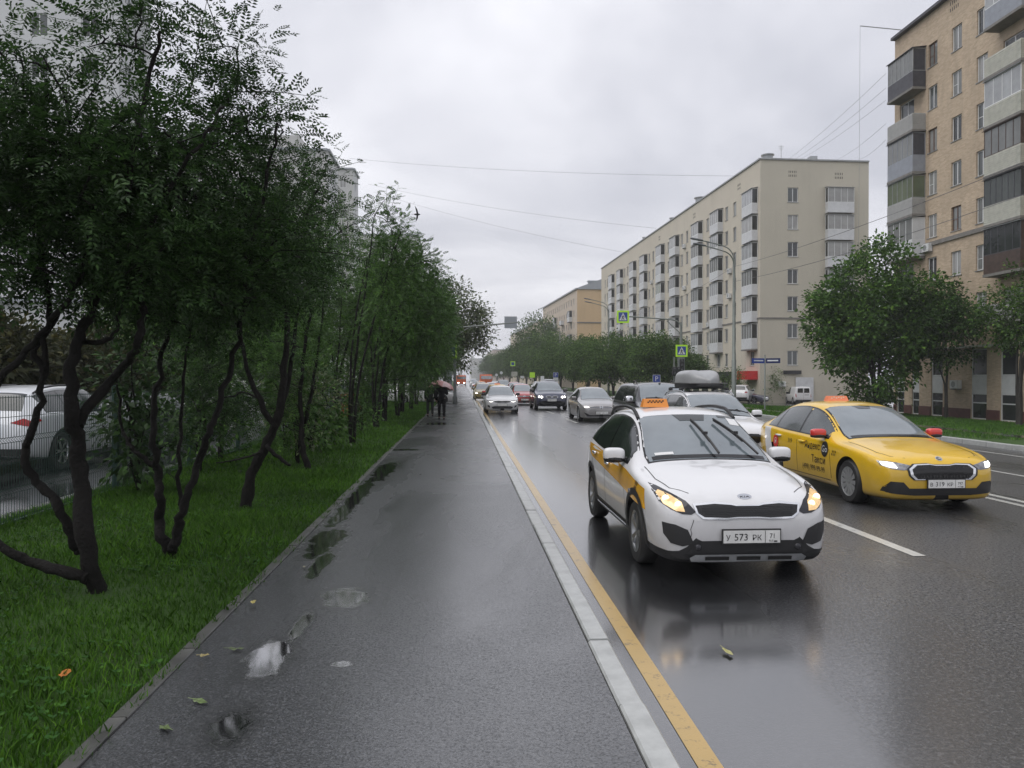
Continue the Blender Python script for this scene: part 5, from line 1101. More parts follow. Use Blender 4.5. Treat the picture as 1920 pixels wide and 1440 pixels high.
# ---------------------------------------------------------------- farther blocks
def block(name, label, u, ytop, dep, ulen, gab, m1, m2, vpu=868, floors=7, cols=(), zc0=None, fw=1.2, fh=1.6, pitch=3.0, gcols=(), roof=None, gz=-.8):
    """slab block: near street corner at pixel column u, its street front running away to column ulen"""
    c = D(u, 710, dep); top = CAM_H + (710 - ytop) * dep / FPX; th = math.atan((868 - vpu) / FPX); d = Vector((-sin(th), cos(th), 0)); g = Vector((cos(th), sin(th), 0)) * (1 if gab > 0 else -1)
    p = (u - vpu) * dep / FPX; d2 = p * FPX / (ulen - vpu); Ln = d2 - dep; b = thing(name, label, 'building', (c.x, c.y, 0)); zc0 = zc0 or top - 3.0; gab_ = abs(gab)
    if gab > 0: fo, fu, go, gu = d * Ln, -d, Vector((0, 0, 0)), g
    else: fo, fu, go, gu = Vector((0, 0, 0)), d, g * gab_, -g
    fops = [((Ln - t if gab > 0 else t) - fw / 2, (Ln - t if gab > 0 else t) + fw / 2, zc0 - pitch * k - fh / 2, zc0 - pitch * k + fh / 2) for t in cols if fw < t < Ln - fw for k in range(floors)]
    gops_ = [(t - fw / 2, t + fw / 2, zc0 - pitch * k - fh / 2, zc0 - pitch * k + fh / 2) for t in gcols for k in range(floors)]
    wb = MB(); facade(wb, fo, fu, Ln, gz, top, fops, .2, 0, 0); facade(wb, go, gu, gab_, gz, top, gops_, .2, 1, 1); q = [Vector((0, 0, top)), g * gab_ + Vector((0, 0, top)), g * gab_ + d * Ln + Vector((0, 0, top)), d * Ln + Vector((0, 0, top))]; wb.quad(*q, 1)
    bk = g * gab_; zz = Vector((0, 0, gz)); tt = Vector((0, 0, top)); wb.quad(bk + zz, bk + d * Ln + zz, bk + d * Ln + tt, bk + tt, 0); wb.quad(d * Ln + zz, d * Ln + tt, d * Ln + bk + tt, d * Ln + bk + zz, 1)
    wb.build('wall', [m1, m2], b)
    for (s0, s1, a, e_) in fops: window(b, fo, fu, s0, a, s1 - s0, e_ - a, M['pvc'], random.choice(PANES[:2]), 1, False)
    for (s0, s1, a, e_) in gops_: window(b, go, gu, s0, a, s1 - s0, e_ - a, M['pvc'], random.choice(PANES), 1, False)
    band(b, fo, fu, Ln, top - .3, .32, .35, M['roofm']); band(b, go, gu, gab_, top - .3, .32, .3, M['roofm'])
    if roof:
        rg_ = MB(); a0 = Vector((0, 0, top)); mid = g * gab_ / 2 + Vector((0, 0, top + roof)); e_ = d * Ln
        rg_.quad(a0 + Vector((0, 0, .03)), mid, mid + e_, a0 + e_ + Vector((0, 0, .03))); rg_.quad(mid, g * gab_ + a0, g * gab_ + a0 + e_, mid + e_); rg_.add([a0, g * gab_ + a0, mid], [(0, 1, 2)]); rg_.build('roof', M['roofm'], b)
    return b, d, g, top, Ln, fo, fu
r3 = block('ochre_block', 'ochre brick apartment block with grey metal roof beyond the cream block', 1082, 540, 190, 1018, 14, M['beige'], M['brick2'], 789, 7, [4 + i * 3.3 for i in range(15)], roof=2.6)
for k in range(2): band(r3[0], (0, 0, 0), r3[2], 14, 15.6 - 9 * k, .3, .12)
for i, t in enumerate((6.2, 17.5, 28.5, 39)):
    for k in (1, 3, 5): balcony(r3[0], r3[5], r3[6], r3[4] - t - 2.8, 21.3 - 3 * k - 1.9, 2.8, .8, 'plain', M['balc'], None, i % 2 == 0, 4)
vb = MB().box(-1, 1, -.6, .6, 0, 1.6).box(-1.2, 1.2, -.8, .8, 1.6, 1.9).build('roof_plant', M['roofm'], r3[0], tuple(r3[2] * 6 + r3[1] * 10 + Vector((0, 0, r3[3] + 1.2))))
block('pale_block', 'pale distant apartment block rising above the far trees', 1012, 600, 290, 957, 14, M['beige'], M['beige'], 800, 7, [6 + i * 5 for i in range(16)], gcols=(4, 8), roof=2.0)
block('pink_tower', 'hazy pinkish tower block at the end of the street', 925, 655, 470, 912, 26, M['pinkwall'], M['pinkwall'], 850, 5, [8, 16], gcols=(5, 13, 20), fw=3, fh=2, gz=-1)
block('white_panel_tower', 'tall white panel tower block behind the near trees', 225, -330, 55, 285, -26, M['whitewall'], M['whitewall'], 868, 14, [1.6, 4.2], gcols=[3, 6.5, 10, 13.5, 17, 20.5, 24], zc0=39.0, gz=0)
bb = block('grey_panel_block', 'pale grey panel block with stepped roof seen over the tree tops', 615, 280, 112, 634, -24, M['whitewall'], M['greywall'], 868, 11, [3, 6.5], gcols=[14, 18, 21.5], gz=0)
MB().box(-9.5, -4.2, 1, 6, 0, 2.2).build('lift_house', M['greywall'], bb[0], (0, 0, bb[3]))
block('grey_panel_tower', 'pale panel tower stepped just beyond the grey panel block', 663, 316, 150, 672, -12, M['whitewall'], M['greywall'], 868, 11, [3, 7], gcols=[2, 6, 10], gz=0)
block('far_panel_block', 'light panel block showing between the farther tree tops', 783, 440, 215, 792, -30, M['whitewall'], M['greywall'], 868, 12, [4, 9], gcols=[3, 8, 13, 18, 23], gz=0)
block('low_white_annex', 'low white building with a plain band behind the car park hedge', 250, 560, 46, 300, -30, M['whitewall'], M['whitewall'], 868, 1, [3], zc0=2.9, gcols=[21.2, 25.5, 15.5], fw=1.0, fh=1.7, gz=0)
fb = thing('footbridge', 'hazy white footbridge crossing the far end of the street', 'bridge', (0, 480, 0))
MB().box(-14, 26, 0, 4, 7.2, 9.6).build('deck', M['whitewall'], fb); 
for x in (-2, 9, 20): MB().box(x, x + 1.6, 1, 3, -1.3, 7.2).build('pier', M['greywall'], fb)
block('hazy_far_block', 'faint grey block closing the view at the street end', 884, 672, 640, 880, 60, M['greywall'], M['greywall'], 868, 4, [], gcols=(8, 18, 28, 38), fw=3, fh=2, gz=-1)
# ================================================================== trees and shrubs
M['bark'] = mat('wet_dark_bark', (.010, .0088, .008), .8, spec=.2, var=.45, vs=6, bump=.8, bs=28, bd=.03); M['bark2'] = mat('grey_bark', (.03, .026, .022), .7, var=.4, vs=5, bump=.8, bs=22, bd=.03)
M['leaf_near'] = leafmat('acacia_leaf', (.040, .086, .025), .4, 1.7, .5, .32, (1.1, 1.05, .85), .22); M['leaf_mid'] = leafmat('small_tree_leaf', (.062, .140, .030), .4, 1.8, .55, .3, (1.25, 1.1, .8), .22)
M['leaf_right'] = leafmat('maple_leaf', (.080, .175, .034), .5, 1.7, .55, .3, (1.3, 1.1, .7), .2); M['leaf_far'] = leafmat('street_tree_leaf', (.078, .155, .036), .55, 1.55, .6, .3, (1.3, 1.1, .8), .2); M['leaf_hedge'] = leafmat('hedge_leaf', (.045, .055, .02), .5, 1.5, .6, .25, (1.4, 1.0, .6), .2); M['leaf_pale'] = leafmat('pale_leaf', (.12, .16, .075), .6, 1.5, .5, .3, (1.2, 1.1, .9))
def unit(a): return a / np.maximum(np.linalg.norm(a, axis=-1, keepdims=True), 1e-9)
def leaves_np(base, axis, L, rng, pairs=5, wid=.42, ll=.26):
    n = len(base); up = np.tile(np.array([0, 0, 1.0]), (n, 1)) + rng.normal(0, .45, (n, 3)); nrm = unit(up - axis * (up * axis).sum(1, keepdims=True)); s = np.cross(nrm, axis); out = []
    if pairs == 0: specs = [(0.0, 0, 1.0)]
    else: specs = [(.22 + .72 * i / (pairs - 1), sg, 1 - .25 * abs(i / (pairs - 1) - .45)) for i in range(pairs) for sg in (1, -1)] + [(.97, 0, 1.0)]
    Lc = L[:, None]
    for (t, sg, k) in specs:
        p = base + axis * Lc * t + np.array([0, 0, -1.0]) * Lc * .22 * t * t
        if sg: d = unit(s * sg * .85 + axis * .5 + rng.normal(0, .12, (n, 3)))
        else: d = axis
        l = Lc * (ll if pairs else 1.0) * k; pr = unit(np.cross(d, nrm)); w = l * wid
        out.append(np.stack([p, p + d * l * .45 + pr * w * .5 + nrm * w * .12, p + d * l - np.array([0, 0, 1.0]) * l * .1, p + d * l * .45 - pr * w * .5 + nrm * w * .12], 1))
    return np.concatenate(out)
def poly(pts, n=3):                                     # smooth a polyline
    p = [Vector(a) for a in pts]
    for _ in range(n - 1):
        q = [p[0]]
        for a, b in zip(p, p[1:]): q += [a * .75 + b * .25, a * .25 + b * .75]
        p = q + [p[-1]]
    return p
def make_tree(name, label, cat, base, stems, blobs, seed, leafm, bark, nl=30, L=.2, cr=.3, pairs=5, shoots=0, group=None, wid=.42, thick=1.0, shoot_dir=(.5, 0, .6), fill=.45):
    """stems: (points, r0, r1); blobs: (centre, radii, clusters). Clusters of leaves fill the blobs, each joined to the wood by a twig."""
    rng = np.random.default_rng(seed); rr = random.Random(seed); base = Vector(base); root = thing(name, label, cat, base, 0, group); tb = MB(); nodes = []
    for (pts, r0, r1) in stems:
        p = poly(pts, 3); n = len(p)
        jit = [q + Vector((rr.gauss(0, .012), rr.gauss(0, .012), 0)) * (1 if 0 < i < n - 1 else 0) - base for i, q in enumerate(p)]
        rad = [(r0 + (r1 - r0) * i / (n - 1)) * (1 + .12 * rr.uniform(-1, 1)) for i in range(n)]; rad[0] *= 1.35 if r0 > .05 else 1.0
        tb.tube(jit, rad, 9)
        for i in range(int(n * .3), n): nodes.append(jit[i])
    cl = []
    for (c, r, k) in blobs:
        c = Vector(c) - base
        for _ in range(k):
            v = Vector((rr.gauss(0, 1), rr.gauss(0, 1), rr.gauss(0, 1))).normalized() * (rr.random() ** fill); cl.append((c + Vector((v.x * r[0], v.y * r[1], v.z * r[2])), Vector((v.x, v.y, v.z))))
    NP = np.array([tuple(q) for q in nodes]); cl.sort(key=lambda q: float(((NP - np.array(q[0])) ** 2).sum(1).min()))
    B, A, LL = [], [], []
    for (c, v) in cl:
        ca = np.array(c); d2 = ((NP - ca) ** 2).sum(1) + np.maximum(0, NP[:, 2] - ca[2] + .05) ** 2 * 4; j = int(d2.argmin()); a = Vector(NP[j]); ln = (c - a).length
        m1 = a.lerp(c, .35) + Vector((rr.gauss(0, .06), rr.gauss(0, .06), .10)) * ln; m2 = a.lerp(c, .7) + Vector((rr.gauss(0, .06), rr.gauss(0, .06), .08)) * ln
        r0 = min(.035, .008 + .012 * ln) * thick; tb.tube([a, m1, m2, c], [r0, r0 * .75, r0 * .55, r0 * .3], 5, cap=False); NP = np.vstack([NP, np.array([tuple(m1), tuple(m2), tuple(c)])])
        k = max(3, int(nl * rr.uniform(.6, 1.4))); off = rng.normal(0, 1, (k, 3)) * cr * np.array([1, 1, .8]) * .62; bs_ = ca + off; od = np.array(v) * .5; ax = unit(off / cr + od + rng.normal(0, .45, (k, 3)) + np.array([0, 0, -.12])); B.append(bs_); A.append(ax); LL.append(L * rng.uniform(.65, 1.2, k))
    outer = [q for q in cl if q[1].z > -.1]
    for i in range(shoots):
        c, v = rr.choice(outer); d = (Vector(shoot_dir) * .7 + v * .8 + Vector((rr.gauss(0, .3), rr.gauss(0, .3), rr.gauss(0, .2)))).normalized(); ln = rr.uniform(1.4, 3.2) * L * 1.5; pts = [c + d * ln * t + Vector((0, 0, -.12 * ln * t * t)) for t in (0, .33, .66, 1)]
        tb.tube(pts, [.007 * thick, .005 * thick, .004 * thick, .002], 4, cap=False); k = 9; t = np.linspace(.15, 1, k)[:, None]; pa = [np.array(p) for p in pts]; bs_ = np.array([pa[min(2, int(x * 3))] + (pa[min(3, int(x * 3) + 1)] - pa[min(2, int(x * 3))]) * (x * 3 - min(2, int(x * 3))) for x in t[:, 0]])
        sd = unit(np.cross(np.array(d), np.array([0, 0, 1.0]))[None, :]); sgn = np.where(np.arange(k) % 2 == 0, 1, -1)[:, None]; ax = unit(sd * sgn * .8 + np.array(d) * .6 + rng.normal(0, .2, (k, 3))); B.append(bs_); A.append(ax); LL.append(L * rng.uniform(.7, 1.1, k))
    tb.build('trunk', bark, root, None, 70)
    co = leaves_np(np.concatenate(B), np.concatenate(A), np.concatenate(LL), rng, pairs, wid); o = linkm('crown', np_mesh('crown', co, 4, leafm), root)
    return root
def PX(pts, dep, jit=.15, seed=1):
    r = random.Random(seed); return [D(u, v, dep + (r.uniform(-jit, jit) if i else 0)) for i, (u, v) in enumerate(pts)]
def BL(u, v, dep, ru, rv, rd, n): k = dep / FPX; return (D(u, v, dep), (ru * k, rd, rv * k), n)
def foot(pts):                                          # drop the first point into the turf
    p = pts[0].copy(); p.z = bumpy(p.x, p.y) - .05; return [p] + pts[1:]

# the three nearest trees follow their stems in the photograph
d1 = 6.15
st1 = [(foot(PX([(185, 1112), (160, 1020), (150, 906), (143, 833), (135, 781), (131, 717), (142, 638), (169, 591), (191, 540), (215, 430), (250, 300), (270, 180), (300, 60)], d1, .12, 1)), .075, .013),
       (PX([(147, 800), (181, 737), (230, 690), (262, 652), (268, 600), (264, 545), (258, 470), (300, 380), (370, 280), (420, 200)], d1, .12, 2), .042, .011),
       (PX([(165, 1085), (110, 1070), (67, 1058), (0, 1025), (-90, 960), (-160, 860), (-200, 700), (-190, 500)], d1 - .1, .1, 3), .05, .018),
       (PX([(150, 1035), (131, 1000), (105, 940), (73, 909), (38, 868), (60, 815), (76, 763), (84, 690), (95, 600), (92, 535), (70, 430), (60, 300), (90, 150)], d1 + .15, .1, 4), .044, .012),
       (PX([(84, 700), (60, 650), (100, 602), (133, 553), (180, 480), (210, 400)], d1 + .2, .1, 5), .03, .012), (PX([(-60, 780), (0, 717), (44, 664), (95, 606), (138, 548), (175, 450)], d1 - .2, .1, 6), .035, .012),
       (PX([(146, 640), (189, 644), (218, 629), (222, 591), (250, 520)], d1 + .05, .05, 7), .024, .010)]
make_tree('acacia_tree', 'crooked many-stemmed small tree with dark feathery leaves beside the fence post', 'tree', st1[0][0][0], st1,
    [BL(60, 350, 6.0, 180, 130, 1.0, 54), BL(220, 330, 6.2, 160, 115, 1.0, 52), BL(30, 120, 5.8, 80, 110, .6, 9), BL(215, 100, 6.3, 70, 50, .4, 5), BL(260, 10, 6.3, 50, 40, .3, 4), BL(120, 480, 6.1, 190, 50, .8, 22), BL(290, 500, 6.3, 110, 60, .7, 18), BL(-150, 350, 5.9, 120, 260, .9, 40)],
    21, M['leaf_near'], M['bark'], 32, .21, .25, 5, 20, shoot_dir=(.7, 0, .5))
d2 = 7.35
st2 = [(foot(PX([(325, 1045), (307, 1010), (296, 977), (301, 933), (294, 885), (288, 846), (288, 780), (296, 700), (320, 600), (350, 480), (380, 350)], d2, .1, 8)), .055, .013),
       (PX([(322, 1035), (330, 1005), (342, 966), (353, 922), (371, 872), (391, 813), (406, 780), (430, 700), (455, 600), (470, 480), (500, 330), (520, 230)], d2 - .1, .1, 9), .05, .011),
       (PX([(343, 955), (336, 900), (338, 846), (342, 780), (345, 700), (360, 600)], d2 + .1, .1, 10), .026, .010), (PX([(296, 880), (264, 857), (242, 837), (225, 800), (220, 720)], d2 + .2, .1, 11), .028, .01)]
make_tree('acacia_tree', 'V-forked small tree with dark feathery leaves, second from the fence post', 'tree', st2[0][0][0], st2,
    [BL(370, 360, 7.3, 130, 125, 1.1, 54), BL(400, 190, 7.4, 60, 50, .4, 9), BL(470, 235, 7.5, 70, 35, .4, 9), BL(440, 110, 7.4, 32, 30, .3, 4), BL(350, 540, 7.2, 150, 90, 1.0, 40), BL(480, 470, 7.5, 100, 100, .8, 28)],
    22, M['leaf_near'], M['bark'], 32, .21, .27, 5, 24, shoot_dir=(.8, 0, .4))
d3 = 10.2
st3 = [(foot(PX([(461, 955), (465, 911), (478, 874), (502, 830), (522, 791), (530, 720), (540, 640), (535, 540), (560, 440), (600, 350)], d3, .1, 12)), .085, .014), (PX([(500, 835), (526, 863), (544, 872)], d3 - .1, .05, 13), .03, .018), (PX([(493, 848), (460, 858), (439, 863), (405, 868)], d3 - .2, .05, 14), .016, .008),
       (PX([(522, 791), (545, 700), (555, 620), (560, 550)], d3 + .2, .1, 15), .045, .012), (PX([(515, 800), (470, 720), (450, 640), (440, 560)], d3 - .1, .1, 16), .045, .012)]
make_tree('acacia_tree', 'single-trunked leaning small tree, third from the fence post', 'tree', st3[0][0][0], st3,
    [BL(510, 450, 10.2, 105, 105, 1.3, 64), BL(565, 345, 10.1, 42, 40, .5, 10), BL(380, 580, 10.3, 85, 90, .8, 28), BL(525, 520, 10.6, 50, 45, .7, 16), BL(415, 710, 10.9, 70, 60, .6, 10), BL(415, 770, 10.8, 60, 50, .6, 8)],
    23, M['leaf_near'], M['bark'], 32, .20, .33, 5, 24, shoot_dir=(.7, 0, .5))
d4 = 14.2
st4 = [(foot(PX([(579, 889), (570, 852), (566, 813), (562, 740), (572, 640), (595, 520), (630, 440)], d4, .1, 17)), .065, .015), (PX([(566, 813), (585, 740), (598, 650), (606, 560)], d4 + .3, .1, 18), .04, .012)]
make_tree('acacia_tree', 'slim-stemmed small tree with drooping twigs, fourth from the fence post', 'tree', st4[0][0][0], st4,
    [BL(572, 462, 13.9, 55, 62, .6, 40), BL(640, 420, 14.2, 28, 45, .5, 9), BL(540, 660, 14.4, 70, 75, 1.0, 30), BL(520, 770, 14.6, 50, 50, .6, 12)], 24, M['leaf_mid'], M['bark'], 26, .22, .4, 5, 16, shoot_dir=(.4, 0, .7))

# generic small tree of the row, copied along the verge
def small_tree(seed, label, pos, h, R, leafm, L=.24, nl=22, ncl=120, pairs=5, bark=None, cr=.42, group=None, lean=(.4, 0), name='acacia_tree', low=.30, shoots=24, stems=4, wid=.42, r0=.07, trunk=.25, fill=.45):
    rr = random.Random(seed); x, y, z = pos; ss = []
    for i in range(stems):
        a = 2 * pi * i / stems + rr.uniform(-.4, .4); k = rr.uniform(.35, .7) * R; top = Vector((x + cos(a) * k + lean[0] * .8, y + sin(a) * k + lean[1], z + h * rr.uniform(.7, .9)))
        b0 = Vector((x + cos(a) * .06, y + sin(a) * .06, z - .05)); f = Vector((x + cos(a) * .12 + rr.gauss(0, .05), y + sin(a) * .12, z + h * trunk)); m_ = f.lerp(top, .5) + Vector((rr.gauss(0, .15), rr.gauss(0, .15), 0)) * h * .12
        ss.append(([b0, f, m_, top], r0 * rr.uniform(.6, 1), .012))
    c = Vector((x + lean[0], y + lean[1], z + h * (.5 + low / 2))); bl = [(c, (R, R, h * (1 - low) * .5), int(ncl * .55))]
    for i in range(5):
        a = 2 * pi * i / 5 + rr.random(); bl.append((c + Vector((cos(a) * R * .6, sin(a) * R * .6, h * rr.uniform(-.14, .18))), (R * .5, R * .5, h * .22), int(ncl * .09)))
    return make_tree(name, label, 'tree', (x, y, z), ss, bl, seed, leafm, bark or M['bark'], nl, L, cr, pairs, shoots, group, wid, shoot_dir=(.2, 0, .8), fill=fill)
def cp(src, pos, s, rz_, label, group=None, mats=None):
    o = copy_tree(src, None, mats); o.location = pos; o.rotation_euler = (0, 0, rz_); o.scale = (s, s, s * random.uniform(.93, 1.07))
    if label: o['label'] = label
    if group: o['group'] = group
    return o
ROW = 'row of small trees along the pavement'
ORD = 'first second third fourth fifth sixth seventh eighth ninth tenth eleventh twelfth thirteenth fourteenth fifteenth sixteenth'.split()
g1 = small_tree(31, 'feathery small tree of the dense row, seventh from the fence post', (-3.1, 30.6, .12), 7.4, 1.7, M['leaf_mid'], group=ROW, lean=(.65, .2), ncl=210, low=.14, wid=.6); g2 = small_tree(32, 'feathery small tree of the dense row, sixth from the fence post', (-3.0, 26.8, .12), 7.2, 1.35, M['leaf_mid'], group=ROW, lean=(.95, -.2), ncl=200, low=.14, wid=.6)
for i, (x, y, s, sc_) in enumerate([(-2.9, 34.6, g2, 1.0), (-3.0, 38.2, g1, 1.05), (-2.8, 42.0, g2, 1.0), (-3.1, 46.0, g1, 1.03), (-3.0, 50.0, g2, 1.05), (-5.0, 16.2, g1, .5), (-4.95, 20.0, g1, .54), (-4.8, 29.5, g1, .9), (-4.7, 37.0, g2, .9)]):
    cp(s, (x, y, .11), sc_, (i % 3 - 1) * .5, 'feathery small tree of the dense row, %s from the fence post' % ORD[7 + i] if x > -4 else 'feathery small tree close to the wire fence, %s of four' % ORD[i - 5])
small_tree(35, 'narrow feathery tree of the row, fifth from the fence post', (-2.9, 20.3, .12), 6.6, .85, M['leaf_mid'], group=ROW, lean=(.95, 0), ncl=56, low=.45, stems=3, cr=.34, wid=.6, r0=.05)
# shrubs under the row
def shrub(seed, label, pos, h, R, leafm, n=40, L=.12, pairs=0, nl=60, cr=.3, group=None, cat='shrub', wid=.55):
    rr = random.Random(seed); x, y, z = pos; ss = [([Vector((x, y, z - .04)), Vector((x + rr.uniform(-.2, .2) * R, y + rr.uniform(-.2, .2) * R, z + h * .4)), Vector((x + rr.uniform(-.7, .7) * R, y + rr.uniform(-.7, .7) * R, z + h * .8))], .025, .008) for _ in range(4)]
    return make_tree('shrub', label, cat, (x, y, z), ss, [((x, y, z + h * .55), (R, R, h * .48), n)], seed, leafm, M['bark'], nl, L, cr, pairs, 6, group, wid, shoot_dir=(0, 0, 1))
shrub(41, 'leafy shrub with pale glossy leaves under the row of small trees', (-3.3, 15.6, .12), 2.1, .8, M['leaf_pale'], 26, .10, 0, 34)
shrub(42, 'dark green bushy shrub by the orange bin', (-4.3, 19.0, .12), 2.2, 1.0, M['leaf_mid'], 34, .11, 0, 40)
shrub(47, 'dark leafy shrub pressed against the wire fence', (-4.75, 11.6, .12), 2.5, .65, M['leaf_near'], 30, .13, 0, 46); shrub(48, 'second dark leafy shrub farther along the wire fence', (-4.75, 14.2, .12), 2.7, .7, M['leaf_mid'], 32, .13, 0, 46)
shrub(43, 'low weedy sapling beside the pavement trees', (-3.2, 24.5, .12), 1.3, .7, M['leaf_mid'], 18, .10, 0, 34)
ub = shrub(49, 'bushy undergrowth shrub between the row trees, first past the pale leafy shrub', (-3.5, 18.0, .12), 2.3, .9, M['leaf_mid'], 34, .15, 0, 46, .32, 'undergrowth shrubs between the row trees')
for i, (x, y, s) in enumerate([(-4.2, 22.4, 1.0), (-3.9, 28.4, .9), (-4.1, 34.5, 1.0)]): cp(ub, (x, y, .11), s, i * 1.4, 'bushy undergrowth shrub between the row trees, %s past the pale leafy shrub' % ORD[i + 1])
# hedge and trees beyond the car park
hd = shrub(44, 'brownish green hedge mound behind the pearl white SUV', (-13.6, 19.5, .05), 3.4, 2.3, M['leaf_hedge'], 120, .24, 0, 80, .45, 'hedge mounds behind the car park', 'hedge')
for i, (x, y, s) in enumerate([(-13.9, 23.0, 1.0), (-13.6, 26.5, .95), (-13.8, 30.5, 1.02), (-13.5, 34.5, 1.0), (-14, 16.0, 1.0)]): cp(hd, (x, y, .05), s, i * 1.7, 'brownish green hedge mound, %s past the one behind the pearl white SUV' % ORD[i] if i < 4 else 'brownish green hedge mound at the open end of the car park')
gb = small_tree(33, 'bushy green tree beyond the car park, first after the hedge', (-11.6, 33.0, .05), 7.2, 2.7, M['leaf_right'], .2, 60, 150, 0, group='green trees beyond the car park', cr=.5, lean=(0, 0), name='broadleaf_tree', low=.2, wid=.6)
for i, (x, y, s) in enumerate([(-12.5, 39.5, 1.1), (-11.0, 46.5, 1.05), (-13.0, 53.0, 1.2), (-17.5, 44.0, 1.25), (-10.0, 60.0, 1.15), (-7.5, 70, 1.2)]): cp(gb, (x, y, .05), s, i * 1.3 + .4, 'bushy green tree beyond the car park, %s after the hedge' % ORD[i + 1])
# the tall pale tree at the crossing and the ones after it
pl = small_tree(34, 'taller pale-leaved tree reaching over the pavement near the crossing', (-2.2, 62.0, .1), 9.4, 3.7, M['leaf_pale'], .27, 75, 170, 0, cr=.65, lean=(.9, 0), name='broadleaf_tree', low=.25, wid=.6, r0=.13)
for i, (x, y, s) in enumerate([(-3.0, 82, .95), (-3.4, 104, 1.0), (-3.2, 132, 1.05), (-3.6, 165, 1.0)]): cp(pl, (x, y, .1), s, i + .7, 'pale-leaved roadside tree, %s past the overhead arm pole' % ORD[i + 1], 'roadside trees past the crossing')

# far side of the street
def gz_(x, y): return rz(x, y) - .03
t1 = small_tree(51, 'big leafy maple between the brick block and the cream block', (27.0, 48.6, gz_(27.0, 49)), 11.4, 4.3, M['leaf_right'],   .27, 95, 280, 0, M['bark2'], .62, None, (-.2, 0), 'maple_tree', .04, 30, 5, .7, .16, .16, .40)
t2 = small_tree(52, 'dark round-headed tree close to the brick block shop windows', (29.8, 45.6, gz_(29, 46)), 8.2, 2.3, M['leaf_mid'], .21, 85, 120, 0, M['bark2'], .5, None, (-.3, 0), 'maple_tree', .38, 14, 3, .7, .12, .3)
t3 = small_tree(53, 'sparse tree with a knotted trunk by the brick block wall', (28.9, 38.2, gz_(28, 39)), 8.6, 2.0, M['leaf_far'], .19, 60, 90, 0, M['bark2'], .5, None, (.5, 0), 'maple_tree', .40, 12, 3, .7, .13, .35)
FR = 'trees along the far pavement'
fa = small_tree(54, 'dark green bushy street tree beside the crossing gantry', (19.6, 78.0, gz_(19.6, 78)), 6.6, 3.0, M['leaf_far'], .25, 70, 150, 0, M['bark2'], .6, FR, (0, 0), 'street_tree', .18, 14, 4, .65, .10, .2); fb_ = small_tree(55, 'dark green bushy street tree, first past the crossing gantry', (17.4, 88.0, gz_(17.4, 88)), 7.2, 3.2, M['leaf_far'], .26, 66, 150, 0, M['bark2'], .62, FR, (0, 0), 'street_tree', .18, 14, 4, .65, .10, .2)
for i, (x, y, s, k) in enumerate([(23.2, 83.5, 1.0, fa), (17.2, 96, 1.05, fb_), (21.5, 98, 1.1, fa), (17.5, 107, 1.05, fa), (17.0, 118, 1.1, fb_), (20.5, 125, 1.3, fa), (16.8, 131, 1.2, fb_), (26.0, 86.5, .8, fa)]): cp(k, (x, y, gz_(x, y)), s, i * 1.9, 'dark green bushy street tree, %s past the crossing gantry' % ORD[i + 1])
FR2 = 'hazy trees far down the other side of the street'
for i, (x, y, s, k) in enumerate([(17, 146, 1.25, fa), (17.5, 162, 1.4, fb_), (17, 180, 1.5, fa), (20, 172, 1.7, fb_), (17, 205, 1.6, fb_), (17, 235, 1.7, fa), (16.5, 270, 1.8, fb_), (16.5, 310, 1.9, fa), (16, 360, 2.0, fb_), (15.5, 420, 2.1, fa)]): cp(k, (x, y, gz_(x, y)), s, i * 1.1, 'hazy green street tree, %s past the cream block' % ORD[i], FR2)
cp(fb_, (18.6, 198, -.1), 2.35, .3, 'tall hazy poplar-like tree rising before the ochre block', FR2).scale = (1.9, 1.9, 2.6)
shrub(45, 'dense round bush beside the red shop awning', (28.6, 79.2, rz(28.6, 79)), 3.4, 1.7, M['leaf_far'], 40, .17, 0, 60, .5); shrub(46, 'upright bush growing against the cream gable wall', (33.9, 82.6, rz(34, 82)), 3.9, 1.35, M['leaf_right'], 40, .17, 0, 60, .45)
# ================================================================== street furniture, fence, people
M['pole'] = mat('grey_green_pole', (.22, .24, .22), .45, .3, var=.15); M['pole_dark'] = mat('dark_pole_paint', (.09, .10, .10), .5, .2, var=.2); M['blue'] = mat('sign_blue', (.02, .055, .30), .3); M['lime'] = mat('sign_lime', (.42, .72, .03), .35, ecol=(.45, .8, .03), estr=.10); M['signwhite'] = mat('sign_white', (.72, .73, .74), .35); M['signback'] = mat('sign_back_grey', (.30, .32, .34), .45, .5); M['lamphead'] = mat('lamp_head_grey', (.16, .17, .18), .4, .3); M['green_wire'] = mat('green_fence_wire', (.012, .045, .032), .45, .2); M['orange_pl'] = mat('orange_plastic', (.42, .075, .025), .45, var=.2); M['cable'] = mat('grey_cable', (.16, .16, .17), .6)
def lamp_post(x, y, z, h, label, arms=2, side=-1):
    t = thing('street_lamp', label, 'street lamp', (x, y, z), 0, 'double street lamps on the far pavement')
    MB().lathe([(.15, 0), (.15, 3.2), (.12, 3.25), (.085, h)], 14).build('pole', M['pole'], t, None, 60)
    for i in range(arms):
        hh = h - .15 - i * .45; pts = [(0, 0, hh), (side * .1, -.1 * i, hh + .55), (side * .5, -.35 * i, hh + .95), (side * 1.5, -.5 * i, hh + 1.2), (side * 2.2, -.6 * i, hh + 1.35)]
        MB().tube(poly(pts, 3), .04, 7).build('arm', M['pole'], t, None, 60)
        e_ = Vector(pts[-1]); MB().sell((0, 0, 0), (.45, .14, .055), .5, .5, 16, 8).build('lamp_head', M['lamphead'], t, e_ + Vector((side * .35, 0, .07)), 60, rot=(0, .18 * -side, 0))
    return t
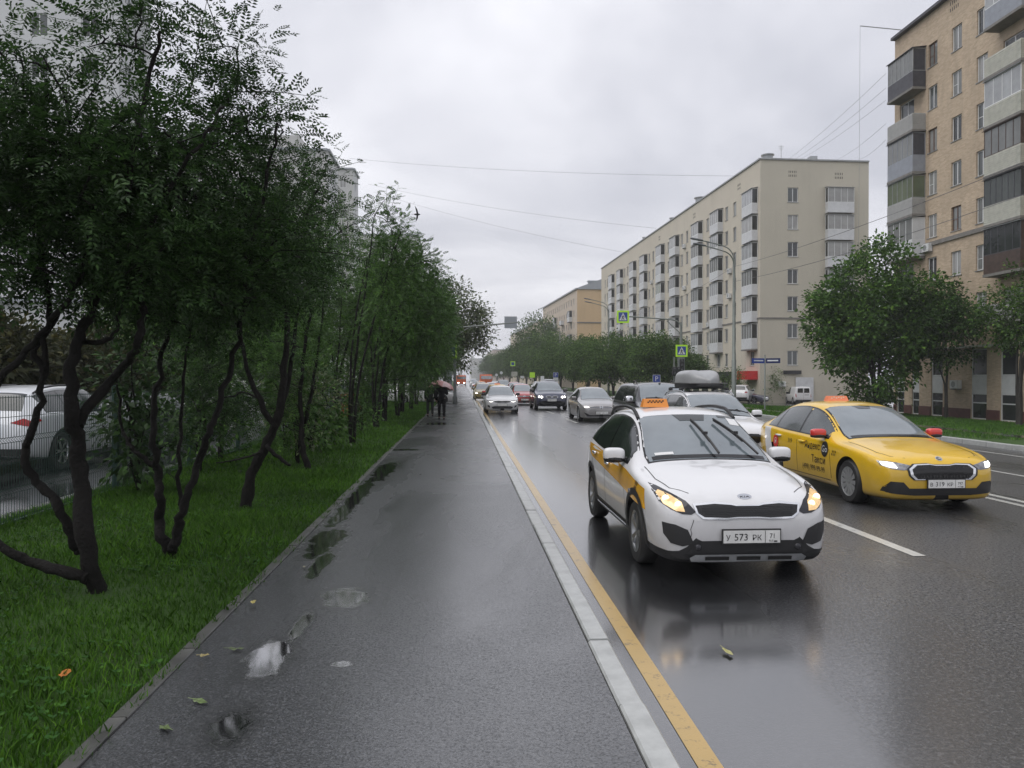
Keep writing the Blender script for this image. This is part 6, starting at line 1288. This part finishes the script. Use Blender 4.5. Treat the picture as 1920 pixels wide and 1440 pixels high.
for (u, dep, h, lb) in ((1376, 51.5, 10.0, 'tall double-armed street lamp standing before the cream block corner'), (1141, 92, 10.2, 'double-armed street lamp rising out of the trees by the cream block'), (1050, 134, 10.2, 'smaller looking street lamp among the trees before the ochre block'), (1011, 178, 10.2, 'hazy street lamp farther along the far pavement')):
    p = D(u, 710, dep); lamp_post(p.x, p.y, rz(p.x, p.y) - .05, h, lb)
l0 = lamp_post(18.0, 10.0, -.1, 10.0, 'double-armed street lamp before the brick block')

def crossing_sign(parent, loc, s=.9, rot=0.0, back=True):
    b = MB().box(-s / 2, s / 2, 0, .02, -s / 2, s / 2).build('crossing_sign', M['lime'], parent, loc, rot=(0, 0, rot)); k = s * .36
    MB().box(-k, k, -.006, -.001, -k, k).build('blue_panel', M['blue'], b)
    MB().add([(-k * .86, -.009, -k * .8), (k * .86, -.009, -k * .8), (0, -.009, k * .9)], [(0, 1, 2)]).build('white_triangle', M['signwhite'], b)
    w = MB().sell((0, -.012, k * .36), (k * .1, .002, k * .1), 1, 1, 10, 6)
    for a, c, r in (((0, k * .25), (-.02 * s, -k * .15), .1), ((-.02 * s, -k * .15), (-.12 * s, -k * .68), .08), ((-.02 * s, -k * .15), (.10 * s, -k * .66), .08), ((0, k * .18), (.13 * s, -k * .12), .06), ((0, k * .18), (-.11 * s, -k * .1), .06)):
        w.tube([(a[0], -.012, a[1]), (c[0], -.012, c[1])], k * r, 4)
    w.build('walker_symbol', M['ink'], b); return b
# far-side gantry with crossing signs and lights
pg = D(1277, 710, 57.5); gy = thing('crossing_gantry', 'grey gantry pole with two lime bordered crossing signs and traffic lights', 'gantry', (pg.x, pg.y, rz(pg.x, pg.y) - .03))
MB().lathe([(.12, 0), (.12, 4.0), (.085, 6.1)], 12).build('pole', M['pole'], gy, None, 60); MB().tube(poly([(0, 0, 5.7), (-.15, 0, 6.1), (-.6, 0, 6.3), (-2.5, 0, 6.4), (-4.0, 0, 6.5)], 3), .05, 7).build('arm', M['pole'], gy, None, 60); MB().tube([(0, 0, 5.2), (-1.1, 0, 6.2)], .035, 6).build('brace', M['pole'], gy)
crossing_sign(gy, (-4.42, -.08, 6.47), .92); crossing_sign(gy, (0, -.14, 3.95), .9)
def signal(parent, loc, n=3, lit=None):
    b = MB().sell((0, 0, 0), (.16, .11, .16 * n * 1.05), .25, .25, 16, 12).build('signal_head', M['plastic'], parent, loc, 40)
    for i in range(n):
        z = (n - 1) * .165 - i * .33; MB().lathe([(.105, -.115), (.09, -.12), (.0, -.125)], 16, (0, 0, z), 'y').build('signal_lens', M['win'] if i != lit else M['lamp_far'], b)
        MB().tube([(-.11, -.12, z + .05), (-.08, -.2, z + .11), (.08, -.2, z + .11), (.11, -.12, z + .05)], .012, 4).build('signal_hood', M['plastic'], b)
    return b
signal(gy, (.02, -.15, 2.85)); MB().box(-.24, .24, -.02, 0, -.62, .62).build('signal_backboard', M['signback'], gy, (.02, -.02, 2.85))
for dx_ in (-.75, -.45):
    p = pg + Vector((dx_, -.8, 0)); t = thing('signal_post', 'slim grey signal post next to the gantry' if dx_ > -.6 else 'slim grey signal post farther from the gantry', 'post', (p.x, p.y, rz(p.x, p.y)), 0); MB().lathe([(.055, 0), (.055, 3.4)], 10).build('pole', M['pole'], t, None, 60); signal(t, (0, -.12, 2.35), 2)
# near-side pole with overhead arm (seen from behind)
pn = G(853, 758, SWZ); gn = thing('crossing_gantry', 'grey pole on the pavement with an overhead arm and a sign seen from behind', 'gantry', (pn.x, pn.y, SWZ))
MB().lathe([(.16, 0), (.16, .5), (.11, .55), (.08, 5.6)], 12).build('pole', M['pole_dark'], gn, None, 60); MB().tube(poly([(0, 0, 5.0), (.2, 0, 5.2), (1.0, 0, 5.25), (4.3, 0, 5.55)], 3), .05, 7).build('arm', M['pole'], gn, None, 60); MB().tube([(0, 0, 4.6), (1.0, 0, 5.22)], .03, 6).build('brace', M['pole'], gn); MB().box(3.35, 4.2, -.03, -.005, 5.15, 5.95).build('sign_back', M['signback'], gn, None, rot=(0, 0, 0)); MB().box(-.6, -.2, -.05, .2, .9, 2.3).build('control_box', M['signback'], gn); crossing_sign(gn, (-.3, -.14, 3.55), .9); MB().lathe([(.05, 0), (.05, 2.2)], 8, (.0, .14, 2)).build('signal_bracket', M['pole'], gn)
def p_sign(u, v, dep, s, label, n=1):
    p = D(u, v, dep); g = rz(p.x, p.y); t = thing('parking_sign', label, 'sign', (p.x, p.y, g), 0); h = p.z - g; MB().lathe([(.035, 0), (.035, h + s / 2)], 8, (0, .05, 0)).build('pole', M['pole'], t, None, 60)
    b = MB().box(-s / 2, s / 2, -.01, .01, -s / 2, s / 2).build('sign_plate', M['signwhite'], t, (0, 0, h)); MB().box(-s * .46, s * .46, -.014, -.011, -s * .46, s * .46).build('blue_panel', M['blue'], b); text_mesh('letter_p', 'P', s * .9, M['signwhite'], b, (0, -.017, -s * .32), (pi / 2, 0, 0))
    for i in range(n): MB().box(-s / 2, s / 2, -.01, .01, 0, s * .42).build('lower_plate', M['signwhite'], t, (0, 0, h - s * .98 - i * s * .5))
p_sign(1231, 710, 70, .7, 'blue parking sign with a white P above the dark pickup', 1); p_sign(1042, 703, 112, .75, 'hazy blue parking sign with two white plates under it', 2)
def small_sign(u, v, dep, w, h, m, name, label, rnd=False):
    p = D(u, v, dep); g = rz(p.x, p.y); t = thing(name, label, 'sign', (p.x, p.y, g)); hh = p.z - g; MB().lathe([(.04, 0), (.04, hh + h / 2)], 8, (0, .06, 0)).build('pole', M['pole'], t, None, 60)
    (MB().lathe([(w / 2, -.012), (w / 2, .012)], 20, axis='y') if rnd else MB().box(-w / 2, w / 2, -.012, .012, -h / 2, h / 2)).build('sign_plate', m, t, (0, 0, hh)); return t, hh
t_, h_ = small_sign(961.5, 682, 150, .9, .9, M['lime'], 'lime_sign', 'far lime bordered crossing sign high on a pole'); MB().box(-.3, .3, -.02, -.013, -.3, .3).build('blue_panel', M['blue'], t_, (0, 0, h_)); MB().box(-.6, .6, -.012, .012, -.45, .45).build('lower_board', M['sidb'], t_, (.3, 0, h_ - 2.0))
small_sign(998, 703, 138, .95, .95, M['lime'], 'lime_sign', 'far lime square sign on a curved arm post'); small_sign(979, 707, 150, .7, .45, M['signwhite'], 'white_plate_sign', 'small far white plate sign'); small_sign(940, 699, 175, .7, .7, M['signwhite'], 'round_sign', 'hazy round white sign nearer the trees', True); small_sign(931, 703, 190, .7, .7, M['signwhite'], 'round_sign', 'hazier round white sign behind the other round sign', True); small_sign(1017, 710, 118, .55, .8, M['signwhite'], 'white_plate_sign', 'tall white plate sign close to the hazy parking sign')
ps_ = G(1434, 770, rz(21, 53)); nm = thing('street_name_sign', 'street name post with two blue blades set at an angle', 'sign', (ps_.x, ps_.y, rz(ps_.x, ps_.y)))
MB().lathe([(.05, 0), (.05, 3.35), (.03, 3.37), (.05, 3.45), (.0, 3.55)], 10).build('pole', M['pole'], nm, None, 60)
for a, lb in ((.25, 1), (-.75, 2)):
    b = MB().box(.05, .98, -.012, .012, -.16, .16).build('blade', M['blue'] if lb == 1 else mat('blade_blue_shaded', (.015, .025, .10), .3), nm, (0, -.03, 3.12), rot=(0, 0, pi + a if lb == 1 else a));  # second blade in darker blue: shade of its angle painted in
    MB().box(.15, .85, -.016 if lb == 2 else .013, -.013 if lb == 2 else .016, -.03, .05).build('name_bar', M['signwhite'], b)

# ---- cables
def cable(name, a, b, sag, label, r=.018, n=14, group=None):
    a, b = Vector(a), Vector(b); pts = [a.lerp(b, i / n) - Vector((0, 0, 4 * sag * (i / n) * (1 - i / n))) for i in range(n + 1)]; tag(MB().tube(pts, r * .6, 4).build(name, M['cable']), label, 'cable', group)
cable('overhead_cable', D(655, 297, 120), D(1385, 330, 88), .6, 'thin overhead cable crossing the street high between the blocks', .028)
cable('overhead_cable', D(690, 345, 150), D(1230, 428, 114), .8, 'second thin cable crossing lower toward the cream block', .03); cable('overhead_cable', D(700, 360, 152), D(1180, 475, 128), .8, 'lowest thin cable crossing toward the cream block', .028); cable('overhead_cable', D(300, 50, 60), D(520, 240, 110), .3, 'slanting cable between the white tower and the grey block', .022)
for i, (v0, u1) in enumerate(((138, 1478), (165, 1490), (188, 1500), (232, 1570), (262, 1610))): cable('roof_cable', D(1661, v0, 57), D(u1, 299, 90), .25, '%s thin cable down the brick corner, strung to the cream roof' % ORD[i], .02, 8, 'cables between the brick and cream roofs')
lp = D(1376, 500, 51.5); cable('lamp_cable', lp, (18.0, 10.0, 9.3), .55, 'upper black cable strung from the tall street lamp past the maple', .024, 24); cable('lamp_cable', lp - Vector((0, 0, 1.0)), (18.0, 10.0, 8.3), .6, 'lower black cable strung from the tall street lamp past the maple', .024, 24); lp2 = D(1141, 600, 92); cable('lamp_cable', lp, lp2, .8, 'cable linking the tall street lamp to the next lamp', .02, 20)

# ---- bird
bd = thing('bird', 'small dark bird flying above the tree row', 'bird', D(782, 402, 19)); br = MB().sell((0, 0, 0), (.16, .055, .05), 1, 1, 14, 8); br.add([(-.02, .0, .02), (.07, .0, .02), (.02, -.12, .22), (-.10, -.16, .40)], [(0, 1, 2, 3)]); br.add([(-.02, .0, .0), (.07, .0, .0), (.03, .12, -.18), (-.08, .16, -.34)], [(0, 1, 2, 3)]); br.add([(-.12, -.02, 0), (-.12, .02, 0), (-.27, .05, .01), (-.27, -.05, .01)], [(0, 1, 2, 3)]); br.build('body', M['plastic'], bd, None, 60).scale = (.5, .5, .5)

# ---- green wire fence
FX = -5.3; fn = thing('wire_fence', 'dark green welded wire fence with square posts along the car park', 'fence', (FX, 0, .1)); FH = 1.55; PW = 3.2; Y0 = 2.5
pm = MB().box(-.04, .04, -.04, .04, -.1, FH + .08).box(-.045, .045, -.045, .045, FH + .08, FH + .10).mesh('post', M['green_wire']); pn_ = MB(); nW = 58
for i in range(nW):
    y = .05 + (PW - .1) * i / (nW - 1); pn_.tube([(0, y, .08), (0, y, .40), (-.035, y, .43), (0, y, .46), (0, y, 1.0), (-.035, y, 1.03), (0, y, 1.06), (0, y, FH)], .0036, 4, cap=False)
for z in (.10, .40, .46, .75, 1.0, 1.06, 1.3, FH - .02): pn_.tube([(.006, 0, z), (.006, PW, z)], .0042, 4, cap=False)
pme = pn_.mesh('wire_panel', M['green_wire']); rail = MB().box(-.02, .02, .04, PW - .04, -.0, .05).mesh('bottom_rail', M['green_wire'])
for k in range(15):
    y = Y0 + k * PW; linkm('post', pm, fn, (0, y, 0)); o = linkm('wire_panel', pme, fn, (0, y, 0)); o['kind'] = 'stuff'; linkm('bottom_rail', rail, fn, (0, y, .03))
stones('lot_kerb', -5.72, -5.56, -.05, .16, 1.0, 60, 1.0, M['concrete'])

# ---- orange bin behind the trees
po = G(655, 783, .12); ob = thing('sand_bin', 'orange plastic grit bin with its lid propped open among the trees', 'bin', (po.x - .1, po.y, .11), .35)
MB().add([(-.42, -.35, 0), (.42, -.35, 0), (.42, .35, 0), (-.42, .35, 0), (-.55, -.45, .55), (.55, -.45, .55), (.55, .45, .75), (-.55, .45, .75)], [(0, 1, 5, 4), (1, 2, 6, 5), (2, 3, 7, 6), (3, 0, 4, 7), (4, 5, 6, 7), (0, 3, 2, 1)]).build('tub', M['orange_pl'], ob); MB().obox((-.6, .45, .80), (1.2, 0, 0), (0, -.9, .22), (0, .02, .05)).build('lid', M['orange_pl'], ob)

# ---- orange lorries far down the street
def lorry(x, y, label, face=1):
    t = thing('orange_lorry', label, 'lorry', (x, y, 0), 0 if face > 0 else pi)
    MB().sell((0, 1.0, 1.55), (1.2, 1.0, 1.05), .2, .2, 20, 10).build('cab', M['p_orange'], t, None, 40); MB().box(-1.05, 1.05, -.012, .2, 1.75, 2.4).build('windscreen', M['wind'], t); MB().box(-1.2, 1.2, 2.2, 6.6, 1.0, 2.7).build('tipper_body', M['p_orange'], t); MB().box(-1.1, 1.1, .1, 6.6, .55, .98).build('chassis', M['plastic'], t)
    for sx in (-.7, .7): MB().box(sx - .18, sx + .18, -.03, .05, .75, .92).build('headlight', M['lamp_far'], t)
    for yy in (1.2, 4.6, 5.8):
        for sx in (-1, 1): MB().lathe([(.48, -.14), (.48, .14)], 20, (sx * .98, yy, .48), 'x').build('wheel', M['tyre'], t, None, 40)
lorry(4.6, 150, 'hazy orange tipper lorry in the queue of traffic'); lorry(-.4, 190, 'far orange lorry at the kerb beneath the trees')

# ---- people under an umbrella
def skin_body(nodes, edges, name, m, parent):
    me = bpy.data.meshes.new(name); me.from_pydata([n[0] for n in nodes], edges, []); ob = bpy.data.objects.new(name, me); COL.objects.link(ob); md = ob.modifiers.new('s', 'SKIN'); md.use_smooth_shade = True
    for i, n in enumerate(nodes): v = me.skin_vertices[0].data[i]; r = n[1] if hasattr(n[1], '__len__') else (n[1], n[1]); v.radius = r; v.use_root = (i == 0)
    sb = ob.modifiers.new('b', 'SUBSURF'); sb.levels = 2; sb.render_levels = 2; dg = bpy.context.evaluated_depsgraph_get(); dg.update(); nm = bpy.data.meshes.new_from_object(ob.evaluated_get(dg)); bpy.data.objects.remove(ob); nm.name = name; nm.materials.clear(); nm.materials.append(m)
    for p in nm.polygons: p.use_smooth = True
    return linkm(name, nm, parent)
M['skin'] = mat('skin', (.42, .27, .20), .55); M['coat'] = mat('black_coat', (.007, .007, .008), .85, spec=.15); M['coat2'] = mat('dark_grey_coat', (.013, .014, .014), .85, spec=.15); M['trs'] = mat('dark_trousers', (.008, .008, .009), .85, spec=.15); M['trs2'] = mat('grey_green_trousers', (.02, .024, .023), .85, spec=.15); M['hair'] = mat('dark_hair', (.015, .012, .01), .7); M['shoe'] = mat('black_shoe', (.008, .008, .008), .5)
def person(x, y, H, label, coat, trs, stride, armup=False):
    t = thing('person', label, 'person', (x, y, SWZ)); k = H / 1.72; S3 = lambda a: (a[0] * k, a[1] * k, a[2] * k)
    lf, rf = stride, -stride
    N_ = [((0, 0, .95), (.14, .10)), ((0, .0, 1.15), (.13, .095)), ((0, .01, 1.36), (.15, .095)), ((0, .02, 1.46), .06), ((0, .03, 1.52), .055), ((0, .045, 1.62), (.075, .095)), ((0, .05, 1.70), (.05, .06)),
          ((-.10, 0, .88), .085), ((-.11, lf * .5 + .02, .50), .06), ((-.11, lf, .10), .042), ((-.12, lf + .13, .04), .035), ((.10, 0, .88), .085), ((.11, rf * .5 + .02, .50), .06), ((.11, rf, .10), .042), ((.12, rf + .13, .04), .035),
          ((-.19, .01, 1.38), .06), ((-.24, -.02, 1.10), .045), ((-.23, .05, .86), .035), ((-.23, .07, .77), .03)]
    if armup: N_ += [((.19, .01, 1.38), .06), ((.25, .10, 1.15), .045), ((.16, .28, 1.25), .035), ((.14, .30, 1.33), .03)]
    else: N_ += [((.19, .01, 1.38), .06), ((.24, .02, 1.10), .045), ((.23, .10, .88), .035), ((.23, .12, .79), .03)]
    E_ = [(0, 1), (1, 2), (2, 3), (3, 4), (4, 5), (5, 6), (0, 7), (7, 8), (8, 9), (9, 10), (0, 11), (11, 12), (12, 13), (13, 14), (2, 15), (15, 16), (16, 17), (17, 18), (2, 19), (19, 20), (20, 21), (21, 22)]
    sc = lambda idx, g: [(S3(N_[i][0]), tuple((r + g) * k for r in (N_[i][1] if hasattr(N_[i][1], '__len__') else (N_[i][1],) * 2))) for i in idx]
    skin_body(sc(range(len(N_)), 0), E_, 'body', M['skin'], t)
    ci = [0, 1, 2, 3, 15, 16, 17, 19, 20, 21]; ce = [(0, 1), (1, 2), (2, 3), (2, 4), (4, 5), (5, 6), (2, 7), (7, 8), (8, 9)]; cn_ = sc(ci, .028); cn_.append((S3((0, -.01, .72)), (.165 * k, .13 * k))); skin_body(cn_, ce + [(0, 10)], 'coat', coat, t)
    ti = [0, 7, 8, 9, 11, 12, 13]; skin_body(sc(ti, .018), [(0, 1), (1, 2), (2, 3), (0, 4), (4, 5), (5, 6)], 'trousers', trs, t)
    for s_, yy in ((-.115, lf), (.115, rf)): MB().sell((s_ * k, (yy + .06) * k, .045), (.05, .13, .05), .6, .6, 14, 8).build('shoe', M['shoe'], t, None, 60)
    MB().sell((0, .03 * k, 1.655 * k), (.088 * k, .105 * k, .085 * k), .9, .9, 16, 10).build('hair', M['hair'], t, None, 60); return t
pa = G(828, 787, SWZ); pb = G(806.5, 781, SWZ)
person(pa.x, pa.y, 1.60, 'person in black coat and trousers walking away, holding the pink umbrella', M['coat'], M['trs'], .10, True); person(pb.x, pb.y, 1.58, 'person in dark grey jacket walking close to the umbrella holder', M['coat2'], M['trs2'], -.14)
um = thing('umbrella', 'faded pink umbrella held over two people walking on the pavement', 'umbrella', (pa.x - .02, pa.y + .15, SWZ + 1.22)); NS = 8; cvs = []
for s in range(NS):
    b = MB(); rows = []
    for i in range(7):
        t = i / 6; rw = []
        for j in range(5):
            f = j / 4; a = 2 * pi * (s + f) / NS; r = .52 * sin(t * pi / 2 * .98); z = .42 + .30 * (cos(t * pi / 2) - .35 * t * t * (0) ) - (.05 * t * t * (1 - (2 * f - 1) ** 2) * -1); r *= 1 - .06 * t * (1 - (2 * f - 1) ** 2); rw.append(len(b.v)); b.v.append((r * cos(a), r * sin(a), z - .30))
        if rows:
            for j in range(4): b.f.append((rows[j], rw[j], rw[j + 1], rows[j + 1])); b.m.append(0)
        rows = rw
    b.build('canopy_panel', mat('umbrella_pink_%d' % s, ((.60, .36, .35), (.55, .29, .28), (.62, .45, .45), (.50, .24, .24))[s % 4], .55, var=.15, vs=9), um, None, 180, rot=(-.12, .28, 0))
MB().tube([(0, 0, -.35), (-.1, 0, .10), (-.12, 0, .46)], .009, 6).build('shaft', M['chrome'], um)

# ---- fallen leaves
for i, (u, v, z, c, s) in enumerate([(122, 1265, .20, (.45, .16, .03), .06), (310, 1368, SWZ, (.10, .14, .05), .05), (375, 1318, SWZ, (.12, .17, .06), .05), (442, 1219, SWZ, (.10, .13, .06), .05), (475, 1130, SWZ + .02, (.45, .38, .12), .045), (1364, 1224, .006, (.42, .40, .16), .06), (570, 1065, SWZ, (.3, .28, .2), .03), (385, 1231, SWZ + .01, (.34, .28, .12), .035)]):
    p = G(u, v, z + .004); b = MB(); k = 9; rr = random.Random(i)
    vs_ = [(0, 0, .012)]
    for j in range(k): a = 2 * pi * j / k; r = s * (.55 + .45 * abs(cos(a))) * rr.uniform(.8, 1.1); vs_.append((r * cos(a), r * .6 * sin(a), .004 + .014 * rr.random()))
    b.add(vs_, [(0, 1 + j, 1 + (j + 1) % k) for j in range(k)]); t = [(0, 0, .014), (s * 1.5, .01, .02)]; b.tube(t, .002, 4)
    lb = ['curled orange-brown leaf lying in the verge grass', 'green leaf cluster lying on the pavement next to the edging', 'green torn leaf lying by the dark puddle rim', 'olive leaf lying beside the bright puddle', 'yellowed leaf resting on the edging stones', 'pale yellow leaf lying on the wet carriageway', 'small pale leaf scrap on the damp pavement', 'small tan leaf at the verge border'][i]
    tag(b.build('fallen_leaf', mat('leaf_%d' % i, c, .45, var=.3, vs=40), None, p, None, rot=(0, 0, rr.random() * 6)), lb, 'leaf', 'fallen leaves')
# ================================================================== rain haze
hz = MB(); hz.box(-705, 705, -140, 705, -2.6, 66)
ht = bpy.data.materials.new('rain_haze'); ht.use_nodes = True; ht.node_tree.nodes.clear()
ho = ht.node_tree.nodes.new('ShaderNodeOutputMaterial'); hv = ht.node_tree.nodes.new('ShaderNodeVolumePrincipled')
hv.inputs['Color'].default_value = (0.97, 0.975, 0.99, 1); hv.inputs['Density'].default_value = 0.0006
ht.node_tree.links.new(hv.outputs[0], ho.inputs['Volume'])
tag(hz.build('haze', ht), 'thin grey rain haze filling the street', 'haze', None, 'stuff')
